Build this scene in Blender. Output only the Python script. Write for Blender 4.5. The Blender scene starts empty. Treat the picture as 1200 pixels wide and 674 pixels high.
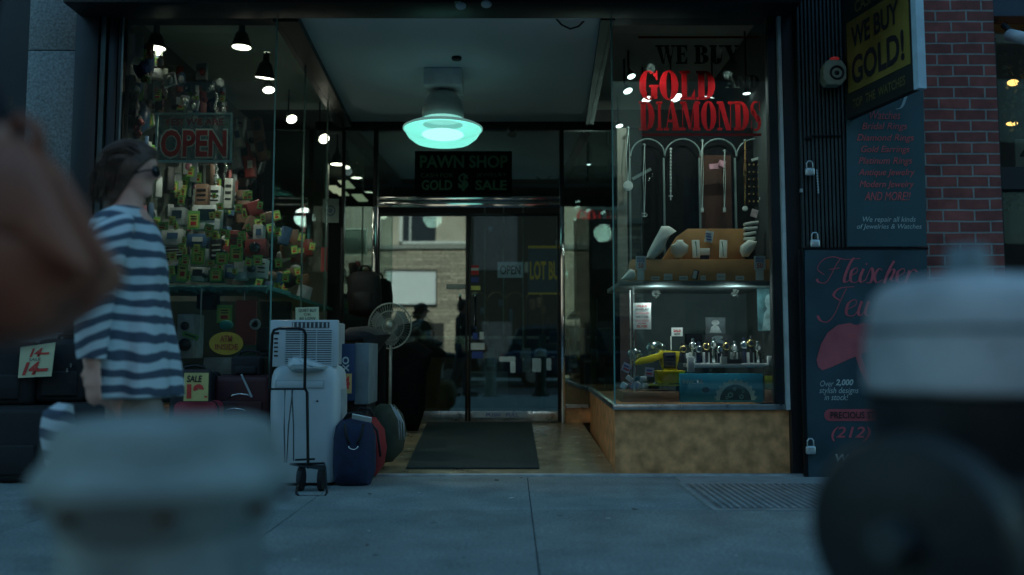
import bpy, bmesh, math, random
from mathutils import Vector, Matrix
random.seed(7)
R = math.radians
scn = bpy.context.scene
COL = scn.collection

# ------------------------------------------------------------------ camera, world, sun, exposure
CAMZ = 0.8
PITCH = math.atan(78/1000)
cd = bpy.data.cameras.new('camera'); cam = bpy.data.objects.new('camera', cd); COL.objects.link(cam)
cam.location = (0, 0, CAMZ); cam.rotation_euler = (math.pi/2 + PITCH, 0, 0)
cd.sensor_width = 36; cd.lens = 30; cd.clip_end = 500; cd.clip_start = .05
cd.dof.use_dof = True; cd.dof.focus_distance = 5.9; cd.dof.aperture_fstop = 1.15
scn.camera = cam
w = bpy.data.worlds.new('World'); scn.world = w; w.use_nodes = True
nt = w.node_tree; bg = nt.nodes['Background']
sky = nt.nodes.new('ShaderNodeTexSky'); sky.sky_type = 'NISHITA'; sky.sun_disc = False
SUN_EL, SUN_AZ = R(35), R(8)
sky.sun_elevation = SUN_EL; sky.sun_rotation = SUN_AZ
mx = nt.nodes.new('ShaderNodeMix'); mx.data_type = 'RGBA'; mx.blend_type = 'MULTIPLY'; mx.inputs[0].default_value = 1
mx.inputs[7].default_value = (.60, .98, .93, 1)
nt.links.new(sky.outputs[0], mx.inputs[6]); nt.links.new(mx.outputs[2], bg.inputs[0])
bg.inputs[1].default_value = .15
sl = bpy.data.lights.new('sun', 'SUN'); sun = bpy.data.objects.new('sun', sl); COL.objects.link(sun)
sl.energy = 2.9; sl.angle = R(.5); sl.color = (1, .95, .84)
sdir = Vector((math.sin(SUN_AZ)*math.cos(SUN_EL), math.cos(SUN_AZ)*math.cos(SUN_EL), math.sin(SUN_EL)))
sun.rotation_euler = sdir.to_track_quat('Z', 'Y').to_euler()
scn.view_settings.view_transform = 'Standard'; scn.view_settings.look = 'None'
scn.view_settings.exposure = 1.0; scn.view_settings.gamma = 1
scn.view_settings.use_curve_mapping = False
try:
    scn.cycles.use_denoising = True
    scn.cycles.max_bounces = 8; scn.cycles.transparent_max_bounces = 24
    scn.cycles.sample_clamp_indirect = 4; scn.cycles.caustics_reflective = False; scn.cycles.caustics_refractive = False
except Exception: pass

# ------------------------------------------------------------------ pixel -> point (photo pixels, 1200 wide)
FW = Vector((0, math.cos(PITCH), math.sin(PITCH))); UP = Vector((0, -math.sin(PITCH), math.cos(PITCH)))
def W(px, py, Y):
    d = Vector((1, 0, 0))*((px-600)/1000) + UP*((337-py)/1000) + FW
    return Vector((0, 0, CAMZ)) + d*(Y/d.y)
def WX(px, Y, py=415): return W(px, py, Y).x
def WZ(py, Y): return W(600, py, Y).z

# ------------------------------------------------------------------ materials
MC = {}
def mat(name, col, rough=.6, metal=0, var=.15, scale=8, bump=0, bscale=None, spec=.5, coat=0, emis=0):
    if name in MC: return MC[name]
    m = bpy.data.materials.new(name); m.use_nodes = True; t = m.node_tree; p = t.nodes['Principled BSDF']
    p.inputs['Roughness'].default_value = rough; p.inputs['Metallic'].default_value = metal
    p.inputs['Specular IOR Level'].default_value = spec; p.inputs['Coat Weight'].default_value = coat
    c = (*col, 1)
    tc = t.nodes.new('ShaderNodeTexCoord')
    n = t.nodes.new('ShaderNodeTexNoise'); n.inputs['Scale'].default_value = scale; n.inputs['Detail'].default_value = 6
    t.links.new(tc.outputs['Object'], n.inputs['Vector'])
    r = t.nodes.new('ShaderNodeValToRGB')
    r.color_ramp.elements[0].position = .3; r.color_ramp.elements[1].position = .7
    r.color_ramp.elements[0].color = tuple(x*(1-var) for x in col)+(1,)
    r.color_ramp.elements[1].color = tuple(min(1, x*(1+var)) for x in col)+(1,)
    t.links.new(n.outputs[0], r.inputs[0]); t.links.new(r.outputs[0], p.inputs['Base Color'])
    mr = t.nodes.new('ShaderNodeMapRange'); mr.inputs[3].default_value = max(0, rough-.08); mr.inputs[4].default_value = min(1, rough+.12)
    t.links.new(n.outputs[0], mr.inputs[0]); t.links.new(mr.outputs[0], p.inputs['Roughness'])
    if bump:
        n2 = t.nodes.new('ShaderNodeTexNoise'); n2.inputs['Scale'].default_value = bscale or scale*4; n2.inputs['Detail'].default_value = 8
        t.links.new(tc.outputs['Object'], n2.inputs['Vector'])
        b = t.nodes.new('ShaderNodeBump'); b.inputs['Strength'].default_value = bump; b.inputs['Distance'].default_value = .01
        t.links.new(n2.outputs[0], b.inputs['Height']); t.links.new(b.outputs[0], p.inputs['Normal'])
    if emis:
        p.inputs['Emission Color'].default_value = c; p.inputs['Emission Strength'].default_value = emis
    MC[name] = m; return m
def emit(name, col, s):
    if name in MC: return MC[name]
    m = bpy.data.materials.new(name); m.use_nodes = True; t = m.node_tree
    for n in list(t.nodes): t.nodes.remove(n)
    o = t.nodes.new('ShaderNodeOutputMaterial'); e = t.nodes.new('ShaderNodeEmission')
    e.inputs[0].default_value = (*col, 1); e.inputs[1].default_value = s
    t.links.new(e.outputs[0], o.inputs[0]); MC[name] = m; return m
def glass(name, tint=(.90, .955, .945), base=.07, k=1.0, rough=0.0):
    if name in MC: return MC[name]
    m = bpy.data.materials.new(name); m.use_nodes = True; t = m.node_tree
    for n in list(t.nodes): t.nodes.remove(n)
    o = t.nodes.new('ShaderNodeOutputMaterial'); mxs = t.nodes.new('ShaderNodeMixShader')
    tr = t.nodes.new('ShaderNodeBsdfTransparent'); tr.inputs[0].default_value = (*tint, 1)
    g = t.nodes.new('ShaderNodeBsdfGlossy'); g.inputs['Roughness'].default_value = rough; g.inputs[0].default_value = (.9, 1, .97, 1)
    f = t.nodes.new('ShaderNodeFresnel'); f.inputs[0].default_value = 1.5
    ma = t.nodes.new('ShaderNodeMath'); ma.operation = 'MULTIPLY_ADD'; ma.inputs[1].default_value = k; ma.inputs[2].default_value = base
    t.links.new(f.outputs[0], ma.inputs[0]); t.links.new(ma.outputs[0], mxs.inputs[0])
    tc = t.nodes.new('ShaderNodeTexCoord'); n = t.nodes.new('ShaderNodeTexNoise'); n.inputs['Scale'].default_value = 1.3; n.inputs['Detail'].default_value = 1
    b = t.nodes.new('ShaderNodeBump'); b.inputs['Strength'].default_value = .02; b.inputs['Distance'].default_value = .02
    t.links.new(tc.outputs['Object'], n.inputs[0]); t.links.new(n.outputs[0], b.inputs['Height']); t.links.new(b.outputs[0], g.inputs['Normal'])
    t.links.new(tr.outputs[0], mxs.inputs[1]); t.links.new(g.outputs[0], mxs.inputs[2]); t.links.new(mxs.outputs[0], o.inputs[0])
    MC[name] = m; return m
def brickmat(name, c1, c2, mortar, bw=.21, bh=.077, msize=.012, bump=.6, rough=.85, axes=('X', 'Z'), squash=1):
    m = bpy.data.materials.new(name); m.use_nodes = True; t = m.node_tree; p = t.nodes['Principled BSDF']
    tc = t.nodes.new('ShaderNodeTexCoord'); sp = t.nodes.new('ShaderNodeSeparateXYZ'); cb = t.nodes.new('ShaderNodeCombineXYZ')
    t.links.new(tc.outputs['Object'], sp.inputs[0]); 
    nz = t.nodes.new('ShaderNodeTexNoise'); nz.inputs['Scale'].default_value = 5; t.links.new(tc.outputs['Object'], nz.inputs[0])
    w1 = t.nodes.new('ShaderNodeMath'); w1.operation = 'MULTIPLY_ADD'; w1.inputs[1].default_value = .012*squash
    t.links.new(nz.outputs[0], w1.inputs[0]); t.links.new(sp.outputs[axes[1]], w1.inputs[2])
    t.links.new(sp.outputs[axes[0]], cb.inputs[0]); t.links.new(w1.outputs[0], cb.inputs[1])
    b = t.nodes.new('ShaderNodeTexBrick'); b.inputs['Scale'].default_value = 1
    b.inputs['Brick Width'].default_value = bw; b.inputs['Row Height'].default_value = bh; b.inputs['Mortar Size'].default_value = msize/2
    b.inputs['Mortar Smooth'].default_value = .3
    b.inputs['Color1'].default_value = (*c1, 1); b.inputs['Color2'].default_value = (*c2, 1); b.inputs['Mortar'].default_value = (*mortar, 1)
    t.links.new(cb.outputs[0], b.inputs['Vector'])
    n = t.nodes.new('ShaderNodeTexNoise'); n.inputs['Scale'].default_value = 9; n.inputs['Detail'].default_value = 8; t.links.new(tc.outputs['Object'], n.inputs[0])
    mr = t.nodes.new('ShaderNodeMapRange'); mr.inputs[1].default_value = .25; mr.inputs[2].default_value = .75; mr.inputs[3].default_value = .6; mr.inputs[4].default_value = 1.3
    t.links.new(n.outputs[0], mr.inputs[0])
    mm = t.nodes.new('ShaderNodeMix'); mm.data_type = 'RGBA'; mm.blend_type = 'MULTIPLY'; mm.inputs[0].default_value = 1
    t.links.new(b.outputs['Color'], mm.inputs[6]); t.links.new(mr.outputs[0], mm.inputs[7]); t.links.new(mm.outputs[2], p.inputs['Base Color'])
    bp = t.nodes.new('ShaderNodeBump'); bp.inputs['Strength'].default_value = bump; bp.inputs['Distance'].default_value = .01; bp.invert = True
    ad = t.nodes.new('ShaderNodeMath'); ad.operation = 'MULTIPLY_ADD'; ad.inputs[1].default_value = -.35
    t.links.new(n.outputs[0], ad.inputs[0]); t.links.new(b.outputs['Fac'], ad.inputs[2]); t.links.new(ad.outputs[0], bp.inputs['Height'])
    t.links.new(bp.outputs[0], p.inputs['Normal']); p.inputs['Roughness'].default_value = rough
    return m

BLACK = mat('black_paint', (.008, .010, .012), .45)
BLACKM = mat('black_metal', (.012, .014, .016), .35, .6)
DARKM = mat('dark_bronze_metal', (.022, .028, .03), .4, .5, var=.3, scale=3)
ALU = mat('worn_aluminium', (.55, .6, .6), .28, 1, var=.2, scale=14, bump=.1)
CHROME = mat('chrome', (.78, .8, .8), .07, 1, var=.06, scale=3, bump=.06, bscale=6)
GRANITE = mat('granite', (.20, .235, .24), .45, var=.45, scale=60, bump=.1)
WHITE = mat('white_plastic', (.62, .68, .70), .4, var=.05)
CARD = mat('white_card', (.62, .68, .66), .7, var=.06, scale=15)
CREAM = mat('cream_card', (.62, .62, .40), .7, var=.08)
LIME = mat('lime_card', (.20, .52, .13), .6, var=.1)
YEL = mat('yellow_card', (.62, .64, .16), .6, var=.1)
RED = mat('red_ink', (.55, .03, .03), .5, var=.1)
REDB = mat('banner_red', (.50, .09, .12), .6, var=.12)
INK = mat('dark_ink', (.015, .015, .02), .5)
BLUEINK = mat('blue_ink', (.03, .07, .3), .5)
VELVET = mat('black_velvet', (.006, .007, .008), .95, spec=.1)
SILVER = mat('silver', (.8, .85, .82), .2, 1, var=.1)
GOLD = mat('gold_metal', (.8, .6, .25), .25, 1, var=.1)
BUSTM = mat('pale_leatherette', (.78, .82, .74), .55, var=.1, scale=12)
WOOD = mat('honey_wood', (.46, .23, .08), .45, var=.25, scale=6)
GREYB = mat('grey_box', (.2, .24, .24), .6, var=.15)
NAVY = mat('navy_nylon', (.012, .022, .06), .8, var=.3, scale=14, bump=.25, bscale=30)
REDN = mat('red_nylon', (.22, .012, .018), .75, var=.2, scale=14, bump=.2, bscale=30)
OLIVE = mat('olive_nylon', (.03, .045, .03), .8, var=.3, scale=14, bump=.2)
BLKN = mat('black_nylon', (.010, .012, .014), .75, var=.3, scale=14, bump=.25, bscale=30)
MAROON = mat('maroon_nylon', (.05, .01, .014), .6, var=.2, scale=14, bump=.2)
RUBBER = mat('rubber', (.01, .01, .011), .7)
SGLASS = glass('shop_glass')
SGLASS2 = glass('side_glass', (.92, .965, .955), .0, .1)
DGLASS = glass('door_glass', (.72, .84, .82), .15, 1.2)

# ------------------------------------------------------------------ mesh builder
class B:
    def __init__(s): s.v = []; s.f = []; s.m = []; s.mats = []; s.cur = 0; s.sm = []; s.smooth = False
    def use(s, m):
        if m not in s.mats: s.mats.append(m)
        s.cur = s.mats.index(m); return s
    def face(s, idx): s.f.append(idx); s.m.append(s.cur); s.sm.append(s.smooth)
    def add(s, vs, fs):
        o = len(s.v); s.v += [Vector(v) for v in vs]
        for f in fs: s.face([i+o for i in f])
    def box(s, x0, y0, z0, x1, y1, z1, rz=0, M=None):
        vs = [(x, y, z) for x in (x0, x1) for y in (y0, y1) for z in (z0, z1)]
        if rz:
            c = Vector(((x0+x1)/2, (y0+y1)/2, 0)); Rm = Matrix.Rotation(rz, 3, 'Z')
            vs = [Rm @ (Vector(v)-c) + c for v in vs]
        if M: vs = [M @ Vector(v) for v in vs]
        s.add(vs, [(0, 1, 3, 2), (4, 6, 7, 5), (0, 4, 5, 1), (2, 3, 7, 6), (0, 2, 6, 4), (1, 5, 7, 3)]); return s
    def pbox(s, px0, py0, px1, py1, Y, d=.01, rz=0):   # box whose front face is at depth Y
        a = W((px0+px1)/2, (py0+py1)/2, Y)
        x0 = W(px0, (py0+py1)/2, Y).x; x1 = W(px1, (py0+py1)/2, Y).x
        return s.box(x0, Y, WZ(py1, Y), x1, Y+d, WZ(py0, Y), rz)
    def tilt(s, c, w, h, d, ry=0, rx=0, rz=0):         # centred box with rotation
        M = Matrix.Translation(c) @ Matrix.Rotation(rz, 4, 'Z') @ Matrix.Rotation(ry, 4, 'Y') @ Matrix.Rotation(rx, 4, 'X')
        return s.box(-w/2, -d/2, -h/2, w/2, d/2, h/2, M=M)
    def cyl(s, p0, p1, r0, r1=None, n=16, caps=True):
        r1 = r0 if r1 is None else r1
        p0 = Vector(p0); p1 = Vector(p1); q = (p1-p0).to_track_quat('Z', 'Y')
        vs = []
        for p, r in ((p0, r0), (p1, r1)):
            for i in range(n):
                a = 2*math.pi*i/n; vs.append(p + q @ Vector((r*math.cos(a), r*math.sin(a), 0)))
        fs = [(i, (i+1) % n, n+(i+1) % n, n+i) for i in range(n)]
        if caps: fs += [tuple(range(n-1, -1, -1)), tuple(range(n, 2*n))]
        s.add(vs, fs); return s
    def tube(s, pts, r, n=8, closed=False):
        pts = [Vector(p) for p in pts]; k = len(pts); vs = []
        for i, p in enumerate(pts):
            a = pts[i-1] if (i or closed) else p; b = pts[(i+1) % k] if (i < k-1 or closed) else p
            q = (b-a).to_track_quat('Z', 'Y'); rr = r[i] if isinstance(r, (list, tuple)) else r
            for j in range(n):
                t = 2*math.pi*j/n; vs.append(p + q @ Vector((rr*math.cos(t), rr*math.sin(t), 0)))
        fs = []
        for i in range(k if closed else k-1):
            for j in range(n):
                i2 = (i+1) % k; fs.append((i*n+j, i*n+(j+1) % n, i2*n+(j+1) % n, i2*n+j))
        if not closed: fs += [tuple(range(n-1, -1, -1)), tuple((k-1)*n+j for j in range(n))]
        s.add(vs, fs); return s
    def lathe(s, prof, c=(0, 0, 0), n=40, M=None, closed=True):  # prof: (r, z) list
        c = Vector(c); vs = []
        for r, z in prof:
            for i in range(n):
                a = 2*math.pi*i/n; v = Vector((r*math.cos(a), r*math.sin(a), z))
                vs.append((M @ v if M else v) + c)
        fs = []
        for k in range(len(prof)-1):
            for i in range(n): fs.append((k*n+i, k*n+(i+1) % n, (k+1)*n+(i+1) % n, (k+1)*n+i))
        if closed: fs += [tuple(range(n-1, -1, -1)), tuple((len(prof)-1)*n+i for i in range(n))]
        s.add(vs, fs); return s
    def sphere(s, c, r, sx=1, sy=1, sz=1, n=14):
        prof = [(max(1e-4, math.sin(math.pi*k/n)), -math.cos(math.pi*k/n)) for k in range(n+1)]
        return s.lathe([(a*r, b*r) for a, b in prof], c, n*2, Matrix.Diagonal((sx, sy, sz)).to_3x3())
    def prism(s, pts, Y, d):                            # outline of (x, z) points, extruded back from Y
        n = len(pts)
        vs = [(p[0], Y, p[1]) for p in pts] + [(p[0], Y+d, p[1]) for p in pts]
        fs = [tuple(range(n)), tuple(range(2*n-1, n-1, -1))] + [(i, n+i, n+(i+1) % n, (i+1) % n) for i in range(n)]
        s.add(vs, fs); return s
    def pprism(s, pp, Y, d): return s.prism([(W(a, b, Y).x, WZ(b, Y)) for a, b in pp], Y, d)
    def puff(s, pts, Y, t, lv=5, flat=.25):             # inflated cushion from (x,z) outline, centred on depth Y
        n = len(pts); cx = sum(p[0] for p in pts)/n; cz = sum(p[1] for p in pts)/n
        vs = []; rings = []
        L = [(-math.pi/2 + math.pi*k/(2*lv)) for k in range(2*lv+1)]
        for a in L:
            sc = max(.02, math.cos(a)**.55); y = Y + t/2*math.sin(a)
            rings.append([(cx+(p[0]-cx)*sc, y, cz+(p[1]-cz)*sc) for p in pts])
        for r in rings: vs += r
        fs = [tuple(range(n))] + [tuple(range((len(L)-1)*n+n-1, (len(L)-1)*n-1, -1))]
        for k in range(len(L)-1):
            for i in range(n): fs.append((k*n+i, (k+1)*n+i, (k+1)*n+(i+1) % n, k*n+(i+1) % n))
        s.add(vs, fs); return s
    def ppuff(s, pp, Y, t, lv=5): return s.puff([(W(a, b, Y).x, WZ(b, Y)) for a, b in pp], Y, t, lv)
    def build(s, name, m=None, parent=None, bevel=0, smooth=None, seg=2, sub=0, loc=None):
        me = bpy.data.meshes.new(name)
        org = Vector(loc) if loc is not None else (Vector(parent['_w']) if parent is not None else Vector((0, 0, 0)))
        me.from_pydata([v-org for v in s.v], [], s.f)
        if m is not None: me.materials.append(m)
        else:
            for mm in s.mats: me.materials.append(mm)
            me.polygons.foreach_set('material_index', s.m)
        me.polygons.foreach_set('use_smooth', s.sm)
        bm = bmesh.new(); bm.from_mesh(me)
        bmesh.ops.recalc_face_normals(bm, faces=bm.faces)
        if bevel:
            es = [e for e in bm.edges if len(e.link_faces) == 2 and e.calc_face_angle(0) > .6]
            bmesh.ops.bevel(bm, geom=es, offset=bevel, segments=seg, profile=.5, affect='EDGES', clamp_overlap=True)
            if smooth is None: smooth = True
        if smooth:
            for f in bm.faces: f.smooth = True
            for e in bm.edges:
                if len(e.link_faces) == 2 and e.calc_face_angle(0) > R(38): e.smooth = False
        bm.to_mesh(me); bm.free()
        o = bpy.data.objects.new(name, me); COL.objects.link(o)
        if loc is not None and parent is None: o.location = org
        if parent is not None: o.parent = parent
        o['_w'] = tuple(org)
        if sub:
            md = o.modifiers.new('sub', 'SUBSURF'); md.levels = sub; md.render_levels = sub
        return o
def bx(*a): return B().box(*a)
def tag(o, label=None, cat=None, group=None, kind=None):
    if label: o['label'] = label
    if cat: o['category'] = cat
    if group: o['group'] = group
    if kind: o['kind'] = kind
    return o
def thing(name, label, cat, loc, group=None):
    o = bpy.data.objects.new(name, None); COL.objects.link(o); o.location = loc; o['_w'] = tuple(loc)
    o.empty_display_size = .1
    return tag(o, label, cat, group)
def copy_tree(o, parent=None):
    c = o.copy(); COL.objects.link(c)
    if parent: c.parent = parent
    for ch in list(o.children): copy_tree(ch, c)
    return c
def struct(name, b, m, **k): return tag(b.build(name, m, **k), kind='structure')

# text: built-in font turned to mesh and fitted in a quad (bl, br, tl in world)
def text_quad(body, bl, br, tl, m, parent, name='lettering', shear=0, bold=0, off=.002, spacing=1, thick=.0006, align='LEFT'):
    cu = bpy.data.curves.new(name, 'FONT'); cu.body = body; cu.shear = shear; cu.offset = bold; cu.space_character = spacing; cu.align_x = align
    cu.resolution_u = 3
    t = bpy.data.objects.new(name, cu); COL.objects.link(t)
    dg = bpy.context.evaluated_depsgraph_get(); me = bpy.data.meshes.new_from_object(t.evaluated_get(dg))
    bpy.data.objects.remove(t)
    xs = [v.co.x for v in me.vertices]; ys = [v.co.y for v in me.vertices]
    x0, x1, y0, y1 = min(xs), max(xs), min(ys), max(ys)
    bl, br, tl = Vector(bl), Vector(br), Vector(tl); U = br-bl; V = tl-bl; N = U.cross(V).normalized()
    org = Vector(parent['_w']) if parent is not None else Vector((0, 0, 0))
    for v in me.vertices:
        v.co = bl + U*((v.co.x-x0)/(x1-x0)) + V*((v.co.y-y0)/(y1-y0)) + N*off - org
    me.materials.clear(); me.materials.append(m)
    o = bpy.data.objects.new(name, me); COL.objects.link(o); o['_w'] = tuple(org)
    if parent is not None: o.parent = parent
    return o
def text(body, px0, py0, px1, py1, Y, m, parent, **k):
    a = W(px0, (py0+py1)/2, Y).x; b = W(px1, (py0+py1)/2, Y).x; z0 = WZ(py1, Y); z1 = WZ(py0, Y)
    return text_quad(body, (a, Y, z0), (b, Y, z0), (a, Y, z1), m, parent, **k)

# fat-face display letters built from stems, hairlines and bowls
def fat(letter, w=1.0):
    T, t = .36*w, .06; P = []
    def r(x0, y0, x1, y1): P.append([(x0, y0), (x1, y0), (x1, y1), (x0, y1)])
    def ring(cx, cy, rx, ry, ix, iy, a0=0, a1=360, n=28):
        o = []; i_ = []
        for k in range(n+1):
            a = R(a0+(a1-a0)*k/n); o.append((cx+rx*math.cos(a), cy+ry*math.sin(a))); i_.append((cx+ix*math.cos(a), cy+iy*math.sin(a)))
        for k in range(n): P.append([o[k], o[k+1], i_[k+1], i_[k]])
    L = letter
    if L == 'I': r(.1*w, 0, .9*w, .05); r(.1*w, .95, .9*w, 1); r(.3*w, .05, .7*w, .95)
    elif L in 'LE':
        r(0, 0, w, .05); r(0, .95, (w if L == 'E' else .7*w), 1); r(.12*w, .05, .12*w+T, .95)
        P.append([(w*.94, .05), (w, .05), (w, .36), (w*.97, .36), (w*.72, .05)])
        if L == 'E': P.append([(w*.72, .95), (w*.97, .66), (w, .66), (w, .95)]); r(.12*w+T, .48, .75*w, .53); P.append([(.66*w, .5), (.78*w, .34), (.78*w, .68)])
    elif L == 'D':
        r(0, 0, .5*w, .05); r(0, .95, .5*w, 1); r(.1*w, .05, .1*w+T*.95, .95); ring(.45*w, .5, .55*w, .5, .17*w, .45, -90, 90)
    elif L == 'B':
        r(0, 0, .5*w, .05); r(0, .95, .5*w, 1); r(.1*w, .05, .1*w+T*.9, .95)
        ring(.45*w, .75, .47*w, .25, .13*w, .2, -90, 90); ring(.45*w, .27, .55*w, .27, .18*w, .22, -90, 90)
    elif L == 'O': ring(.5*w, .5, .5*w, .52, .14*w, .46)
    elif L == 'G':
        ring(.5*w, .5, .5*w, .52, .14*w, .46, 55, 305); r(.62*w, .03, .96*w, .42); r(.52*w, .42, w*1.02, .47)
        P.append([(.72*w, .9), (.93*w, .66), (.97*w, .66), (.97*w, 1), (.92*w, 1), (.88*w, .93)])
    elif L == 'S':
        ring(.5*w, .74, .46*w, .28, .2*w, .22, 60, 250, 18); ring(.5*w, .27, .48*w, .29, .2*w, .22, -120, 70, 18)
        P.append([(.08*w, .66), (.36*w, .74), (.94*w, .36), (.62*w, .26)])
        r(.84*w, .68, .88*w, 1); r(.08*w, 0, .12*w, .34)
    elif L == 'U':
        r(0, .95, .52*w, 1); r(.66*w, .95, 1.02*w, 1); r(.1*w, .3, .1*w+T, .95); r(.82*w, .3, .87*w, .95)
        ring(.485*w, .3, .385*w, .32, .02*w, .26, 180, 360, 18)
    elif L == 'N':
        r(-.02*w, 0, .3*w, .05); r(-.02*w, .95, .4*w, 1); r(.7*w, .95, 1.02*w, 1); r(.1*w, .05, .15*w, .95); r(.84*w, .02, .89*w, .95)
        P.append([(.08*w, .95), (.42*w, .95), (.88*w, 0), (.56*w, 0)])
    elif L == 'A':
        r(-.04*w, 0, .3*w, .05); r(.5*w, 0, 1.05*w, .05); P.append([(.4*w, 1.02), (.6*w, 1.02), (.98*w, .05), (.58*w, .05)])
        P.append([(.4*w, 1), (.46*w, .95), (.17*w, .05), (.11*w, .05)]); r(.24*w, .28, .66*w, .33)
    elif L == 'M':
        r(-.02*w, 0, .24*w, .05); r(-.02*w, .95, .3*w, 1); r(.75*w, .95, 1.02*w, 1); r(.62*w, 0, 1.02*w, .05); r(.08*w, .05, .12*w, .95)
        r(.68*w, .05, .96*w, .95); P.append([(.05*w, .95), (.33*w, .95), (.56*w, .04), (.42*w, .04)]); P.append([(.68*w, .95), (.72*w, .95), (.52*w, .04), (.47*w, .04)])
    elif L == 'W':
        r(-.04*w, .95, .4*w, 1); r(.42*w, .95, .7*w, 1); r(.8*w, .95, 1.04*w, 1)
        P.append([(.02*w, .95), (.27*w, .95), (.44*w, 0), (.32*w, 0)]); P.append([(.44*w, .95), (.66*w, .95), (.8*w, 0), (.68*w, 0)])
        P.append([(.38*w, 0), (.42*w, 0), (.58*w, .95), (.54*w, .95)]); P.append([(.74*w, 0), (.78*w, 0), (.95*w, .95), (.91*w, .95)])
    elif L == 'Y':
        r(-.04*w, .95, .5*w, 1); r(.68*w, .95, 1.04*w, 1); r(.24*w, 0, .8*w, .05); r(.34*w, .05, .34*w+T*.9, .42)
        P.append([(.02*w, .95), (.4*w, .95), (.66*w, .4), (.34*w, .4)]); P.append([(.82*w, .95), (.88*w, .95), (.64*w, .4), (.58*w, .42)])
    return P
def fatword(word, px0, py0, px1, py1, Y, m, parent, widths=None):
    ws = [{'I': .5, 'M': 1.25, 'W': 1.3, 'S': .72, 'E': .8, 'L': .8, ' ': .35}.get(c, 1.0) for c in word]
    tot = sum(ws) + .07*(len(word)-1); b = B(); x = 0; k = 0
    X0, X1 = W(px0, (py0+py1)/2, Y).x, W(px1, (py0+py1)/2, Y).x; Z0, Z1 = WZ(py1, Y), WZ(py0, Y)
    for c, wd in zip(word, ws):
        if c != ' ':
            for P in fat(c, wd):
                ylo = min(p[1] for p in P); yhi = max(p[1] for p in P)
                if yhi-ylo <= .0501: P = [(p[0], (p[1]+.045 if (p[1] == yhi and ylo < .6) else p[1]-.045 if (p[1] == ylo and ylo >= .6) else p[1])) for p in P]
                b.add([(X0+(X1-X0)*(x+p[0])/tot, Y-.0003*(k % 7), Z0+(Z1-Z0)*p[1]) for p in P], [tuple(range(len(P)))]); k += 1
        x += wd+.07
    return b.build('lettering', m, parent)
# calligraphic strokes in pixel coordinates
def callig(strokes, Y, m, parent, wmin=.8, wmax=3.4, name='lettering'):
    b = B(); k = 0
    for st in strokes:
        pts = [Vector((p[0], p[1])) for p in st]; sm = []
        for i in range(len(pts)-1):
            p0 = pts[max(0, i-1)]; p1 = pts[i]; p2 = pts[i+1]; p3 = pts[min(len(pts)-1, i+2)]
            for j in range(6):
                t = j/6; sm.append(.5*((2*p1)+(-p0+p2)*t+(2*p0-5*p1+4*p2-p3)*t*t+(-p0+3*p1-3*p2+p3)*t**3))
        sm.append(pts[-1]); L = []
        for i, p in enumerate(sm):
            d = (sm[min(i+1, len(sm)-1)]-sm[max(i-1, 0)]).normalized(); down = max(0, d.y)
            wd = (wmin+(wmax-wmin)*down**2)/2; n = Vector((-d.y, d.x)); k += 1
            L.append((p+n*wd, p-n*wd, k))
        vs = []; Yk = Y
        for a, c, kk in L:
            yy = Y-.00002*kk; vs += [W(a.x, a.y, yy), W(c.x, c.y, yy)]
        b.add(vs, [(2*i, 2*i+1, 2*i+3, 2*i+2) for i in range(len(L)-1)])
    return b.build(name, m, parent)

ORD = ['first', 'second', 'third', 'fourth', 'fifth', 'sixth', 'seventh', 'eighth', 'ninth', 'tenth', 'eleventh', 'twelfth', 'thirteenth', 'fourteenth', 'fifteenth', 'sixteenth', 'seventeenth', 'eighteenth', 'nineteenth'] + ['twentieth'] + ['twenty-'+q for q in ('first', 'second', 'third', 'fourth', 'fifth', 'sixth', 'seventh', 'eighth', 'ninth')] + ['thirtieth'] + ['thirty-'+q for q in ('first', 'second', 'third', 'fourth', 'fifth', 'sixth')]
YF = 5.8     # plane of the shop front
YD = 8.7     # plane of the door
ZC = WZ(12, YF)   # soffit height
ZDF = WZ(495, YD)  # floor at the door

# ================================================================== SETTING
conc = mat('concrete', (.235, .275, .272), .85, var=.2, scale=3.5, bump=.6, bscale=80)
nt2 = conc.node_tree   # fine speckle plus blotches on the pavement
spk = nt2.nodes.new('ShaderNodeTexNoise'); spk.inputs['Scale'].default_value = 70; spk.inputs['Detail'].default_value = 8; spk.inputs['Roughness'].default_value = .75
tcn = [n for n in nt2.nodes if n.type == 'TEX_COORD'][0]; nt2.links.new(tcn.outputs['Object'], spk.inputs[0])
vor = nt2.nodes.new('ShaderNodeTexVoronoi'); vor.inputs['Scale'].default_value = 3.6; nt2.links.new(tcn.outputs['Object'], vor.inputs[0])
cr = nt2.nodes.new('ShaderNodeValToRGB'); cr.color_ramp.elements[0].position = .03; cr.color_ramp.elements[1].position = .075
cr.color_ramp.elements[0].color = (.45, .45, .45, 1); cr.color_ramp.elements[1].color = (1, 1, 1, 1)
nt2.links.new(vor.outputs['Distance'], cr.inputs[0])
mr = nt2.nodes.new('ShaderNodeMapRange'); mr.inputs[1].default_value = .3; mr.inputs[2].default_value = .7; mr.inputs[3].default_value = .5; mr.inputs[4].default_value = 1.5
nt2.links.new(spk.outputs[0], mr.inputs[0])
m1 = nt2.nodes.new('ShaderNodeMix'); m1.data_type = 'RGBA'; m1.blend_type = 'MULTIPLY'; m1.inputs[0].default_value = 1
m2 = nt2.nodes.new('ShaderNodeMix'); m2.data_type = 'RGBA'; m2.blend_type = 'MULTIPLY'; m2.inputs[0].default_value = 1
rmp = [n for n in nt2.nodes if n.type == 'VALTORGB' and n != cr][0]
nt2.links.new(rmp.outputs[0], m1.inputs[6]); nt2.links.new(mr.outputs[0], m1.inputs[7])
nt2.links.new(m1.outputs[2], m2.inputs[6]); nt2.links.new(cr.outputs[0], m2.inputs[7])
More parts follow.
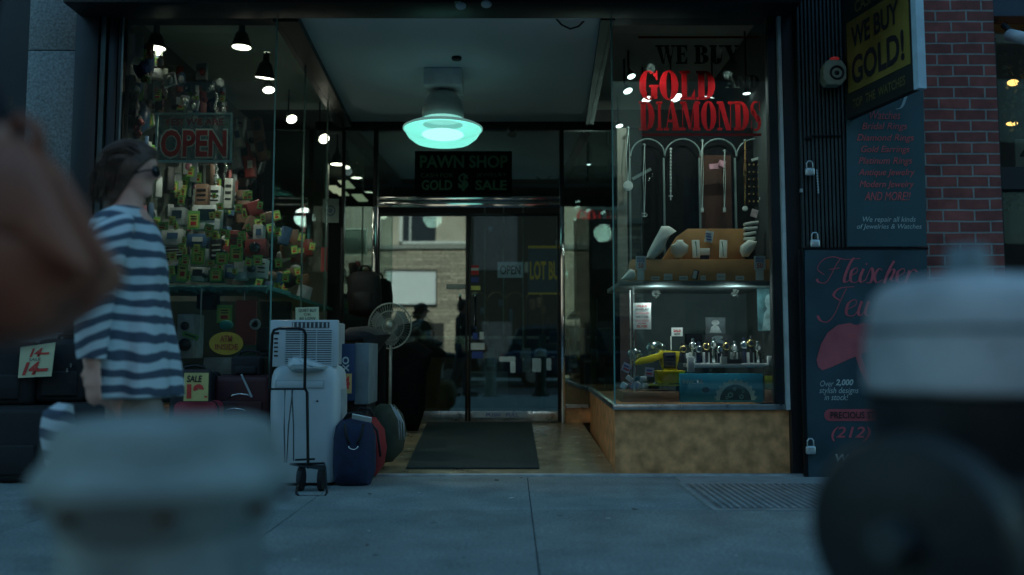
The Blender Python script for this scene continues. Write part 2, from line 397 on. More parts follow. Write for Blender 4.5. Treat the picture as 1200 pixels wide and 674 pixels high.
nt2.links.new(m2.outputs[2], nt2.nodes['Principled BSDF'].inputs['Base Color'])

asph = mat('asphalt', (.05, .052, .055), .85, var=.3, scale=40, bump=.5, bscale=120)
struct('ground', bx(-80, -80, -.5, 80, 80, -.2), asph)
struct('road', bx(-60, -9, -.199, 60, .55, -.15), asph)
b = B(); ys = [.7, 1.85, 3.16, 4.47, 5.72]; xs = [-1.1+1.2*k for k in range(-9, 12)]
for i in range(len(ys)-1):
    for j in range(len(xs)-1):
        dz = random.uniform(-.002, .002)
        if i == 3 and 1.0 < xs[j]+.6 < 2.5: continue
        b.box(xs[j]+.002, ys[i]+.002, -.12, xs[j+1]-.002, ys[i+1]-.002, dz)
struct('sidewalk', b, conc, bevel=.004)
struct('sidewalk_bed', bx(-12, .7, -.198, 13.3, 5.79, -.012), mat('joint_grit', (.10, .12, .12), .9))
struct('curb', bx(-60, .55, -.198, 60, .698, .0), mat('curb_stone', (.22, .23, .23), .8, var=.3, scale=6, bump=.3), bevel=.012)
struct('far_sidewalk', bx(-60, -13, -.199, 60, -9.01, -.02), conc)
rl = random.Random(31)
for k, (x_, y_) in enumerate(sorted((rl.uniform(-1.3, 2.0), rl.uniform(3.1, 5.6)) for _ in range(14))):
    b = B(); b.tilt((x_, y_, .005), rl.uniform(.008, .03), .003, rl.uniform(.008, .02), rz=rl.uniform(0, 3))
    wd = 'left' if x_ < -.3 else ('right' if x_ > .9 else 'middle')
    tag(b.build('litter_scrap', mat('scrap_%d' % (k % 2), [(.55, .58, .56), (.12, .10, .08)][k % 2], .8)), 'tiny %s scrap on the pavement, %s from the left' % (['pale', 'brown'][k % 2], ORD[k]), 'litter', 'scraps of litter on the pavement')
# apron joint between the pavement and the entrance
tile = mat('floor_tile', (.30, .245, .15), .22, var=.3, scale=5, bump=.05)
b = B()
b.add([(WX(250, YF), YF-.06, .004), (WX(722, YF), YF-.06, .004), (WX(722, YF), YD, ZDF), (WX(250, YF), YD, ZDF),
       (WX(250, YF), YF-.06, -.1), (WX(722, YF), YF-.06, -.1), (WX(722, YF), YD, -.1), (WX(250, YF), YD, -.1)],
      [(0, 1, 2, 3), (4, 5, 1, 0), (5, 6, 2, 1), (6, 7, 3, 2), (7, 4, 0, 3)])
struct('entrance_floor', b, tile)
struct('threshold_strip', bx(WX(400, YF), YF-.13, -.02, WX(938, YF), YF-.062, .012), mat('worn_stone', (.36, .40, .41), .6, var=.3, scale=9), bevel=.004)
def zf(Y): return .004 + (ZDF-.004)*(Y-YF+.06)/(YD-YF+.06)

# ------------------------------------------------------------------ the shop building
bld = thing('shop_building', 'pawn shop front with dark frame, recessed glass entrance and brick pier', 'building', (0, YF, 0))
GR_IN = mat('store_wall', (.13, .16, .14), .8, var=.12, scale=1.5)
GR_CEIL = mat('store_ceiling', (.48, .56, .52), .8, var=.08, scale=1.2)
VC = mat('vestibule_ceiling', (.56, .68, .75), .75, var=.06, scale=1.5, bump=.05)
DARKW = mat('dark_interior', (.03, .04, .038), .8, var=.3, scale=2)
XLW = WX(118, YF)-.04    # inner face of the left merchandise wall
XR = WX(918, YF)
xL, xR2 = WX(316, YF), WX(720, YF)        # inner corners of the two display windows
xLb, xRb = WX(400, YD), WX(691, YD)
# vestibule ceiling
b = B(); b.add([(xL+.05, YF+.02, ZC), (xR2-.02, YF+.02, ZC), (xRb, YD, ZC), (xLb, YD, ZC), (xL+.05, YF+.02, ZC+.1), (xR2-.02, YF+.02, ZC+.1), (xRb, YD, ZC+.1), (xLb, YD, ZC+.1)],
    [(3, 2, 1, 0), (4, 5, 6, 7), (0, 1, 5, 4), (1, 2, 6, 5), (2, 3, 7, 6), (3, 0, 4, 7)])
b.build('ceiling', VC, bld)
# dark beams along the ceiling edges (left one tapers)
b = B()
b.add([(xL-.04, YF+.03, ZC-.015), (xL+.14, YF+.03, ZC-.015), (xLb+.08, YD-.02, ZC-.015), (xLb-.06, YD-.02, ZC-.015),
       (xL-.04, YF+.03, ZC-.07), (xL+.14, YF+.03, ZC-.07), (xLb+.08, YD-.02, ZC-.07), (xLb-.06, YD-.02, ZC-.07)],
      [(0, 1, 2, 3), (7, 6, 5, 4), (0, 4, 5, 1), (1, 5, 6, 2), (2, 6, 7, 3), (3, 7, 4, 0)])
b.build('ceiling_beam', DARKM, bld); b = B()
b.add([(xR2-.07, YF+.03, ZC-.015), (xR2+.03, YF+.03, ZC-.015), (xRb+.05, YD-.02, ZC-.015), (xRb-.03, YD-.02, ZC-.015),
       (xR2-.07, YF+.03, ZC-.06), (xR2+.03, YF+.03, ZC-.06), (xRb+.05, YD-.02, ZC-.06), (xRb-.03, YD-.02, ZC-.06)],
      [(0, 1, 2, 3), (7, 6, 5, 4), (0, 4, 5, 1), (1, 5, 6, 2), (2, 6, 7, 3), (3, 7, 4, 0)])
b.build('ceiling_beam', DARKM, bld)
# interior ceilings, walls
bx(XLW-.1, YF+.05, ZC+.12, XR+3, YD-.05, ZC+.3).build('store_ceiling', GR_CEIL, bld); bx(XLW-.1, YD-.049, ZC+.12, XR+3, 15, ZC+.3).build('store_ceiling', DARKW, bld)  # ceiling past the doors coloured dark in place of shade
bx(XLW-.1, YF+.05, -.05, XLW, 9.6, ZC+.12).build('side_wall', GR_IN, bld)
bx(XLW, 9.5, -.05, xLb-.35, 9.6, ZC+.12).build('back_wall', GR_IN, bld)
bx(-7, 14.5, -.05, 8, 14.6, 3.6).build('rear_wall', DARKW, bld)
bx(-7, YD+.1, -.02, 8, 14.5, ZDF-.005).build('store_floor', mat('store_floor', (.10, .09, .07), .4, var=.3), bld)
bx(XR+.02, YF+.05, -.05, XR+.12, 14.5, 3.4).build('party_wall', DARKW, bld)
# granite pier and dark column at left
b = B(); z = 0
for k, (h) in enumerate((.95, 1.02, .93, .6)):
    b.box(WX(20, YF), YF-.03, z+.003, WX(79, YF), YF+.2, z+h-.003); z += h
b.build('granite_pier', GRANITE, bld, bevel=.004)
bx(WX(20, YF)+.005, YF-.02, 0, WX(79, YF)-.005, YF+.2, 3.55).build('pier_core', DARKM, bld)
b = B(); b.pbox(79, -60, 107, 600, YF-.05, .3); b.pbox(119, -60, 130, 600, YF-.02, .2)
b.build('column', BLACK, bld, bevel=.004)
bb = B(); bb.box(WX(107, YF), YF-.035, .05, WX(113, YF), YF+.02, ZC+.1); bb.build('column_trim', mat('dull_green_metal', (.09, .12, .115), .4, .5), bld)
# header box, roller track and fascia
b = B(); b.box(WX(82, YF), YF-.28, WZ(3, YF-.28), WX(934, YF), YF-.001, ZC+.45); b.box(WX(82, YF), YF, ZC+.005, WX(934, YF), YF+.3, ZC+.44); b.build('shutter_box', BLACK, bld, bevel=.01)
b = B(); b.box(WX(128, YF), YF-.03, ZC-.010, WX(905, YF), YF+.02, ZC+.02); b.build('header_rail', BLACK, bld, bevel=.004)
b = B(); b.box(-3.0, 4.93, 2.97, 2.05, 4.97, 3.5)
b.build('awning', mat('awning_canvas', (.01, .02, .025), .8), bld)
bx(-3.0, 5.0, 3.5, 2.05, YF-.31, 3.53).build('awning_top', mat('awning_canvas', (.01, .02, .025), .8), bld)
# unseen upper storeys added to shade the pavement; tall ends shade the far buildings
upb = brickmat('brick_upper', (.13, .05, .045), (.09, .035, .035), (.28, .28, .27))
b = B(); b.box(-4.0, YF-.02, 3.6, 6.4, 15, 13.2); b.box(-25, YF-.02, 3.6, -4.01, 15, 30); b.box(6.41, YF-.02, 3.6, 25, 15, 30); b.build('sun_block_upper_wall', upb, bld)
b = B()
for i in range(-9, 10):
    for k in range(3): B().box(i*2.6-.55, YF-.06, 4.8+k*3, i*2.6+.55, YF-.022, 6.5+k*3).build('window', mat('upper_pane', (.03, .04, .05), .1), bld)
# neighbours' ground floors
bx(-25, YF, -.05, WX(19, YF), YF+.3, 3.6).build('neighbour_front', mat('neighbour_dark', (.02, .025, .028), .5, var=.4, scale=2), bld)
bx(WX(1390, YF), YF, -.05, 25, YF+.3, 3.6).build('neighbour_front', MC['neighbour_dark'], bld)
bx(-25, 14.9, -.05, 25, 15, 3.6).build('rear_closing_wall', DARKW, bld)

# display window base (right), splayed with a stone tile face
stone = mat('base_stone', (.72, .35, .15), .55, var=.38, scale=11, spec=.2, bump=.2, bscale=16)
b = B(); zb = WZ(480, YF)
b.add([(xR2, YF, 0), (WX(936, YF), YF, 0), (WX(936, YF), YF, zb), (xR2, YF, zb), (xRb, YD, 0), (WX(936, YF), YD, 0), (WX(936, YF), YD, zb), (xRb, YD, zb)],
      [(0, 1, 2, 3), (5, 4, 7, 6), (0, 3, 7, 4), (3, 2, 6, 7), (1, 5, 6, 2)])
b.build('display_base', stone, bld)
b = B(); b.box(xR2-.015, YF-.03, zb, WX(917, YF), YF+.03, zb+.035)
b.add([(xR2-.015, YF+.03, zb), (xR2+.03, YF+.03, zb), (xRb+.03, YD, zb), (xRb-.015, YD, zb), (xR2-.015, YF+.03, zb+.035), (xR2+.03, YF+.03, zb+.035), (xRb+.03, YD, zb+.035), (xRb-.015, YD, zb+.035)],
      [(0, 1, 2, 3), (7, 6, 5, 4), (0, 4, 5, 1), (1, 5, 6, 2), (2, 6, 7, 3), (3, 7, 4, 0)])
b.build('sill', ALU, bld, bevel=.003)
# left display base
b = B(); zbl = .42
b.add([(WX(130, YF), YF, 0), (xL, YF, 0), (xL, YF, zbl), (WX(130, YF), YF, zbl), (WX(130, YF), YD, 0), (xLb, YD, 0), (xLb, YD, zbl), (WX(130, YF), YD, zbl)],
      [(0, 1, 2, 3), (5, 4, 7, 6), (0, 3, 7, 4), (3, 2, 6, 7), (1, 5, 6, 2)])
b.build('display_base', stone, bld)
# front panes
def pane(name, x0, y0, z0, x1, y1, z1, m=SGLASS):
    d = Vector((x1-x0, y1-y0, 0)).normalized(); n = Vector((-d.y, d.x, 0))*.004
    b = B(); c = [(x0, y0), (x1, y1)]
    vs = []
    for s in (-1, 1):
        for (x, y) in c:
            for z in (z0, z1): vs.append((x+n.x*s, y+n.y*s, z))
    b.add(vs, [(0, 1, 3, 2), (4, 6, 7, 5), (0, 4, 5, 1), (2, 3, 7, 6), (0, 2, 6, 4), (1, 5, 7, 3)])
    return b.build(name, m, bld)
pane('window_pane', WX(131, YF), YF, zbl, xL, YF, ZC-.03)
pane('window_pane', xR2, YF, zb+.03, WX(907, YF), YF, ZC-.03)
pane('window_pane', xL, YF+.01, zbl, xLb, YD, ZC-.07, SGLASS2)
pane('window_pane', xR2, YF+.01, zb+.03, xRb, YD, ZC-.06, SGLASS2)
b = B(); b.box(xL-.004, YF-.006, zbl, xL+.005, YF+.005, ZC-.03); b.box(xR2-.005, YF-.006, zb+.03, xR2+.004, YF+.005, ZC-.03)
q = WX(357, 7.1)
b.build('glass_edge', mat('glass_edge', (.12, .32, .28), .15), bld)
# side glass mullions of left display
b = B()
for Yq in (6.75, 7.75):
    t_ = (Yq-YF)/(YD-YF); xx = xL+(xLb-xL)*t_; b.box(xx-.006, Yq-.006, zbl, xx+.006, Yq+.006, ZC-.07)
b.build('glass_joint', mat('glass_edge2', (.07, .15, .13), .3), bld)
# front frames
b = B(); b.box(WX(131, YF)-.02, YF-.02, zbl, WX(131, YF)+.015, YF+.02, ZC); b.build('window_frame', DARKM, bld)
b = B(); b.box(WX(132, YF), YF-.03, zbl, WX(134, YF), YF-.021, ZC-.03); b.build('window_bead', mat('bead', (.25, .3, .29), .3, .8), bld)
b = B(); b.box(WX(907, YF), YF-.02, zb, WX(917, YF), YF+.05, ZC); b.build('window_frame', DARKM, bld)
b = B(); b.box(WX(918, YF), YF-.05, zb, WX(922, YF), YF-.0, ZC+.0); b.build('window_bead', mat('pale_bead', (.6, .66, .64), .4), bld)
b = B(); b.pbox(922, -40, 941, 562, YF-.06, .35); b.build('jamb', BLACK, bld)

# ---- door wall at YD
def zz(py): return WZ(py, YD)
fx0, fx1 = WX(438, YD), WX(659, YD)
b = B()
for px in (438, 659): b.box(WX(px, YD)-.022, YD-.04, zf(YD), WX(px, YD)+.022, YD+.04, zz(231) if px == 0 else ZC-.0)
b.box(xLb-.3, YD-.035, ZC-.09, xRb+.3, YD+.035, ZC-.001)
b.box(xLb-.02, YD-.03, zf(YD), xLb+.012, YD+.03, ZC-.09)
b.build('door_surround', DARKM, bld, bevel=.003)
b = B()
for px in (437.5, 659.5): b.box(WX(px, YD)-.02, YD-.06, zf(YD)+.0, WX(px, YD)+.02, YD-.042, zz(243))
b.box(fx0+.02, YD-.065, zz(236), fx1-.02, YD-.04, zz(231.5)); b.box(fx0+.02, YD-.05, zz(244), fx1-.02, YD-.041, zz(237))
b.build('door_frame', CHROME, bld, bevel=.006)
pane('transom_pane', fx0+.02, YD, zz(230), fx1-.02, YD, ZC-.09, DGLASS)
pane('side_pane', xLb+.012, YD, zf(YD)+.1, fx0-.02, YD, ZC-.09, DGLASS)
pane('side_pane', fx1+.02, YD, zz(474), WX(760, YD), YD, ZC-.09, DGLASS)
b = B(); b.box(fx1+.022, YD-.03, zf(YD), xRb+.02, YD+.08, zz(478)); b.build('kick_wall', stone, bld)
b = B(); b.box(fx1+.022, YD-.045, zz(478), xRb-.02, YD+.02, zz(474)); b.build('kick_sill', ALU, bld)
# two door leaves
def leaf(px0, px1, hx, lab):
    d = thing('shop_door', lab, 'door', (WX((px0+px1)/2, YD), YD, zf(YD)))
    x0, x1 = WX(px0, YD)+.003, WX(px1, YD)-.003
    z0, z1 = zf(YD)+.012, zz(250)
    b = B(); b.box(x0, YD-.02, z0, x0+.02, YD+.02, z1); b.box(x1-.02, YD-.02, z0, x1, YD+.02, z1); b.box(x0+.02, YD-.02, z1-.03, x1-.02, YD+.02, z1)
    b.build('stile', DARKM, d, bevel=.003)
    B().box(x0+.02, YD-.022, z0, x1-.02, YD+.022, zz(482)).build('bottom_rail', ALU, d, bevel=.004)
    b = B(); b.box(x0+.02, YD-.004, zz(482), x1-.02, YD+.004, z1-.03); b.build('door_pane', DGLASS, d)
    b = B(); hxx = WX(hx, YD)
    b.tube([(hxx, YD-.022, zz(346)), (hxx, YD-.07, zz(348)), (hxx, YD-.07, zz(383)), (hxx, YD-.022, zz(385))], .011); b.smooth = True
    b.build('handle', CHROME, d, smooth=True)
    return d
dl = leaf(441, 548, 539, 'left glass door leaf reflecting a stone wall, beside the fan')
dr = leaf(549, 656, 557, 'right glass door leaf with coloured stickers and a printed strip on its bottom rail')
o = B().pbox(523, 333, 547, 339, YD-.008, .002).build('entrance_sticker', mat('sticker_grey', (.3, .33, .32), .5), dl)
text('ENTRANCE', 525, 334.2, 545, 337.8, YD-.0085, CARD, dl)
for (a, c, e, f, m_) in ((552, 311, 561, 322, RED), (552, 314, 561, 317, CARD), (552, 325, 561, 331, BLUEINK), (551, 335, 563, 340, YEL), (551, 402, 568, 410, CARD), (553, 412, 566, 420, BLUEINK), (554, 390, 560, 398, BLUEINK), (562, 389, 567, 398, CARD)):
    B().pbox(a, c, e, f, YD-(.012 if m_ is CARD else .010), .002).build('door_sticker', m_, dr)
B().pbox(554, 482.5, 618, 489.5, YD-.027, .003).build('printed_strip', mat('pale_strip', (.35, .42, .45), .5), dr)
text('PUSH   PULL', 570, 484, 608, 488.4, YD-.028, BLUEINK, dr)

# vestibule ceiling bits: hanging cable, conduit plate, smoke detector
cb = B(); cb.smooth = True
cb.tube([W(646, 10, YF+.1), W(650, 20, YF+.15), W(658, 29, YF+.2), W(668, 34, YF+.2), W(678, 31, YF+.2), W(685, 24, YF+.2), W(687, 18, YF+.2)], .007)
c_ = tag(cb.build('cable', BLACK), 'black cable looping down from the soffit of the entrance', 'cable')
B().tilt(W(687, 15, YF+.2), .05, .05, .03).build('plug', mat('dull_yellow', (.35, .3, .1), .6), c_)
for i, (px, py) in enumerate(((540, 7), (570, 5))):
    t_ = thing('security_sensor', ('left' if i == 0 else 'right')+' one of two small pale sensors on the header above the entrance', 'sensor', W(px, py, YF-.31), 'sensors above the entrance')
    bb = B(); bb.smooth = True; bb.sphere(W(px, py, YF-.33), .03, 1.2, 1, .8); bb.build('dome', WHITE, t_)
    B().box(W(px, py, YF).x-.02, YF-.335, WZ(py-3, YF-.3), W(px, py, YF).x+.02, YF-.30, WZ(py-9, YF-.3)).build('bracket', DARKM, t_)
b = B(); b.smooth = True; p = W(535, 65, 6.75); b.cyl((p.x, p.y, ZC-.02), (p.x, p.y, ZC), .04); tag(b.build('smoke_detector', BLACK), 'small round dark detector on the ceiling behind the entrance lamp', 'detector')
b = B(); b.smooth = True; b.sphere(W(600, 151, YD-.12), .05, 1, 1, .6); o = b.build('camera_dome', BLACK); tag(o, 'dark dome camera under the ceiling to the right of the entrance lamp', 'security camera')

# ---- entrance pendant
LY = 7.15; lc = W(519, 150, LY)
lamp = thing('pendant_lamp', 'big mint glowing dome lamp hanging from the entrance ceiling', 'lamp', (lc.x, LY, WZ(168, LY)))
b = B(); b.box(WX(496, LY), LY-.16, WZ(106, LY), WX(541, LY), LY+.16, ZC-.004); b.build('ballast_box', mat('pale_steel', (.75, .8, .8), .45, 0), lamp, bevel=.006)
b = B(); b.smooth = True
b.lathe([(.05, WZ(107, LY)), (.11, WZ(110, LY)), (.155, WZ(118, LY)), (.176, WZ(126, LY)), (.18, WZ(140, LY)), (.17, WZ(140, LY)), (.15, WZ(118, LY))], (lc.x, LY, 0), 36)
b.build('dome', mat('grey_enamel', (.42, .48, .47), .4, .2), lamp)
def acrylic():
    m = bpy.data.materials.new('ribbed_acrylic'); m.use_nodes = True; t = m.node_tree; p = t.nodes['Principled BSDF']
    p.inputs['Base Color'].default_value = (.5, .9, .82, 1); p.inputs['Roughness'].default_value = .3; p.inputs['Alpha'].default_value = .72
    p.inputs['Emission Color'].default_value = (.25, .85, .72, 1); p.inputs['Emission Strength'].default_value = .42
    return m
WZL = lambda y, Y_=0: WZ(y+1, 6.88)
b = B(); b.smooth = True; r0 = 47.5*LY/1000
b.lathe([(.178, WZL(134.0)), (r0*.9, WZL(136.5)), (r0, WZL(139)), (r0, WZL(141)), (r0*.97, WZL(141)), (r0*.88, WZL(138.5)), (.17, WZL(135.5))], (lc.x, LY, 0), 48, closed=False)
b.build('reflector', mat('mint_reflector', (.42, .85, .78), .35, var=.03, emis=.12), lamp)
b = B(); b.smooth = True
b.lathe([(r0*.97, WZL(141.5)), (r0*.86, WZL(150)), (r0*.70, WZL(156)), (r0*.45, WZL(158)), (.005, WZL(158.5))], (lc.x, LY, 0), 48, closed=False)
b.build('lens', acrylic(), lamp)
b = B(); b.smooth = True; b.sphere((lc.x, LY, WZL(147)), .085, 2.1, 2.1, .4); b.build('bulb', emit('lamp_glow', (.45, 1, .9), 1.5), lamp)
def pl(name, p, e, col, r=.05, parent=None):
    l = bpy.data.lights.new(name, 'SPOT' if p[2] > 2.6 or 'pendant' in name else 'POINT')
    if l.type == 'SPOT': l.spot_size = R(150); l.spot_blend = .6
    l.energy = e; l.color = col; l.shadow_soft_size = .12 if 'store' in name else (min(r, .03) if 'pendant' not in name else .05)
    o = bpy.data.objects.new(name, l); COL.objects.link(o); o.location = p
    return o
pl('pendant_light', (lc.x, LY, WZ(175, LY)), 1.5, (.45, 1, .88), .15)

# ---- spot lamps in the left window
def spot(px, py, Y, r, lab, grp, ang=0, col='warm_glow', up=.3):
    p = W(px, py, Y); t = thing('spot_lamp', lab, 'lamp', p, grp)
    M = Matrix.Rotation(ang, 3, 'X') @ Matrix.Rotation(ang*.7, 3, 'Y')
    b = B(); b.smooth = True; b.lathe([(r*1.04, 0), (r*1.0, r*.25), (r*.62, r*1.5), (r*.35, r*1.8), (r*.3, r*2.6)], p, 24, M, closed=False); b.build('shade', mat('lamp_shade_green', (.05, .075, .065), .4, .3), t)
    b = B(); b.smooth = True; b.lathe([(r*.95, r*.06), (r*.5, r*.03), (.001, r*.02)], p, 24, M, closed=False)
    b.build('bulb', emit(col, (1, .93, .74) if col == 'warm_glow' else (.8, 1, .95), 5 if col == 'warm_glow' else 3), t)
    top = p + M @ Vector((0, 0, r*2.5)); b = B(); b.cyl(top, (top.x, top.y, ZC+.12), .008, n=8); b.build('stem', BLACKM, t)
    return t
SP = [(183, 57, 6.25, .068, 0, 'leftmost'), (283, 56, 6.3, .072, 0, 'second from the left'), (310, 92, 7.0, .08, .15, 'third from the left'),
      (342, 140, 7.9, .05, -.6, 'tilted oval'), (380, 163, 8.3, .054, -.75, 'large round turned'), (395, 193, 9.6, .075, 0, 'lowest flat'), (315, 106, 7.2, .052, -.3, 'narrow angled')]
for (px, py, Y, r, an, wd) in SP:
    spot(px, py, Y, r, wd+' spot lamp of the lit row above the left window display', 'spot lamps over the left window', an)
pl('left_light', (-2.1, 6.0, 2.75), 13, (1, .95, .8), .08); pl('left_light', (-2.25, 7.5, 2.75), 9, (1, .95, .8), .08)
pl('store_light', (-1.0, 10.6, 2.5), 5, (.9, 1, .9), .2); pl('store_light', (1.2, 11.2, 2.4), 6, (.9, 1, .9), .2)
b = B(); b.smooth = True; b.sphere(W(408, 201, 9.4), .045); tag(b.build('globe_lamp', mat('frosted_globe', (.5, .55, .55), .3, emis=.15)), 'small pale globe below the row of spot lamps', 'lamp')
for (px, py, nm) in ((388, 218, 'upper left'), (402, 212, 'upper right'), (395, 221, 'middle'), (418, 228, 'lower right')):
    B_ = B().pbox(px-6, py-.6, px+6, py+.6, 11.5, .5); tag(B_.build('ceiling_light', emit('dim_strip', (.5, .55, .35), .35)), nm+' dim strip light deep inside the store, seen left of the door', 'ceiling light', 'strip lights deep in the store')
# spots in the right window, many standing in for mirrored lamps
SR = [(740, 90, 6.9, .035), (736, 107, 7.1, .04), (793, 115, 7.0, .05), (830, 114, 7.0, .055), (758, 117, 7.3, .045), (726, 148, 8.2, .035), (690, 193, 10.0, .022), (687, 212, 10.2, .026), (728, 184, 8.3, .03), (875, 110, 6.5, .03)]
SRN = ['highest left', 'second highest left', 'middle of three above the red words', 'right of three above the red words', 'leftmost of three above the red words', 'small one beside the glass corner', 'upper one in the dark pane', 'lower one in the dark pane', 'lowest by the glass corner', 'dim one at the far right']
for (px, py, Y, r), nm in zip(SR, SRN):
    spot(px, py, Y, r, 'small cool spot lamp over the right window, '+nm, 'spot lamps over the right window', random.uniform(-.5, .5), 'cool_glow')
pl('right_fill', (1.0, 5.98, 2.85), 8, (.85, 1, .92), .06); pl('right_fill', (1.55, 5.98, 2.8), 8, (.85, 1, .92), .06)
pl('right_fill', (1.0, 5.887, 1.22), 2.6, (.9, 1, 1), .03); pl('right_fill', (1.55, 5.887, 1.22), 2.6, (.9, 1, 1), .03)  # lower pair added to brighten the watch display; no lamp there

# ================================================================== SIGNS
RW0 = mat('sign_red', (.75, .07, .06), .5, var=.1)
def vinyl(name, col, k=.6):
    m = bpy.data.materials.new(name); m.use_nodes = True; t = m.node_tree; p = t.nodes['Principled BSDF']; p.inputs['Base Color'].default_value = (*col, 1); p.inputs['Roughness'].default_value = .4
    tl = t.nodes.new('ShaderNodeBsdfTranslucent'); tl.inputs[0].default_value = (*col, 1); mx_ = t.nodes.new('ShaderNodeMixShader'); mx_.inputs[0].default_value = k
    n = t.nodes.new('ShaderNodeTexNoise'); n.inputs['Scale'].default_value = 12; mr_ = t.nodes.new('ShaderNodeMapRange'); mr_.inputs[3].default_value = k-.12; mr_.inputs[4].default_value = k+.12
    t.links.new(n.outputs[0], mr_.inputs[0]); t.links.new(mr_.outputs[0], mx_.inputs[0])
    o = [q for q in t.nodes if q.type == 'OUTPUT_MATERIAL'][0]; t.links.new(p.outputs[0], mx_.inputs[1]); t.links.new(tl.outputs[0], mx_.inputs[2]); t.links.new(mx_.outputs[0], o.inputs[0]); return m
# OPEN sign in left window
s = thing('open_sign', 'large OPEN sign with red outlined letters in the left window', 'sign', W(226, 190, YF+.1))
YS = YF+.1
sg_ = mat('sign_green_dark', (.10, .19, .165), .4, var=.1); sg_.node_tree.nodes['Principled BSDF'].inputs['Alpha'].default_value = .6
B().pbox(184, 134, 270, 188, YS, .004).build('board', sg_, s)
b = B()
for (a, c, e, f) in ((182, 132, 272, 134.3), (182, 188, 272, 190.3), (182, 134.3, 184.2, 188), (269.8, 134.3, 272, 188)): b.pbox(a, c, e, f, YS-.002, .012)
b.build('border', mat('sign_border', (.5, .75, .7), .5), s)
text('OPEN', 187, 150.5, 267, 186, YS-.001, vinyl('sign_outline', (.46, .58, .54), .5), s, bold=.055)
text('OPEN', 188.6, 152.3, 265.4, 184.3, YS-.003, vinyl('sign_red_film', (.62, .05, .045), .5), s, bold=.03)
text('YES! WE ARE', 192, 139, 262, 147, YS-.001, mat('dull_red', (.28, .03, .03), .5), s, bold=.02)
# PAWN SHOP sign
YP = YD-.12
s = thing('pawn_shop_sign', 'dark PAWN SHOP sign with dim green letters above the doors', 'sign', W(543, 227, YP))
B().pbox(486, 177, 600, 227, YP, .02).build('board', mat('sign_dark', (.004, .007, .006), .9, spec=.05), s, bevel=.003)
G1 = mat('sign_green_letters', (.012, .085, .04), .5, var=.2)
text('PAWN SHOP', 492, 182, 595, 197, YP-.001, G1, s, bold=.03)
text('CASH FOR', 493, 203, 531, 208, YP-.001, G1, s); text('JEWELRY', 558, 203, 594, 208, YP-.001, G1, s)
text('GOLD', 494, 211, 530, 223, YP-.001, G1, s, bold=.03); text('SALE', 557, 211, 594, 223, YP-.001, G1, s, bold=.03)
text('$', 537, 203, 549, 224, YP-.001, G1, s, bold=.04)
# WE BUY GOLD AND DIAMONDS on the right glass
YG = YF+.012
s = thing('window_lettering', 'WE BUY GOLD AND DIAMONDS lettering in red and black on the right window', 'sign', W(820, 160, YG))
RW = vinyl('window_red', (.34, .007, .010), .55); KW = mat('window_black', (.006, .008, .008), .5)
fatword('WE BUY', 769, 53, 866, 75, YG, KW, s)
fatword('GOLD', 749, 83, 838, 117, YG, RW, s); fatword('AND', 850, 88, 890, 103, YG, KW, s)
fatword('DIAMONDS', 749, 119, 892, 153, YG, RW, s)
B().pbox(748, 42.5, 889, 45, YG, .001).build('line', RW, s); B().pbox(752, 156.5, 892, 159.5, YG, .001).build('line', RW, s)
# store OPEN sign and blue sign standing in for a reflection in the door
YI = YD+.5
s = thing('hanging_sign', 'small pale blue OPEN sign with black letters hanging behind the door', 'sign', W(598, 325, YI))
B().pbox(583, 307, 613, 325.5, YI, .006).build('board', mat('pale_blue_glow', (.25, .42, .50), .5, emis=.06), s)  # board given a faint glow of its own, not a lamp
text('OPEN', 586, 311, 610, 322, YI-.001, INK, s, bold=.02)
B().pbox(590, 260, 590.6, 307, YI, .003).build('cord', BLACK, s)
YI = YD+.8
s = thing('mirrored_banner', 'dark blue board standing in for a reflected LOT BU sign behind the right door', 'sign', W(640, 400, YI))
B().pbox(619, 290, 656, 345, YI, .01).build('board', mat('deep_blue_glow', (.02, .07, .12), .5, emis=.04), s)  # faint glow added to board, border and letters; nothing lights them
b = B(); b.pbox(619, 288, 656, 291, YI-.002, .012); b.pbox(619, 343, 656, 345, YI-.002, .012); b.build('border', mat('yellow_glow', (.5, .42, .03), .5, emis=.05), s)
text('LOT BU', 621, 306, 655, 328, YI-.001, MC['yellow_glow'], s, bold=.03)

# ================================================================== RIGHT SIDE: folded gate, banners, brick pier
gate = thing('folded_gate', 'dark corrugated metal gate panel between the window and the banners', 'gate', (WX(962, YF), YF-.12, 0))
b = B(); n = 13
for k in range(n):
    a = 940+k*(1000-940)/n; b.pbox(a, -40, a+(1000-940)/n*.62, 560, YF-.12, .03)
b.pbox(940, -40, 1000, 560, YF-.09, .06)
b.build('slats', mat('gate_metal', (.035, .05, .052), .5, .3, var=.35, scale=5), gate, bevel=.003)
b = B(); b.pbox(944, 160, 952, 163, YF-.14, .02); b.build('bracket', BLACKM, gate); b = B(); b.pbox(953, 292, 1000, 290, YF-.13, .02); b.pbox(950, 158, 986, 160, YF-.135, .015)
b.build('bracket', BLACKM, gate)
STEEL = mat('padlock_steel', (.55, .62, .63), .35, .7, var=.15, scale=30)
def padlock(px, py, lab, Y=YF-.16, s=1):
    t = thing('padlock', lab, 'padlock', W(px, py, Y), 'padlocks on the gate')
    p = W(px, py, Y); b = B(); b.box(p.x-.032*s, Y-.014, p.z-.03*s, p.x+.032*s, Y+.014, p.z+.025*s); b.build('body', STEEL, t, bevel=.012, seg=3)
    b = B(); b.smooth = True
    b.tube([(p.x-.02*s, Y, p.z+.02*s), (p.x-.02*s, Y, p.z+.055*s), (p.x-.01*s, Y, p.z+.07*s), (p.x+.01*s, Y, p.z+.07*s), (p.x+.02*s, Y, p.z+.055*s), (p.x+.02*s, Y, p.z+.02*s)], .005*s)
    b.build('shackle', STEEL, t, smooth=True); return t
padlock(949, 201, 'highest pale padlock on the gate, beside a dangling chain')
padlock(955, 285, 'middle padlock hanging just above the lower banner')
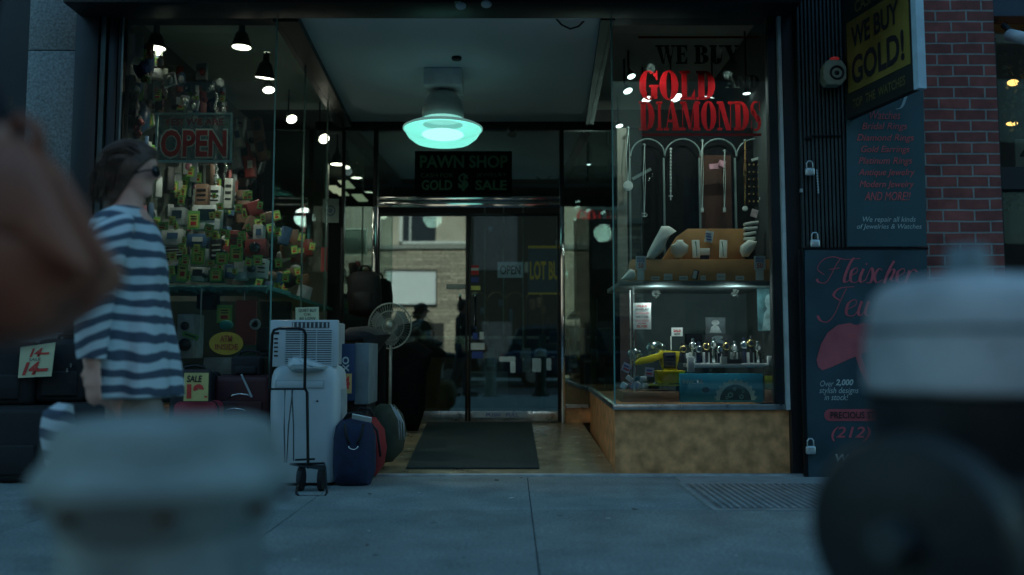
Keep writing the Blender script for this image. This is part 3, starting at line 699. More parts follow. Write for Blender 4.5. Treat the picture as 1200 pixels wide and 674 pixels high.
padlock(950, 527, 'lowest padlock, hooked at the foot of the lower banner', YF-.19)
b = B(); b.smooth = True
for k in range(9): b.sphere(W(957+k*.25, 200+k*3.2, YF-.15), .007, .8, .8, 1.3, n=6)
tag(b.build('chain', STEEL), 'short steel chain dangling beside the highest padlock', 'chain')
b = B(); b.box(WX(940, YF-.1), YF-.15, WZ(230, YF), WX(943, YF-.1), YF-.13, WZ(226, YF)); tag(b.build('bolt_head', STEEL), 'tiny bright bolt head on the dark jamb below the highest padlock', 'bolt')
# siren box
al = thing('alarm_siren', 'small octagonal cream siren box with a red light on top', 'alarm', W(978, 100, YF-.16))
pts = [(966, 77), (970, 70), (986, 70), (992, 78), (992, 92), (986, 99), (970, 99), (965, 92)]
B().pprism(pts, YF-.22, .08).build('housing', mat('aged_cream', (.26, .29, .22), .6), al, bevel=.005)
b = B(); b.smooth = True; M = Matrix.Rotation(R(90), 3, 'X'); p = W(981, 85, YF-.225)
b.lathe([(.05, 0), (.04, .004), (.028, -.012), (.015, -.004), (.001, -.002)], p, 24, M, closed=False); b.build('horn', BLACKM, al)
b = B(); b.smooth = True; b.sphere(W(978, 69, YF-.18), .02, 1.6, 1, .7); b.build('strobe', mat('red_lens', (.4, .03, .03), .3, emis=.1), al)
# brick pier
brk = brickmat('brick_red', (.30, .085, .072), (.19, .056, .050), (.28, .29, .28), bw=.213, bh=.0775, msize=.014, bump=.8)
pier = thing('brick_pier', 'red brick pier with pale mortar right of the banners', 'wall', (WX(1125, YF), YF, 0))
B().box(WX(1075, YF), YF-.06, 0, WX(1176, YF), YF+.35, 3.6).build('brickwork', brk, pier)
# upper banner
BAN = mat('banner_teal', (.028, .080, .095), .55, var=.25, scale=3)
up_ = thing('jewelry_banner', 'upper teal banner listing rings and watches in red', 'banner', W(1040, 290, YF-.1))
YB = YF-.14
b = B(); b.pprism([(991, -30), (1079, -30), (1086, 289), (993, 289)], YB, .012); b.build('panel', BAN, up_)
DR = mat('banner_dim_red', (.62, .10, .11), .6, var=.12)
PW = mat('banner_white', (.40, .50, .50), .6)
rows = [('Watches', 1019, 1055, 135), ('Bridal Rings', 1010, 1063, 149), ('Diamond Rings', 1004, 1071, 162.5), ('Gold Earrings', 1009, 1066, 176), ('Platinum Rings', 1006, 1069, 189.5), ('Antique Jewelry', 1006, 1072, 203), ('Modern Jewelry', 1007, 1071, 217), ('AND MORE!!', 1013, 1067, 230)]
for wd, a, c, y in rows: text(wd, a, y-5, c, y+5, YB-.002, DR, up_, shear=.3, bold=0)
text('We repair all kinds', 1011, 254, 1073, 262, YB-.002, PW, up_, shear=.25, bold=.004)
text('of Jewelries & Watches', 1004, 262.5, 1080, 270, YB-.002, PW, up_, shear=.25, bold=.004)
callig([[(1051, 108), (1053, 116), (1058, 114), (1063, 106)], [(1064, 104), (1060, 118), (1056, 126), (1050, 128)]], YB-.003, PW, up_)
# lower banner
lo = thing('jewelry_banner', 'lower dark teal banner reading Fleischer Jewelry above a red gem shape', 'banner', W(1015, 562, YF-.2))
YB = YF-.17
b = B(); b.pprism([(943, 292), (1086, 290), (1091, 562), (946, 562)], YB, .03); b.build('panel', mat('banner_dark_teal', (.022, .06, .078), .5, var=.3, scale=3), lo)
b = B(); b.pbox(941, 290, 1088, 292.5, YB-.004, .03); b.pbox(940, 292, 944, 562, YB-.004, .03); b.build('edge_trim', BLACKM, lo)
F = [[(957, 327), (960, 331), (968, 331), (974, 322), (979, 312), (985, 303)], [(966, 322), (958, 315), (964, 305), (976, 301), (990, 304), (1008, 303)], [(972, 316), (984, 314)],
     [(1001, 302), (996, 309), (990, 324), (990, 331), (996, 328)],                       # l
     [(996, 324), (1004, 319), (1004, 314), (998, 318), (997, 329), (1003, 331), (1008, 326)],    # e
     [(1012, 315), (1008, 325), (1009, 331), (1014, 328)], [(1015, 309), (1016, 310)],       # i
     [(1014, 329), (1021, 314), (1023, 322), (1020, 331), (1015, 331)],                     # s
     [(1034, 317), (1030, 315), (1025, 323), (1027, 331), (1034, 328)],                     # c
     [(1048, 306), (1042, 316), (1036, 332)], [(1037, 328), (1045, 316), (1048, 318), (1044, 328), (1050, 329)],  # h
     [(1050, 325), (1059, 320), (1059, 315), (1052, 319), (1052, 330), (1059, 330), (1063, 325)],  # e
     [(1066, 317), (1061, 332)], [(1063, 327), (1070, 316), (1075, 319)]]
callig(F, YB-.002, REDB, lo, .9, 3.4)
J = [[(958, 370), (962, 376), (970, 377), (978, 368), (986, 350), (992, 338)], [(1001, 336), (984, 338), (977, 346), (984, 352)],
     [(992, 363), (1003, 357), (1002, 351), (994, 356), (992, 368), (1000, 370), (1006, 363)],
     [(1010, 353), (1006, 365), (1008, 370), (1014, 364), (1018, 353)], [(1018, 353), (1014, 366), (1018, 370), (1026, 362), (1029, 352)],
     [(1030, 363), (1039, 358), (1038, 352), (1031, 357), (1030, 368), (1037, 370), (1043, 364)],
     [(1052, 336), (1044, 360), (1045, 370), (1050, 366)], [(1052, 353), (1049, 370)], [(1053, 362), (1059, 353), (1063, 355)], [(1067, 353), (1064, 366), (1072, 364), (1078, 353)], [(1078, 353), (1072, 374), (1064, 382)]]
callig(J, YB-.002, REDB, lo, .9, 3.4)
b = B(); b.pprism([(959, 430), (957, 422), (962, 404), (970, 390), (982, 381), (996, 378.5), (1003, 381), (1010, 379), (1028, 380), (1040, 388), (1046, 400), (1030, 408), (1012, 414), (995, 421), (975, 430), (964, 434)], YB-.004, .003)
b.pprism([(1003, 418), (1009, 415), (1014, 430), (1024, 452), (1018, 453), (1009, 436)], YB-.004, .003); b.build('emblem', mat('emblem_red', (.42, .09, .11), .6, var=.2, scale=6), lo)
text('Over', 961, 446, 977, 453, YB-.002, PW, lo, shear=.25); text('2,000', 979, 444.5, 1000, 453, YB-.002, PW, lo, shear=.25, bold=.03)
text('stylish designs', 960, 454, 1006, 463, YB-.002, PW, lo, shear=.25); text('in stock!', 966, 462, 994, 469, YB-.002, PW, lo, shear=.25)
b = B(); o_ = []
for k in range(20): 
    a = R(90+180*k/19); o_.append((973+7*math.cos(a), 486.5-7*math.sin(a)))
for k in range(20):
    a = R(-90+180*k/19); o_.append((1049+7*math.cos(a), 486.5-7*math.sin(a)))
b.pprism(o_, YB-.003, .002); b.build('pill', mat('pill_red', (.4, .07, .09), .6), lo)
text('PRECIOUS STONES', 973, 482.5, 1048, 490.5, YB-.0045, INK, lo, bold=.02)
text('(212)', 974, 500, 1020, 517, YB-.002, REDB, lo, shear=.25, bold=.01)
text('We also', 979, 532, 1028, 541, YB-.002, PW, lo, shear=.2, bold=.02); text('and', 987, 543, 1009, 552.5, YB-.002, PW, lo, shear=.2, bold=.02)
# blade sign
bs = thing('blade_sign', 'yellow WE BUY GOLD! sign projecting over the pavement', 'sign', (2.28, 5.5, 2.4))
zb0 = WZ(140, 5.65); A = Vector((W(992, 140, 5.65).x, 5.65, zb0))
sY = (zb0-CAMZ)/((415-99)/1000.)*1.0
p = W(1071, 99, sY); C2 = Vector((p.x, sY, zb0))
T = Vector((0, 0, 1.25)); Nn = (C2-A).cross(T).normalized(); 
if Nn.x > 0: Nn = -Nn
def slab(b, a, c, z0, z1, off, th):
    vs = [a+Nn*off+Vector((0, 0, z0)), c+Nn*off+Vector((0, 0, z0)), c+Nn*off+Vector((0, 0, z1)), a+Nn*off+Vector((0, 0, z1))]
    vs += [v-Nn*th for v in vs]
    b.add(vs, [(0, 1, 2, 3), (7, 6, 5, 4), (0, 4, 5, 1), (1, 5, 6, 2), (2, 6, 7, 3), (3, 7, 4, 0)])
b = B(); slab(b, A, C2, 0, 1.25, 0, .05); b.build('panel', mat('blade_black', (.012, .014, .012), .6), bs)
b = B(); d_ = (C2-A); slab(b, A+d_*.05, A+d_*.97, .165, .65, .003, .002)
def yellow():
    m = mat('blade_yellow', (.20, .15, .03), .5, var=.35, scale=2.5); return m
b.build('yellow_field', yellow(), bs)
b = B(); slab(b, C2+d_.normalized()*.002, C2+d_.normalized()*.045, -.005, 1.25, .004, .055); b.build('edge_frame', mat('sign_edge', (.45, .60, .68), .4), bs)
def btxt(body, u0, u1, v0, v1, m, **k):
    q = A+Nn*.004; text_quad(body, q+d_*u0+Vector((0, 0, v0)), q+d_*u1+Vector((0, 0, v0)), q+d_*u0+Vector((0, 0, v1)), m, bs, off=.002, **k)
btxt('WE BUY', .13, .84, .455, .60, INK, bold=.03); btxt('GOLD!', .12, .9, .205, .40, INK, bold=.03)
btxt('CASH FOR', .2, .8, .68, .76, mat('dim_gold', (.12, .10, .035), .6), bold=.02)
btxt('TOP  THE  WATCHES', .12, .9, .05, .11, mat('dim_gold', (.20, .17, .05), .6), bold=.02)
b = B(); b.box(A.x-.1, 5.62, zb0+1.1, A.x+.1, YF-.03, zb0+1.14); b.build('bracket', BLACKM, bs)

# neighbour window at far right
nb = thing('neighbour_shopfront', 'dark shop window with a number card right of the brick pier', 'shopfront', (WX(1230, YF), YF+.1, 0))
B().box(WX(1178, YF)+.03, YF+.05, .5, WX(1390, YF), YF+.06, 3.05).build('window_pane', SGLASS, nb)
B().box(WX(1176, YF), YF+.9, 0, WX(1390, YF), YF+1, 3.2).build('backdrop', DARKW, nb)
B().box(WX(1176, YF)+.005, YF-.05, WZ(22, YF), WX(1390, YF), YF+.1, 3.6).build('fascia', mat('blue_fascia', (.02, .035, .06), .5), nb)
b = B(); b.box(WX(1176, YF)+.004, YF, 0, WX(1178, YF)+.03, YF+.1, 3.0); b.box(WX(1178, YF), YF-.01, WZ(222, YF), WX(1390, YF), YF+.08, WZ(196, YF)); b.box(WX(1178, YF), YF, 0, WX(1390, YF), YF+.1, .5); b.build('window_frame', BLACK, nb)
B().pbox(1190, 163, 1215, 197, YF+.1, .01).build('card', mat('aged_card', (.45, .45, .36), .7), nb)
text('4', 1195, 170, 1208, 190, YF+.098, INK, nb, bold=.03)
b = B(); b.smooth = True; q = W(1178, 38, YF-.05); b.cyl(W(1183, 41, YF-.15), W(1204, 46, YF-.3), .04, n=20); o = b.build('camera_body', WHITE, None)
tag(o, 'white tube camera mounted under the blue fascia at far right', 'security camera'); o.name = 'security_camera'
b = B(); b.tube([W(1176, 30, YF-.05), W(1180, 33, YF-.1), W(1186, 40, YF-.17)], .02); b.build('mount', DARKM, o)
for i, (px, py) in enumerate(((1187, 97), (1186, 145))):
    bb = B(); bb.smooth = True; bb.sphere(W(px, py, YF+.5), .03, 1.4, 1, .8 if i == 0 else .5)
    tag(bb.build('amber_lamp', emit('amber', (1, .55, .15), 1.4)), ('upper' if i == 0 else 'lower')+' small amber lamp glowing in the shop window right of the brick pier', 'lamp', 'amber lamps')
# loose leaves in that window, standing in for reflected foliage
b = B(); lf = mat('reflected_leaf', (.06, .09, .05), .6, var=.4)
for k in range(260):
    px = random.uniform(1176, 1225); py = random.choice([random.uniform(60, 165), random.uniform(220, 250), random.gauss(120, 20)])
    c = W(px, py, YF+random.uniform(.3, .6)); b.tilt(c, random.uniform(.02, .05), random.uniform(.015, .03), .002, random.uniform(-1.5, 1.5), random.uniform(-1, 1), random.uniform(-1, 1))
tag(b.build('reflected_foliage', lf), 'loose leaves standing in for a foliage reflection in the window right of the brick pier', 'garland', kind='stuff')

# cellar hatch in the sidewalk
ch = thing('cellar_hatch', 'ribbed steel cellar hatch plate set in the pavement', 'hatch', (1.7, 4.9, 0))
x0, x1, y0, y1 = 1.06, 2.48, 4.46, 5.35
B().box(x0, y0, -.05, x1, y1, .002).build('plate', mat('hatch_steel', (.22, .25, .26), .5, .35, var=.3, scale=8), ch)
b = B()
for k in range(34):
    xx = x0+.04+k*(x1-x0-.08)/33; b.box(xx-.009, y0+.03, .001, xx+.009, y1-.03, .012)
b.build('ribs', mat('hatch_rib', (.36, .40, .42), .45, .35, var=.2), ch, bevel=.003)
b = B(); b.box(x0-.03, y0-.03, -.05, x0-.001, y1+.03, .008); b.box(x1+.001, y0-.03, -.05, x1+.03, y1+.03, .008); b.box(x0, y0-.03, -.05, x1, y0-.001, .008); b.box(x0, y1+.001, -.05, x1, y1+.4, .003)
b.build('frame', mat('hatch_frame', (.30, .34, .35), .6, .1, var=.2), ch)

# door mat
dm = B(); 
def fz(px, py):   # on the ramp
    best = None
    for i in range(400):
        Y = 5.4+i*.01; 
        if WZ(py, Y) <= (zf(Y) if Y > YF-.06 else 0)+.006: best = Y; break
    return best or YD
ya = fz(0, 549); yb = YD-.1
c4 = [(W(476, 549, ya).x, ya, zf(ya)+.012), (W(632, 549, ya).x, ya, zf(ya)+.012), (W(623, 496, YD).x, yb, zf(yb)+.012), (W(502, 496, YD).x, yb, zf(yb)+.012)]
dm.add(c4+[(v[0], v[1], v[2]-.009) for v in c4], [(0, 1, 2, 3), (7, 6, 5, 4), (0, 4, 5, 1), (1, 5, 6, 2), (2, 6, 7, 3), (3, 7, 4, 0)])
tag(dm.build('door_mat', mat('mat_grey', (.020, .036, .036), .95, var=.3, scale=50, bump=.5, bscale=200)), 'dark grey mat running from the doors to the pavement', 'mat')

# ================================================================== RIGHT WINDOW CONTENTS
YR = YF+.55
BK = thing('display_backdrop', 'tall black velvet arched backdrop in the upper right window', 'backdrop', W(825, 330, YR))
b = B(); b.pbox(727, 150, 915, 331, YR+.12, .02)
b.build('panel', VELVET, BK)
b = B()
for a, c in ((739, 779), (779, 821), (821, 863), (863, 906)):
    b.pbox(a-1.2, 185, a+1.0, 331, YR+.06, .015)
    pts = []
    for k in range(15):
        an = math.pi*k/14; pts.append(W((a+c)/2-(c-a)/2*math.cos(an), 183-20*math.sin(an), YR+.07))
    b.tube(pts, .006, n=6)
b.build('arch_trim', mat('trim_green_grey', (.14, .2, .19), .45), BK)
b = B(); b.pbox(820, 182, 858, 331, YR+.10, .012); b.build('brown_panel', mat('brown_velvet', (.055, .022, .012), .9), BK)
b = B(); b.pbox(752, 245, 753, 330, YR-.1, .01); b.build('seam', DARKM, BK)
tag(B().pbox(724, 150, 735, 331, YR+.05, .05).build('reflection_strip', mat('reflection_beige', (.24, .24, .19), .6)), 'pale beige strip standing in for a reflection at the left end of the necklace display', 'post')  # strip coloured like the opposite wall's reflection in the glass
# necklaces: (x top, y top, y bottom, half width, pendant)
NK = [(736, 150, 212, 2.0, 'disc', 'leftmost silver chain with a big round medallion'), (755, 170, 247, 1.3, 'anchor', 'silver chain with an anchor pendant in the first arch'),
      (786, 175, 228, .6, 'cross', 'beaded rosary with a cross in the second arch'), (823, 165, 243, 1.2, 'tag', 'silver chain with a square pendant on the middle arch post'),
      (849, 177, 243, 1.1, 'tag', 'silver chain with an oblong pendant before the brown panel'), (873, 165, 240, 1.1, 'disc2', 'gold chain with a round crescent pendant, right of the brown panel'),
      (893, 160, 228, 1.5, 'disc3', 'rightmost long chain with a round pendant against a white card')]
for (px, y0_, y1_, hw, kind, lab) in NK:
    t = thing('necklace', lab, 'necklace', W(px, y0_, YR-.02), 'necklaces hung in the right window')
    Yn = YR-.02; b = B()
    b.tube([W(px+hw*.3, y0_, Yn), W(px-hw, (y0_+y1_)/2, Yn), W(px-hw*.2, y1_, Yn)], .0032, n=6); b.tube([W(px+hw*.3, y0_, Yn), W(px+hw, (y0_+y1_)/2, Yn), W(px+hw*.2, y1_, Yn)], .0032, n=6)
    m_ = mat('bright_chain', (.75, .85, .8), .3, .6, emis=0) if kind != 'disc2' else GOLD
    if kind == 'cross':
        for k in range(14): b.sphere(W(px, y0_+k*3.8, Yn), .009, n=5)
    b.build('chain', m_, t)
    b = B(); c = W(px, y1_+3, Yn)
    if kind.startswith('disc'):
        r_ = .037 if kind == 'disc' else .02; b.cyl((c.x, c.y-.006, c.z-r_*.5), (c.x, c.y+.004, c.z-r_*.5), r_, n=24); b.cyl((c.x, c.y-.010, c.z-r_*.5), (c.x, c.y-.006, c.z-r_*.5), r_*.7, n=24)
    elif kind == 'tag': b.tilt(c, .02, .035, .006); b.tilt(c+Vector((0, -.004, 0)), .012, .022, .004)
    else:
        b.tilt(c, .007, .045, .006); b.tilt(c+Vector((0, 0, .008 if kind == 'cross' else -.0)), .03, .007, .006)
        if kind == 'anchor': b.tube([c+Vector((-.022, 0, -.008)), c+Vector((-.015, 0, -.022)), c+Vector((0, 0, -.026)), c+Vector((.015, 0, -.022)), c+Vector((.022, 0, -.008))], .004, n=6)
    b.build('pendant', mat('bright_pendant', (.7, .78, .75), .35, .3), t)
    b = B(); b.smooth = True; b.sphere(W(px, y0_, Yn+.01), .012, n=6); b.build('hook', mat('trim_green_grey', (.14, .2, .19), .45), t)
o = tag(B().tilt(W(752, 204, YR), .16, .022, .01, ry=-.5).build('slanted_bracket', mat('trim_green_grey', (.14, .2, .19), .45)), 'slanted grey arm behind the leftmost medallion', 'bracket')
b = B(); b.smooth = True
for k in range(4): b.sphere(W(762+random.uniform(-3, 3), 204+k*2.5, YR), .007, n=6)
tag(b.build('earrings', SILVER), 'little cluster of sparkling earrings in the first arch', 'earrings')
b = B(); b.tilt(W(839, 195, YR), .10, .04, .02, ry=-.1); b.tilt(W(846, 192, YR-.01), .05, .045, .02, ry=.3)
tag(b.build('ribbon_bow', mat('pink_ribbon', (.5, .25, .3), .6, var=.4, scale=20)), 'small pink ribbon bow above the brown panel', 'bow')
# earring board
eb = thing('earring_board', 'black board of small gold earrings near the right edge', 'board', W(884, 240, YR+.05))
B().pbox(875, 188, 892, 242, YR+.02, .01).build('panel', VELVET, eb)
b = B()
for i in range(3):
    for k in range(6): b.sphere(W(878+i*5.3, 193+k*8.6, YR+.01), .008, n=5)
b.build('earrings', GOLD, eb)
tag(B().tilt(W(890, 185, YR), .13, .018, .008, ry=-.3).build('slanted_bracket', mat('trim_light', (.3, .36, .34), .5)), 'slanted pale arm above the earring board', 'bracket')
tag(B().pbox(893, 216, 911, 233, YR, .005).build('blank_card', CARD), 'blank white card behind the rightmost necklace', 'card')
tag(B().tilt(W(884, 250, YR), .05, .06, .004, ry=.3).build('printed_card', mat('pinkish_card', (.45, .38, .4), .7, var=.3, scale=40)), 'small tilted card above the ruffled bracelet stand', 'card')
# glass shelf and risers
sh = thing('display_shelf', 'dark edged shelf across the middle of the right window', 'shelf', W(820, 332, YF+.2))
b = B(); b.pbox(726, 329.5, 911, 335, YF+.08, .75); b.build('shelf_board', mat('shelf_grey', (.09, .12, .12), .3), sh, bevel=.002)
b = B(); b.pbox(742, 335, 744, 470, YF+.12, .012); b.build('upright', ALU, sh)
b = B(); b.pbox(738.5, 340, 740, 470, YF+.3, .012); b.build('upright', ALU, sh)
b = B(); b.pbox(894, 390, 895.5, 455, YF+.3, .012); b.build('upright', ALU, sh)
r1 = tag(B().pprism([(737, 329), (909, 329), (907, 304), (740, 304)], YF+.30, .12).build('display_riser', WOOD, bevel=.004), 'low honey coloured riser across the shelf, front step', 'riser', 'honey coloured risers')
r2 = tag(B().pprism([(777, 304), (873, 304), (873, 268), (806, 268), (795, 276)], YF+.43, .1).build('display_riser', WOOD, bevel=.004), 'higher honey coloured riser behind the two pale busts', 'riser', 'honey coloured risers')
def bust(pp, lab, Y, t=.07):
    b = B(); b.ppuff(pp, Y, t); return tag(b.build('necklace_bust', BUSTM, smooth=True), lab, 'jewelry bust', 'pale busts in the right window')
bust([(775, 265), (784, 265), (793, 271), (787, 274), (781, 283), (777, 295), (766, 304), (757, 303), (759, 296), (765, 284), (771, 273)], 'tallest leaning pale bust at the left of the shelf', YF+.32)
bust([(793, 281), (800, 281), (801, 284), (807, 288), (806, 296), (798, 303), (792, 303), (786, 295), (786, 288), (792, 284)], 'round pale bust left of the two bracelet stands', YF+.38)
bust([(872, 285), (877, 281), (887, 283), (884, 292), (877, 301), (870, 301), (867, 294), (868, 288)], 'pale bust leaning under the ruffled stand', YF+.36)
bust([(733, 321), (738, 315), (744, 317), (745, 324), (741, 328), (727, 328)], 'small low pale bust at the left end of the shelf', YF+.16, .06)
b = B()
for k in range(4): b.tilt(W(880-k*.6, 262+k*6, YF+.4), .105-.008*k, .022, .05, ry=-.15+.12*(k % 2))
tag(b.build('bracelet_stand', BUSTM, bevel=.006), 'ruffled tiered bracelet stand above the right bust', 'stand')
for i, (a, c, e, f, rz) in enumerate(((811, 281, 820, 303, 0), (842, 281, 851, 303, 0))):
    t = thing('bracelet_stand', ('left' if i == 0 else 'right')+' of two upright pale bracelet ramps on the riser', 'stand', W((a+e)/2, f, YF+.38), 'upright bracelet ramps')
    B().tilt(W((a+e)/2+(1 if i else 0), (c+f)/2, YF+.38), .055, .135, .02, ry=.08 if i else 0, rx=-.15).build('ramp', BUSTM, t, bevel=.004)
    b = B(); b.tube([W(a+4, c+2, YF+.35), W(a+5, (c+f)/2, YF+.35), W(a+5.5, f-3, YF+.36)], .005, n=6); b.build('bracelet', SILVER, t)
t = thing('ring_box', 'pale ring box with a dark base between the bracelet ramps', 'box', W(826, 303, YF+.38))
B().pbox(820, 291, 832, 299, YF+.37, .05).build('lid', BUSTM, t, bevel=.004); B().pbox(822, 299.2, 831, 304, YF+.38, .04).build('base', NAVY, t)
t = thing('price_card', 'tilted printed card pinned above the ring box', 'card', W(831, 277, YF+.42))
B().tilt(W(831, 277.5, YF+.41), .058, .085, .004, ry=.2).build('sheet', CARD, t)
for k in range(3): B().tilt(W(830+k*.6, 274+k*3.4, YF+.405), .038, .008, .002, ry=.2).build('printing', BLUEINK, t)
# small price cards on the front step of the shelf
PC = [(763, 773, 324, 0), (778, 788, 321, 0), (796, 806, 323.5, 0), (821, 827, 323, 0), (840, 850, 320.5, 0), (862, 872, 323.5, 0)]
for k, (a, c, y, _) in enumerate(PC):
    t = thing('price_card', ORD[k]+' from the left of the small white cards along the shelf edge', 'card', W((a+c)/2, 328.5, YF+.2), 'small white cards on the shelf')
    B().tilt(W((a+c)/2, (y+328.5)/2, YF+.2), (c-a)*.006, (328.5-y)*.006, .004, rx=.15).build('sheet', CARD, t)
    B().tilt(W((a+c)/2, (y+328.5)/2, YF+.197), (c-a)*.004, .003, .002, rx=.15).build('printing', INK, t)
t = thing('jewel_card', 'small dark framed jewel card leaning at the middle of the shelf', 'card', W(815, 328, YF+.18))
B().tilt(W(815, 322, YF+.18), .04, .065, .012, ry=.25).build('frame', INK, t); B().tilt(W(814.3, 322, YF+.171), .025, .055, .004, ry=.25).build('insert', CARD, t)
def signcard(px0, py0, px1, py1, Y, lab, lines, cat='sign', stand=None):
    t = thing('price_sign', lab, cat, W((px0+px1)/2, py1, Y))
    B().pbox(px0, py0, px1, py1, Y, .004).build('sheet', CARD, t)
    for (wd, y0_, y1_, m_, ins) in lines: text(wd, px0+ins, y0_, px1-ins, y1_, Y-.001, m_, t, bold=.03)
    if stand: B().pbox(*stand, Y+.006, .008).build('stand', CARD, t)
    return t
signcard(745, 300, 757, 316, YF+.15, 'small white sign with blue and red print at the left of the shelf', [('SPECIAL', 302, 304.5, BLUEINK, 1.5), ('PRICE', 305, 307.5, BLUEINK, 2), ('50', 308.5, 314.5, RED, 3)], stand=(747, 316, 755, 328.5))
signcard(884, 300, 897, 316, YF+.15, 'small white sign with blue and red print at the right of the shelf', [('SPECIAL', 302, 304.5, BLUEINK, 1.5), ('PRICE', 305, 307.5, BLUEINK, 2), ('50', 308.5, 314.5, RED, 3)], stand=(886, 316, 895, 328.5))
signcard(742, 355, 763, 386, YF+.112, 'white notice of red and black print in the lower right window', [('WE BUY', 357.5, 360, RED, 4), ('JEWELRY', 361.5, 364.5, INK, 2.5), ('ANTIQUES', 366, 368.5, REDB, 2.5), ('WATCHES', 370, 373, INK, 3), ('OLD GOLD', 374.5, 377, REDB, 2.5), ('COINS', 378, 380, REDB, 6), ('SILVER', 381, 384, RED, 4)])
# lower compartment
tag(B().pbox(745, 336, 912, 478, YF+.95, .02).build('display_backdrop', mat('back_grey', (.06, .085, .085), .95, var=.1, spec=0)), 'plain grey green panel behind the lower watch display', 'backdrop')
tag(B().pbox(727, 336, 746, 478, YF+.9, .02).build('curtain_panel', mat('brown_dark', (.05, .035, .03), .8, var=.3)), 'dark brown strip left of the grey panel in the lower display', 'panel')
def poster(a, c, e, f, Y, lab, seed, c1, c2):
    t = thing('poster', lab, 'poster', W((a+e)/2, f, Y)); B().pbox(a, c, e, f, Y, .012).build('backing', mat('poster_'+str(seed), c1, .5, var=.7, scale=9), t)
    rr = random.Random(seed); b = B()
    cx, cy = (a+e)/2, (c+f)/2; w_, h_ = e-a, f-c
    b.pprism([(cx-w_*.3, f-1), (cx-w_*.22, cy+h_*.1), (cx-w_*.05, cy-h_*.05), (cx+w_*.15, cy+h_*.05), (cx+w_*.32, f-1)], Y-.003, .002)
    b.pprism([(cx+w_*.2*math.cos(k*.524), cy-h_*.18+h_*.17*math.sin(k*.524)) for k in range(12)], Y-.003, .002)
    b.build('printed_figure', mat('poster_fig_'+str(seed), c2, .5, var=.6, scale=14), t)
poster(888, 337, 915, 388, YF+.35, 'blue green poster of a blurry figure at the upper right of the lower display', 1, (.06, .16, .18), (.22, .36, .38))
poster(827, 372, 850, 391, YF+.6, 'square black and white photo card standing behind the watches', 2, (.06, .09, .1), (.35, .42, .42))
poster(826, 391.5, 857, 404, YF+.55, 'dark picture box under the black and white photo card', 3, (.012, .018, .022), (.10, .14, .15))
tag(B().pbox(804, 391, 823, 404, YF+.55, .05).build('watch_case', VELVET, bevel=.003), 'small black watch case left of the photo card', 'case')
t = signcard(787, 384, 800, 394, YF+.3, 'slanted little red and white card on a thin stand', [('SALE', 386, 389, RED, 2), ('NOW', 390, 393, INK, 3)], stand=(786, 394, 787, 410))
# watch tray
tr = thing('watch_tray', 'long white tray holding a row of watches', 'tray', W(855, 431, YF+.15))
B().pbox(811, 426, 902, 431, YF+.12, .3).build('tray_board', WHITE, tr, bevel=.003)
B().pbox(806, 418, 814, 436, YF+.10, .03).build('end_block', WHITE, tr, bevel=.004); B().pbox(900, 417, 907, 428, YF+.10, .03).build('end_block', WHITE, tr, bevel=.004)
B().pbox(845, 418, 852, 426, YF+.10, .03).build('tag_card', CARD, tr); B().pbox(852, 421, 870, 426, YF+.11, .06).build('dark_insert', INK, tr)
WT = [(800, 409), (812, 405), (819, 409), (828, 406), (836, 404), (843, 410), (851, 406), (861, 408), (872, 404), (880, 402), (888, 408)]
for k, (px, py) in enumerate(WT):
    t = thing('wrist_watch', ORD[k]+' watch from the left of the row standing on the white tray', 'watch', W(px, 425, YF+.22), 'watches on the white tray')
    c = W(px, py, YF+.2+.02*(k % 3)); tl = random.uniform(-.5, .5)
    M = Matrix.Rotation(R(90), 3, 'X'); b = B(); b.smooth = True
    b.lathe([(.024, 0), (.027, .004), (.025, .010), (.018, .012), (.001, .012)], c, 20, Matrix.Rotation(tl, 3, 'Z') @ M); b.build('case', SILVER if k % 3 else GOLD, t)
    b = B(); b.cyl(c+Vector((0, -.0125, 0)), c+Vector((0, -.0135, 0)), .016, n=16); b.build('dial', mat('dial_%d' % (k % 3), [(.02, .03, .06), (.6, .65, .65), (.05, .12, .2)][k % 3], .3), t)
    b = B(); b.box(c.x-.011, c.y-.004, c.z+.022, c.x+.011, c.y+.006, c.z+.05); b.box(c.x-.011, c.y-.004, W(px, 425, c.y).z, c.x+.011, c.y+.006, c.z-.022); b.build('strap', [BLKN, SILVER, NAVY][k % 3], t, bevel=.003)
    B().pbox(px-4, 413, px+4, 425.5, c.y+.02, .03).build('cuff', mat('cuff_%d' % (k % 2), [(.02, .025, .03), (.45, .5, .5)][k % 2], .6), t, bevel=.004)
for k, (a, c, e, f) in enumerate(((785, 412, 797, 420), (798, 414, 811, 420))):
    tag(B().pbox(a, c, e, f, YF+.3, .03).build('gift_box', CARD, bevel=.003), ('left' if k == 0 else 'right')+' of two small pale boxes beside the white tray', 'box', 'small pale boxes')
# watch brand box
ib = thing('watch_box', 'big blue watch box lettered INVICTA with a large dial picture', 'box', W(846, 473, YF+.1))
B().pbox(797, 438, 894.5, 471.5, YF+.10, .16).build('carton', mat('invicta_blue', (.03, .36, .55), .45, var=.18, scale=3), ib, bevel=.003)
text('INVICTA', 800, 445, 824, 449.8, YF+.098, CARD, ib, bold=.02)
text('WATCH GROUP', 801, 451.5, 823, 453, YF+.099, mat('pale_blue_ink', (.2, .4, .5), .5), ib)
def arc(b, cx, cy, r0_, r1_, Y, d, clipy, n=40):
    pts = []
    for k in range(n+1):
        a = math.pi*k/n*1.0; pts.append((cx+r1_*math.cos(a), min(clipy, cy-r1_*math.sin(a))))
    if r0_:
        for k in range(n, -1, -1):
            a = math.pi*k/n; pts.append((cx+r0_*math.cos(a), min(clipy, cy-r0_*math.sin(a))))
    for k in range(n):
        if r0_: b.pprism([pts[k], pts[k+1], pts[2*n+1-k-1], pts[2*n+1-k]], Y, d)
    if not r0_: b.pprism(pts, Y, d)
ycl = 470.5
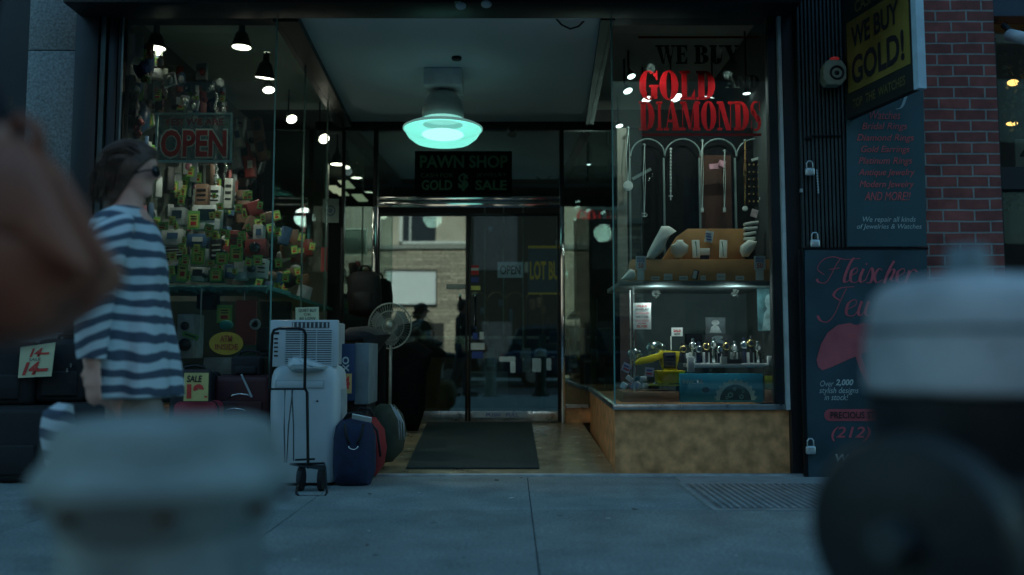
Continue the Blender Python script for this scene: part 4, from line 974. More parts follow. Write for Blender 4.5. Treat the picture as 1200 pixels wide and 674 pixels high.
b = B(); arc(b, 862, 469, 18.5, 23, YF+.098, .001, ycl)
for k in range(11):
    a = math.pi*(k+.5)/11; b.pprism([(862+r_*math.cos(a+s_), min(ycl, 469-r_*math.sin(a+s_))) for r_, s_ in ((22, -.07), (25, -.05), (25, .05), (22, .07))], YF+.0975, .0004)
b.build('dial_ring', mat('ring_pale', (.45, .75, .8), .4, var=.3), ib)
b = B(); arc(b, 862, 469, 0, 18, YF+.097, .001, ycl); b.build('dial_face', mat('dial_dark', (.005, .05, .055), .5), ib)
b = B()
for (px, py, r_) in ((856, 463, 3.2), (869, 465, 2.8), (861, 456, 2), (871, 459, 1.6), (852, 466, 2)):
    for k in range(10):
        a = k*.628; b.pprism([(px+r_*math.cos(a), py+r_*math.sin(a)), (px+r_*math.cos(a+.45), py+r_*math.sin(a+.45)), (px+r_*.5*math.cos(a+.45), py+r_*.5*math.sin(a+.45)), (px+r_*.5*math.cos(a), py+r_*.5*math.sin(a))], YF+.0955, .0005)
b.build('sub_dials', mat('sub_dial', (.3, .6, .55), .4), ib)
b = B(); b.pprism([(827+4.5*math.cos(k*.4), 457+3.5*math.sin(k*.4)) for k in range(15)], YF+.098, .001); b.build('crown_mark', mat('mark_navy', (.01, .06, .12), .4), ib)
t = thing('small_box', 'lime green box standing on a tan block at the right of the watch box', 'box', W(904, 456, YF+.12))
B().pbox(896.5, 440.5, 913, 456, YF+.12, .08).build('carton', mat('olive_lime', (.32, .38, .04), .5), t, bevel=.003); text('DIVER', 899, 447, 911, 450, YF+.119, YEL, t)
TAN = mat('tan_board', (.34, .22, .14), .6, var=.15)
tag(B().pbox(896, 457, 915, 471.5, YF+.1, .2).build('plinth', TAN, bevel=.003), 'short tan block under the lime green box', 'plinth', 'tan blocks')
tag(B().pbox(730, 459, 796, 471.5, YF+.1, .4).build('plinth', TAN, bevel=.003), 'long tan block left of the blue watch box', 'plinth', 'tan blocks')
# yellow power tool and bin
YT = mat('tool_yellow', (.62, .50, .015), .4)
pt = thing('power_tool', 'yellow and black cordless power tool beside a clear blister pack', 'tool', W(775, 438, YF+.25))
B().pprism([(742, 427), (750, 420), (772, 414), (778, 410), (776, 420), (764, 425), (748, 428)], YF+.2, .07).build('body', YT, pt, bevel=.006)
B().pprism([(774, 411), (783, 411), (797, 412), (797, 415), (793, 432), (797, 436), (779, 436), (775, 424)], YF+.22, .09).build('housing', YT, pt, bevel=.006)
b = B(); b.pbox(778, 413, 792, 432, YF+.205, .02)
for k in range(4): b.pbox(780, 416+k*4, 790, 417.5+k*4, YF+.2, .006)
b.build('battery', INK, pt, bevel=.003)
bn = thing('parts_bin', 'small yellow plastic bin below the power tool', 'bin', W(782, 452, YF+.15))
B().pprism([(769, 434.5), (804, 434.5), (802, 437), (799, 449), (772, 449), (771, 437)], YF+.13, .15).build('bin_body', YT, bn, bevel=.004)
text('SALE', 777, 440, 792, 445.5, YF+.128, mat('pale_orange', (.7, .45, .1), .5), bn, bold=.03)
tag(B().pbox(762, 450.5, 797, 452.5, YF+.12, .3).build('glass_tray', mat('yellow_green_tray', (.35, .42, .08), .4)), 'thin yellow green tray under the yellow bin', 'tray')
# jumble of blister packs and trinkets left
tr = glass('clear_plastic', (.85, .92, .9), .25, 1, .15)
for k, (px, py, r_, wd) in enumerate(((744, 415, .055, 'left'), (769, 409, .075, 'right'))):
    b = B(); b.smooth = True; b.sphere(W(px, py, YF+.4), r_, 1, .4, .85, n=12); tag(b.build('blister_dome', tr), wd+' of two clear domed plastic packs above the trinkets', 'package', 'clear domed packs')
for k, (px, py, ry, wd) in enumerate(((734, 431, .45, 'tilted at the far left'), (761, 436, .1, 'beside the yellow bin'))):
    t = thing('price_card', 'white card with red and blue print, '+wd, 'card', W(px, py+6, YF+.12)); B().tilt(W(px, py, YF+.12), .06, .062, .004, ry=ry).build('sheet', mat('lilac_card', (.5, .5, .6), .6), t)
    for j in range(2): B().tilt(W(px, py-2+j*4, YF+.116), .04, .010, .002, ry=ry).build('printing', [BLUEINK, RED][j], t)
cols = [(.4, .5, .55), (.03, .04, .06), (.3, .05, .08), (.1, .14, .3), (.5, .5, .5), (.1, .25, .3)]
names = ['pale', 'black', 'dark red', 'blue', 'light grey', 'teal']
for k in range(14):
    px = 731+k*4.2 if k < 10 else 738+(k-10)*8; py = 452 if k < 10 else 444
    tag(B().tilt(W(px, py, YF+.2+.03*(k % 3)), random.uniform(.03, .06), random.uniform(.03, .05), .03, ry=random.uniform(-.8, .8), rz=random.uniform(-.5, .5)).build('trinket', mat('trinket_'+str(k % 6), cols[k % 6], .4), bevel=.005),
        'small %s trinket, %s from the left, %s row on the long tan block' % (names[k % 6], ORD[k if k < 10 else k-10], 'lower' if k < 10 else 'upper'), 'trinket', 'trinkets on the long tan block')

# ================================================================== LEFT WINDOW CONTENTS
TEALCLOTH = mat('teal_cloth', (.05, .22, .21), .6, var=.35, scale=9, bump=.3)
YS0 = YF+.12; zs = WZ(334, YF+.12)
shf = thing('merchandise_shelf', 'long teal covered shelf loaded with tagged goods in the left window', 'shelf', (-2.1, YF+.2, zs))
b = B(); b.box(XLW+.02, YS0, zs-.035, xL-.06, YF+.75, zs)
b.build('shelf_board', TEALCLOTH, shf, bevel=.006)
b = B()
for k in range(24):
    xx = XLW+.05+k*(xL-.12-XLW)/24; b.puff([(xx, zs-.01), (xx+.06, zs-.01), (xx+.055, zs-.05-.015*math.sin(k*1.7)), (xx+.01, zs-.045)], YS0-.006, .02, 2)
b.build('shelf_skirt', TEALCLOTH, shf, smooth=True)
b = B(); b.add([(xL-.35, YF+.75, zs-.03), (xL-.08, YF+.3, zs-.03), (xLb-.06, YD-.1, zs-.05), (xLb-.45, YD-.1, zs-.05), (xL-.35, YF+.75, zs), (xL-.08, YF+.3, zs), (xLb-.06, YD-.1, zs-.02), (xLb-.45, YD-.1, zs-.02)],
               [(3, 2, 1, 0), (4, 5, 6, 7), (0, 1, 5, 4), (1, 2, 6, 5), (2, 3, 7, 6), (3, 0, 4, 7)])
b.build('shelf_return', TEALCLOTH, shf)
def taggroup(t, c, w_, h_, ry=0, border=LIME, face=YEL, Y_=0):
    b = B(); b.use(border).tilt(c, w_, h_, .003, ry=ry); b.use(face).tilt(c+Vector((0, -.002, -h_*.04)), w_*.76, h_*.7, .003, ry=ry)
    b.use(INK)
    for j in range(2): b.tilt(c+Vector((w_*.02*j, -.004, h_*(.2-.14*j))), w_*.5, h_*.06, .002, ry=ry)
    b.use(RED).tilt(c+Vector((0, -.004, -h_*.18)), w_*.45, h_*.2, .002, ry=ry)
    return b.build('price_tag', None, t)
GC = {'grey': (.25, .30, .30), 'black': (.015, .018, .02), 'pale': (.5, .55, .5), 'blue': (.05, .12, .22), 'white': (.55, .62, .6), 'brown': (.18, .11, .07), 'red': (.22, .04, .035), 'dark green': (.04, .10, .07), 'steel': (.35, .42, .45)}
GM = {k: mat('goods_'+k.replace(' ', '_'), v, .45, var=.25, scale=12) for k, v in GC.items()}
SCR = mat('gadget_screen', (.02, .04, .05), .1)
def gadget(px0, py0, px1, py1, Y, col, lab, tagpos=None, ry=0, kind=0, grp='boxed goods in the left window', nm='boxed_gadget'):
    cx, cy = (px0+px1)/2, (py0+py1)/2; k_ = Y/1000*1.0
    t = thing(nm, lab, 'gadget' if kind else 'box', W(cx, py1, Y), grp); w_, h_ = (px1-px0)*k_, (py1-py0)*k_; c = W(cx, cy, Y)
    B().tilt(c+Vector((0, .04, 0)), w_, h_, .07, ry=ry, rx=-.08).build('carton' if not kind else 'casing', GM[col], t, bevel=min(.006, w_*.1))
    if kind == 1: B().tilt(c+Vector((0, .0025, h_*.12)), w_*.62, h_*.45, .006, ry=ry, rx=-.08).build('screen', SCR, t)
    elif kind == 2:
        b = B(); b.smooth = True; b.cyl(c+Vector((0, .02, 0)), c+Vector((0, -.03, -.002)), min(w_, h_)*.3, n=20); b.build('lens', SCR, t)
    elif kind == 3:
        b = B(); 
        for j in range(3): b.tilt(c+Vector((0, .002, h_*(.25-.22*j))), w_*.7, h_*.07, .006, ry=ry, rx=-.08)
        b.build('printing', GM['black' if col != 'black' else 'pale'], t)
    else: B().tilt(c+Vector((w_*.05, .0025, h_*.1)), w_*.5, h_*.35, .006, ry=ry, rx=-.08).build('label', GM['pale' if col not in ('pale', 'white') else 'blue'], t)
    if tagpos:
        a = W(tagpos[0], tagpos[1], Y-.06); taggroup(t, a, tagpos[2]*k_, tagpos[3]*k_, tagpos[4] if len(tagpos) > 4 else 0)
    return t
# front row read from the photograph: x0,y0,x1,y1, colour, kind, tag
G1_ = [(188, 268, 213, 288, 'pale', 0, None), (186, 289, 222, 303, 'black', 3, (205, 297, 0.1, 0.1)), (218, 274, 242, 290, 'blue', 0, None), (246, 280, 260, 308, 'black', 3, None),
       (258, 288, 268, 304, 'red', 2, None), (198, 243, 216, 264, 'grey', 1, None), (225, 240, 258, 270, 'white', 1, (227, 258, 14, 22)), (268, 270, 280, 290, 'red', 3, None),
       (222, 313, 240, 330, 'pale', 1, None), (236, 315, 246, 330, 'grey', 2, None), (262, 310, 275, 326, 'blue', 0, (260, 303, 14, 14)), (274, 306, 288, 328, 'steel', 0, (277, 297, 15, 20)),
       (288, 305, 302, 325, 'grey', 2, None), (300, 303, 312, 326, 'pale', 3, (302, 305, 11, 12)), (200, 308, 216, 331, 'steel', 1, (214, 316, 12, 28, .08)), (243, 316, 262, 331, 'dark green', 0, (253, 322, 14, 16)),
       (222, 292, 244, 312, 'grey', 0, (232, 300, 16, 20, .05)), (286, 280, 312, 300, 'red', 2, None), (296, 263, 308, 285, 'pale', 0, None), (184, 312, 200, 331, 'dark green', 3, None)]
for k, (a, c, e, f, col, kd, tg) in enumerate(G1_):
    if tg and tg[2] < 1: tg = None
    Yk = YF+.2+.035*((331-f)/8)
    if f > 300: pos = 'low in the stack'
    elif f > 285: pos = 'in the middle of the stack'
    else: pos = 'on top of the stack'
    near = 'left' if a < 225 else ('middle' if a < 262 else 'right')
    gadget(a, c, e, f, Yk, col, '%s %s %s, %s of shelf%s' % (col, ['boxed item', 'device with a dark screen', 'round lensed gadget', 'striped carton'][kd], pos, near, ', lime card' if tg else ''),
           tg, random.uniform(-.06, .06), kd, nm='boxed_gadget')
# loose tags standing among goods
LT = [(190, 265, 14, 10, -.05, 'left'), (245, 267, 11, 9, .25, 'centre'), (262, 272, 11, 7, .2, 'right of centre'), (281, 285, 7, 15, 0, 'right'), (247, 308, 10, 7, 0, 'lower centre'), (217, 305, 9, 14, .1, 'beside the striped shirt'), (196, 324, 9, 9, 0, 'lowest left')]
for k, (px, py, w_, h_, ry, wd) in enumerate(LT):
    t = thing('price_card', 'loose lime price card at the %s among the shelf goods' % wd, 'price card', W(px, py, YF+.13), 'loose lime price cards'); taggroup(t, W(px, py, YF+.12), w_*.0059, h_*.0059, ry)
rt = random.Random(77)
for k, px in enumerate(sorted(rt.uniform(192, 310) for _ in range(34))):
    py = rt.uniform(222, 326); Yk = YF+.15+(331-py)*.0012
    t = thing('price_card', 'small lime price card, %s from the left in the scatter over the shelf' % ORD[k], 'price card', W(px, py, Yk), 'small scattered price cards'); taggroup(t, W(px, py, Yk), rt.uniform(5, 9)*.0059, rt.uniform(6, 12)*.0059, rt.uniform(-.3, .3), rt.choice([LIME, LIME, LIME, YEL]))
# hanging packs on the side wall: item with lit packaging
rr = random.Random(21); n_ = 0
kinds = ['blister pack', 'guitar strap', 'bagged cable', 'headphone pack', 'toy pack', 'tool card']
rowsN = ['top', 'second', 'third', 'fourth', 'fifth', 'sixth']
for ri, zrow in enumerate((2.95, 2.76, 2.57, 2.36, 2.14, 1.9)):
    for ci in range(14):
        Y = 5.95+ci*.235+rr.uniform(-.05, .05); x = XLW+.06+rr.uniform(0, .10); z = zrow+rr.uniform(-.07, .07)
        if z > 3.0: z = 2.97
        col = rr.choice(['black', 'black', 'pale', 'grey', 'dark green', 'brown', 'blue', 'steel', 'white', 'red', 'black'])
        t = thing('hanging_pack', '%s pack on the left wall of goods, %s from the front, %s row' % (col, ORD[ci], rowsN[ri]), 'package', (x, Y, z), 'packs hanging on the side wall')
        h_ = rr.uniform(.10, .21); w_ = rr.uniform(.08, .16); rz = rr.uniform(.7, 1.2)
        B().tilt((x+.03, Y, z), w_, h_, rr.uniform(.02, .06), rz=-rz, ry=rr.uniform(-.1, .1)).build('pack_card', GM[col], t, bevel=.004)
        nrm = Vector((math.sin(rz), -math.cos(rz), 0)); 
        b = B(); b.smooth = True
        c = Vector((x+.03, Y, z-.01))+Vector((math.sin(rz)*.03, -math.cos(rz)*.03, 0))
        kd = rr.randrange(4)
        if kd == 0: b.sphere(c, .035, .9, .9, 1.2, n=8)
        elif kd == 1: b.tilt(c, w_*.6, h_*.5, .03, rz=-rz)
        elif kd == 2:
            b.tube([c+Vector((.02*math.cos(a), -.02*math.sin(a)*.5, .05*math.sin(a*1.3))) for a in [j*.6 for j in range(11)]], .008, n=6)
        else:
            for j in range(3): b.sphere(c+Vector((rr.uniform(-.02, .02), rr.uniform(-.02, .02), -.04+.04*j)), .026, n=6)
        b.build('contents', rr.choice([GM['steel'], GM['red'], GM['pale'], mat('pack_pink', (.45, .2, .25), .3), SILVER, GM['black']]), t, smooth=True)
        b = B(); b.cyl((XLW, Y, z+h_/2+.01), (x+.05, Y, z+h_/2+.01), .004, n=6); b.build('peg_hook', SILVER, t)
        if rr.random() < .6:
            cc = c+Vector((math.sin(rz)*.03, -math.cos(rz)*.03, -h_*.25)); taggroup(t, cc, .065, .085, rr.uniform(-.2, .2))
for k in range(30):
    Y = 5.98+k*.055; z = 3.06-rr.random()**1.2*.55; x = XLW+rr.uniform(.12, .34); col = rr.choice(['black', 'steel', 'pale', 'blue', 'red', 'grey', 'brown', 'white'])
    t = thing('hanging_pack', 'small %s pack strung near the ceiling at the left wall, %s from the front' % (col, ORD[k]), 'package', (x, Y, z), 'small packs near the ceiling')
    B().tilt((x, Y, z), rr.uniform(.05, .1), rr.uniform(.07, .14), .03, rz=rr.uniform(-1.2, 0), ry=rr.uniform(-.3, .3)).build('pack_card', GM[col], t, bevel=.004)
    b = B(); b.smooth = True; b.sphere((x+.01, Y-.03, z-.01), .022, 1, 1, 1.5, n=6); b.build('contents', rr.choice([SILVER, GM['red'], GM['steel']]), t)
    if k % 3 == 0: taggroup(t, Vector((x+.02, Y-.06, z-.05)), .045, .055, rr.uniform(-.2, .2))
# second, nearer tier: big distinct goods seen near the left edge
def hang(px0, py0, px1, py1, Y, m_, lab, nm, cat, ry=0):
    t = thing(nm, lab, cat, W((px0+px1)/2, py0, Y)); b = B(); b.ppuff([(px0+(px1-px0)*u, py0+(py1-py0)*v) for u, v in ((.2, 0), (.8, 0), (1, .3), (.95, .8), (.75, 1), (.25, 1), (.05, .8), (0, .3))], Y, .12)
    b.build('body', m_, t, smooth=True); return t
t = hang(156, 52, 180, 92, YF+.35, mat('cobalt', (.02, .10, .30), .35), 'bright blue hooded backpack hanging high in the left window corner', 'backpack', 'backpack')
b = B(); b.smooth = True; b.sphere(W(168, 78, YF+.28), .03, n=8); b.build('badge', BLUEINK, t)
hang(134, 64, 157, 90, YF+.5, BLKN, 'black pouch hanging left of the bright blue backpack', 'pouch', 'bag')
t = hang(140, 118, 176, 156, YF+.3, mat('dark_blue_pack', (.02, .05, .09), .3), 'dark blue rounded case hanging above the woman in the left window', 'carry_case', 'case')
b = B(); b.tube([W(150, 118, YF+.3), W(152, 112, YF+.3), W(164, 112, YF+.3), W(167, 118, YF+.3)], .01); b.build('handle', BLKN, t)
t = thing('white_box', 'small glowing white box lit by the leftmost spot lamp', 'box', W(181, 86, 6.35)); B().pbox(176, 80, 188, 91, 6.3, .08).build('carton', mat('bright_white', (.85, .88, .85), .5), t, bevel=.004); B().tilt(W(182, 85.5, 6.297), .03, .006, .002).build('printing', GM['steel'], t)
b = B(); b.smooth = True
for k in range(26): b.sphere(W(178+rr.gauss(0, 5), 108+rr.gauss(0, 9), 6.45+rr.uniform(-.1, .1)), .018, n=5)
tag(b.build('bead_bundle', mat('bead_pink', (.35, .10, .14), .2, var=.6, scale=30)), 'bundle of shiny pink and silver beads under the glowing white box', 'beads')
for k, (a, c, e, f, col) in enumerate(((228, 215, 243, 243, 'brown'), (243, 217, 258, 243, 'white'), (262, 208, 272, 245, 'pale'), (213, 120, 216, 160, 'steel'), (275, 222, 292, 262, 'brown'), (206, 206, 221, 230, 'dark green'))):
    gadget(a, c, e, f, 6.5+.1*k, col, '%s upright pack above the shelf goods, %s of six from the front' % (col, ORD[k]), (214, 217, 12, 22, .2) if k == 5 else None, 0, 3 if k != 3 else 0, 'upright packs above the shelf', 'hanging_pack')
for k, (px, c, f, wd) in enumerate(((253, 110, 250, 'left'), (264, 150, 235, 'right'))):
    b = B(); b.smooth = True
    for j in range(int((f-c)/3)): b.sphere(W(px+math.sin(j*.9)*1.2, c+j*3, 6.9+.3*k), .013, n=5)
    tag(b.build('bracelet_strand', SILVER), wd+' of two long glittering strands hanging before the OPEN sign wall', 'strand', 'glittering strands')
# colourful packs catching the light right of the OPEN sign
for k, (px, py, col) in enumerate(((277, 160, 'pale'), (286, 180, 'red'), (296, 165, 'pale'), (279, 150, 'white'), (292, 195, 'red'), (301, 150, 'brown'), (284, 205, 'brown'), (299, 190, 'dark green'), (275, 185, 'steel'), (305, 175, 'brown'))):
    gadget(px-6, py-13, px+6, py+13, 8.0+.08*(k % 4), col, '%s pack clustered right of the OPEN sign, %s of ten' % (col, ORD[k]), None, rr.uniform(-.3, .3), k % 4, 'packs clustered right of the OPEN sign', 'hanging_pack')
tag(B().pbox(272, 137, 288, 152, 8.4, .03).build('picture_frame', mat('frame_pale', (.4, .45, .42), .5)), 'small pale frame just right of the OPEN sign', 'frame')
tag(B().pprism([(212, 92), (232, 91), (236, 134), (212, 134)], 7.6, .02).build('wall_panel', GM['grey']), 'pale grey panel on the left wall above the OPEN sign', 'panel')
# goods seen through the side glass
for k, u in enumerate(sorted(rr.random() for _ in range(34))):
    Y = 6.4+1.8*u; xx = xL+(xLb-xL)*((Y-YF)/(YD-YF))-.16-rr.uniform(0, .3); z = zs+.06+rr.random()**1.3*.62
    col = rr.choice(['black', 'dark green', 'grey', 'blue', 'red', 'brown', 'black', 'steel'])
    t = thing('tagged_item', '%s item behind the left side glass, %s from the front %s' % (col, ORD[k], ['low down', 'at mid height', 'high up'][min(2, int((z-zs)*4.4))]), 'merchandise', (xx, Y, z), 'goods behind the side glass')
    b = B(); c = Vector((xx, Y, z))
    if k % 3: b.tilt(c, rr.uniform(.06, .14), rr.uniform(.07, .18), .06, ry=rr.uniform(-.5, .5), rz=rr.uniform(0, 1))
    else: b.smooth = True; b.sphere(c, .055, 1, .8, rr.uniform(.7, 1.5), n=7)
    b.build('body', GM[col], t, bevel=0 if k % 3 == 0 else .006)
    if k % 2: taggroup(t, c+Vector((.08, -.10, .0)), .055, .07, rr.uniform(-.3, .3))
t = thing('poster', 'pale certificate with a round blue emblem behind the side glass', 'poster', W(388, 245, 8.6)); B().pbox(378, 233, 397, 261, 8.6, .01).build('sheet', mat('grey_green_paper', (.22, .3, .28), .7), t)
b = B(); M = Matrix.Rotation(R(90), 3, 'X'); c = W(387, 247, 8.595); b.lathe([(.055, 0), (.055, .003), (.04, .003), (.04, 0)], c, 24, M, closed=False); b.cyl(c+Vector((0, .001, 0)), c+Vector((0, -.002, 0)), .025, n=16); b.build('emblem', mat('emblem_blue', (.04, .10, .14), .5), t)
tag(B().pbox(353, 240, 357, 272, 8.3, .03).build('red_pole', MC['dull_red']), 'short dull red strip hanging behind the side glass', 'strip')
tag(B().pbox(376, 290, 383, 318, 7.9, .03).build('red_box', MC['dull_red']), 'narrow dull red box low behind the side glass', 'box')
# below the shelf
t = thing('price_sign', 'lime and yellow price sign with a teal bow hanging under the shelf', 'sign', W(263, 358, YF+.1))
taggroup(t, W(263, 368, YF+.1), .105, .125); b = B(); b.smooth = True; b.sphere(W(265, 381, YF+.09), .035, 1.4, .5, 1, n=8); b.build('bow', mat('teal_bow', (.03, .4, .38), .5), t)
t = thing('price_sign', 'dull red sign board hanging under the shelf', 'sign', W(287, 352, YF+.12)); B().pbox(276, 352, 300, 404, YF+.14, .01).build('sheet', mat('faded_red', (.28, .05, .045), .6, var=.2), t)
text('LAYAWAY', 278, 360, 298, 365, YF+.139, MC['dull_red'], t)
b = B(); b.pbox(286, 340, 287, 352, YF+.14, .004); b.build('cord', CARD, t)
b = B(); 
for k in range(6): b.tilt(W(299, 380, YF+.08), .075, .016, .012, ry=k*math.pi/6)
tag(b.build('gift_bow', mat('silver_blue', (.3, .42, .45), .3, .3)), 'small silver starburst bow on the red sign board', 'bow')
t = thing('round_sign', 'oval yellow sign with faint red print low on the left window', 'sign', W(265, 404, YF-.012))
b = B(); b.pprism([(265+20*math.cos(k*.262), 402.5+13.5*math.sin(k*.262)) for k in range(24)], YF-.012, .004); b.build('plate', mat('mustard', (.36, .24, .02), .6), t)
text('ATM', 258, 393, 272, 401, YF-.013, mat('brick_ink', (.25, .05, .02), .6), t, bold=.03); text('INSIDE', 252, 403, 279, 410, YF-.013, MC['brick_ink'], t, bold=.02)
tag(B().pbox(234.5, 338, 236, 398, YF+.1, .006).build('pale_rope', CARD), 'pale cord hanging straight down under the shelf', 'cord')
t = thing('price_strip', 'tilted bright green strip left of the hanging cord', 'price strip', W(223, 393, YF+.08)); B().tilt(W(223, 393.5, YF+.08), .115, .035, .004, ry=.3).build('strip', LIME, t); B().tilt(W(223, 393.5, YF+.077), .08, .010, .002, ry=.3).build('printing', INK, t)
t = thing('speaker_box', 'pale speaker with two round cones behind the striped shirt', 'speaker', W(218, 420, YF+.25)); B().pbox(207, 368, 227, 420, YF+.25, .2).build('cabinet', GM['steel'], t, bevel=.006)
b = B(); b.smooth = True
for py, r_ in ((382, .03), (404, .045)): c = W(217, py, YF+.25); b.cyl(c, c+Vector((0, -.012, 0)), r_, n=20)
b.build('cone', GM['black'], t)
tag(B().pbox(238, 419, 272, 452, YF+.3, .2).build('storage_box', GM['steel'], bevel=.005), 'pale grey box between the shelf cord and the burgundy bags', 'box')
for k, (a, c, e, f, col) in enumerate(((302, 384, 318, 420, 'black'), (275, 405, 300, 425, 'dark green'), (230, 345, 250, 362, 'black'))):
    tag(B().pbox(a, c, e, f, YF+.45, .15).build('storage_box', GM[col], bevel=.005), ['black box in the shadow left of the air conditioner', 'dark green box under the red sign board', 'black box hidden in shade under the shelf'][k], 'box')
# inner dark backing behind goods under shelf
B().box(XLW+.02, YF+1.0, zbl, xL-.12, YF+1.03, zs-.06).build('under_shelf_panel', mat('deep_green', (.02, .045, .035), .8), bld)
# ================================================================== GOODS IN FRONT OF THE WINDOW
def gnd(px, py):      # point on the ground (z=0) under a pixel
    d = Vector((1, 0, 0))*((px-600)/1000) + UP*((337-py)/1000) + FW
    return Vector((0, 0, CAMZ)) + d*(-CAMZ/d.z)
def case(name, lab, cat, px0, py0, px1, py1, Y, d, m_, bev=.04, grp=None, handle=True, zips=True, wheels=False, trim=BLKN):
    t = thing(name, lab, cat, W((px0+px1)/2, py1, Y), grp)
    B().pbox(px0, py0, px1, py1, Y, d).build('shell', m_, t, bevel=bev, seg=4)
    if zips:
        a, c = W(px0, py0, Y), W(px1, py1, Y); i = bev*.6; Yz = Y+d*.3; b = B(); b.smooth = True; b.use(trim)
        b.tube([(a.x-.002, Yz, c.z+bev), (a.x-.002, Yz, a.z-bev), (a.x+bev*.3, Yz, a.z-bev*.3), (a.x+bev, Yz, a.z+.002), (c.x-bev, Yz, a.z+.002), (c.x-bev*.3, Yz, a.z-bev*.3), (c.x+.002, Yz, a.z-bev), (c.x+.002, Yz, c.z+bev)], .005, n=6)
        b.build('zip', trim, t)
        m2_ = (px0+px1)/2; h = py1-py0; B().pbox(px0+(px1-px0)*.14, py0+h*.5, px1-(px1-px0)*.14, py1-h*.1, Y-.018, .03).build('front_pocket', m_, t, bevel=.012, seg=3)
    if handle:
        x = W((px0+px1)/2, py0, Y).x; z = WZ(py0, Y); Yz = Y+d*.45; b = B(); b.smooth = True
        b.tube([(x-.07, Yz, z-.005), (x-.06, Yz, z+.03), (x, Yz, z+.04), (x+.06, Yz, z+.03), (x+.07, Yz, z-.005)], .009, n=8); b.build('handle', trim, t)
    if wheels:
        for s in (-1, 1):
            x = W(px0, py1, Y).x*(.5+.42*s*-1)+W(px1, py1, Y).x*(.5+.42*s); b = B(); b.smooth = True; z = WZ(py1, Y); b.cyl((x-.012, Y+.03, z), (x+.012, Y+.03, z), .028, n=16); b.build('wheel', RUBBER, t)
    return t
Y0 = gnd(50, 568).y
case('suitcase', 'large black suitcase at the far left of the pavement display', 'suitcase', -70, 402, 36, 476, Y0+.25, .3, BLKN, grp='dark suitcases at the far left')
case('suitcase', 'black suitcase standing right of the red priced card', 'suitcase', 40, 398, 97, 472, Y0+.3, .28, BLKN, grp='dark suitcases at the far left')
case('suitcase', 'low wide black suitcase lying under the others at the far left', 'suitcase', -90, 478, 60, 566, Y0+.02, .4, BLKN, grp='dark suitcases at the far left', handle=False, wheels=True)
case('suitcase', 'low black suitcase lying partly behind the near grey post cap', 'suitcase', 62, 474, 150, 566, Y0+.04, .4, BLKN, grp='dark suitcases at the far left', handle=False, wheels=True)
case('suitcase', 'upper dark case under the red card, stacked on the low ones', 'suitcase', 96, 430, 180, 472, Y0+.35, .3, NAVY, grp='dark suitcases at the far left', handle=False)
b = B(); 
for s in range(2): b.tilt(W(79+s*4.5, 434-s*6, Y0+.27), .012, .028, .01)
tag(b.build('buckle', SILVER), 'pair of tiny shining buckles on the suitcase right of the red priced card', 'buckle')
HW = mat('handwritten_red', (.6, .05, .04), .5)
t = thing('price_card', 'white card with 14 written twice in red on black luggage', 'price card', W(42, 442, Y0+.2))
cA, cB, cC = W(21, 443, Y0+.22), W(60, 441, Y0+.2), W(24, 407, Y0+.22)
b = B(); b.add([cA, cB, cB+(cC-cA)+Vector((.01, 0, .02)), cC, cA+Vector((0, .006, 0)), cB+Vector((0, .006, 0)), cB+(cC-cA)+Vector((.01, .006, .02)), cC+Vector((0, .006, 0))], [(0, 1, 2, 3), (7, 6, 5, 4), (0, 4, 5, 1), (1, 5, 6, 2), (2, 6, 7, 3), (3, 7, 4, 0)]); b.build('sheet', CREAM, t)
def q4(u0, v0, u1, v1): 
    U = cB-cA; V = cC-cA; return cA+U*u0+V*v0, cA+U*u1+V*v0, cA+U*u0+V*v1
text_quad('14--', *q4(.3, .66, .9, .94), HW, t, bold=.04, off=.003, shear=.3); text_quad('14--', *q4(.12, .08, .9, .5), HW, t, bold=.05, off=.003, shear=.3); text_quad('SALE', *q4(.3, .53, .65, .62), INK, t, off=.003)
# SALE 19
case('suitcase', 'black suitcase standing behind the SALE 19 card', 'suitcase', 196, 436, 247, 560, 5.45, .22, BLKN, trim=DARKM)
case('suitcase', 'bright red suitcase top beneath the SALE 19 card', 'suitcase', 200, 471, 249, 566, 5.2, .22, mat('bright_red_nylon', (.35, .025, .045), .7, bump=.2), handle=False)
t = thing('price_card', 'yellow SALE 19 card with a black and red handwriting', 'price card', W(229, 471, 5.15))
B().pbox(213, 433, 246, 471, 5.16, .006).build('backing', INK, t, bevel=.004); B().pbox(215.5, 437, 244, 470, 5.15, .004).build('sheet', mat('butter_card', (.60, .52, .20), .7), t)
text('SALE', 219, 440, 237, 448, 5.149, INK, t, shear=.15, bold=.03); text('19', 219, 450, 239, 468, 5.149, HW, t, bold=.07); text('-', 239.5, 464, 243, 466, 5.149, HW, t)
case('suitcase', 'burgundy carry case with chrome trim left of the white appliance', 'suitcase', 249, 440, 316, 500, 5.5, .3, MAROON, grp='burgundy and black cases beside the white appliance')
case('suitcase', 'lower black case under the burgundy one left of the white appliance', 'suitcase', 247, 486, 316, 564, 5.45, .3, BLKN, grp='burgundy and black cases beside the white appliance', handle=False)
case('suitcase', 'black attache case standing on top of the burgundy case', 'suitcase', 270, 418, 305, 441, 5.55, .2, BLKN, .015, grp='burgundy and black cases beside the white appliance')
for k, (a, c, e) in enumerate(((268, 463, 296), (262, 480, 290))):
    b = B(); b.smooth = True; b.tube([W(a, c+4, 5.46), W(a+5, c, 5.44), W((a+e)/2, c-1.5, 5.43), W(e-5, c, 5.44), W(e, c+3, 5.46)], .005, n=6); tag(b.build('chrome_handle', CHROME), ('upper' if k == 0 else 'lower')+' bright curved carrying handle on the burgundy cases', 'handle')
tag(B().tilt(W(289, 452, 5.44), .01, .16, .01, ry=-.45).build('strap_end', GM['steel']), 'thin slanting strap across the burgundy case', 'strap')

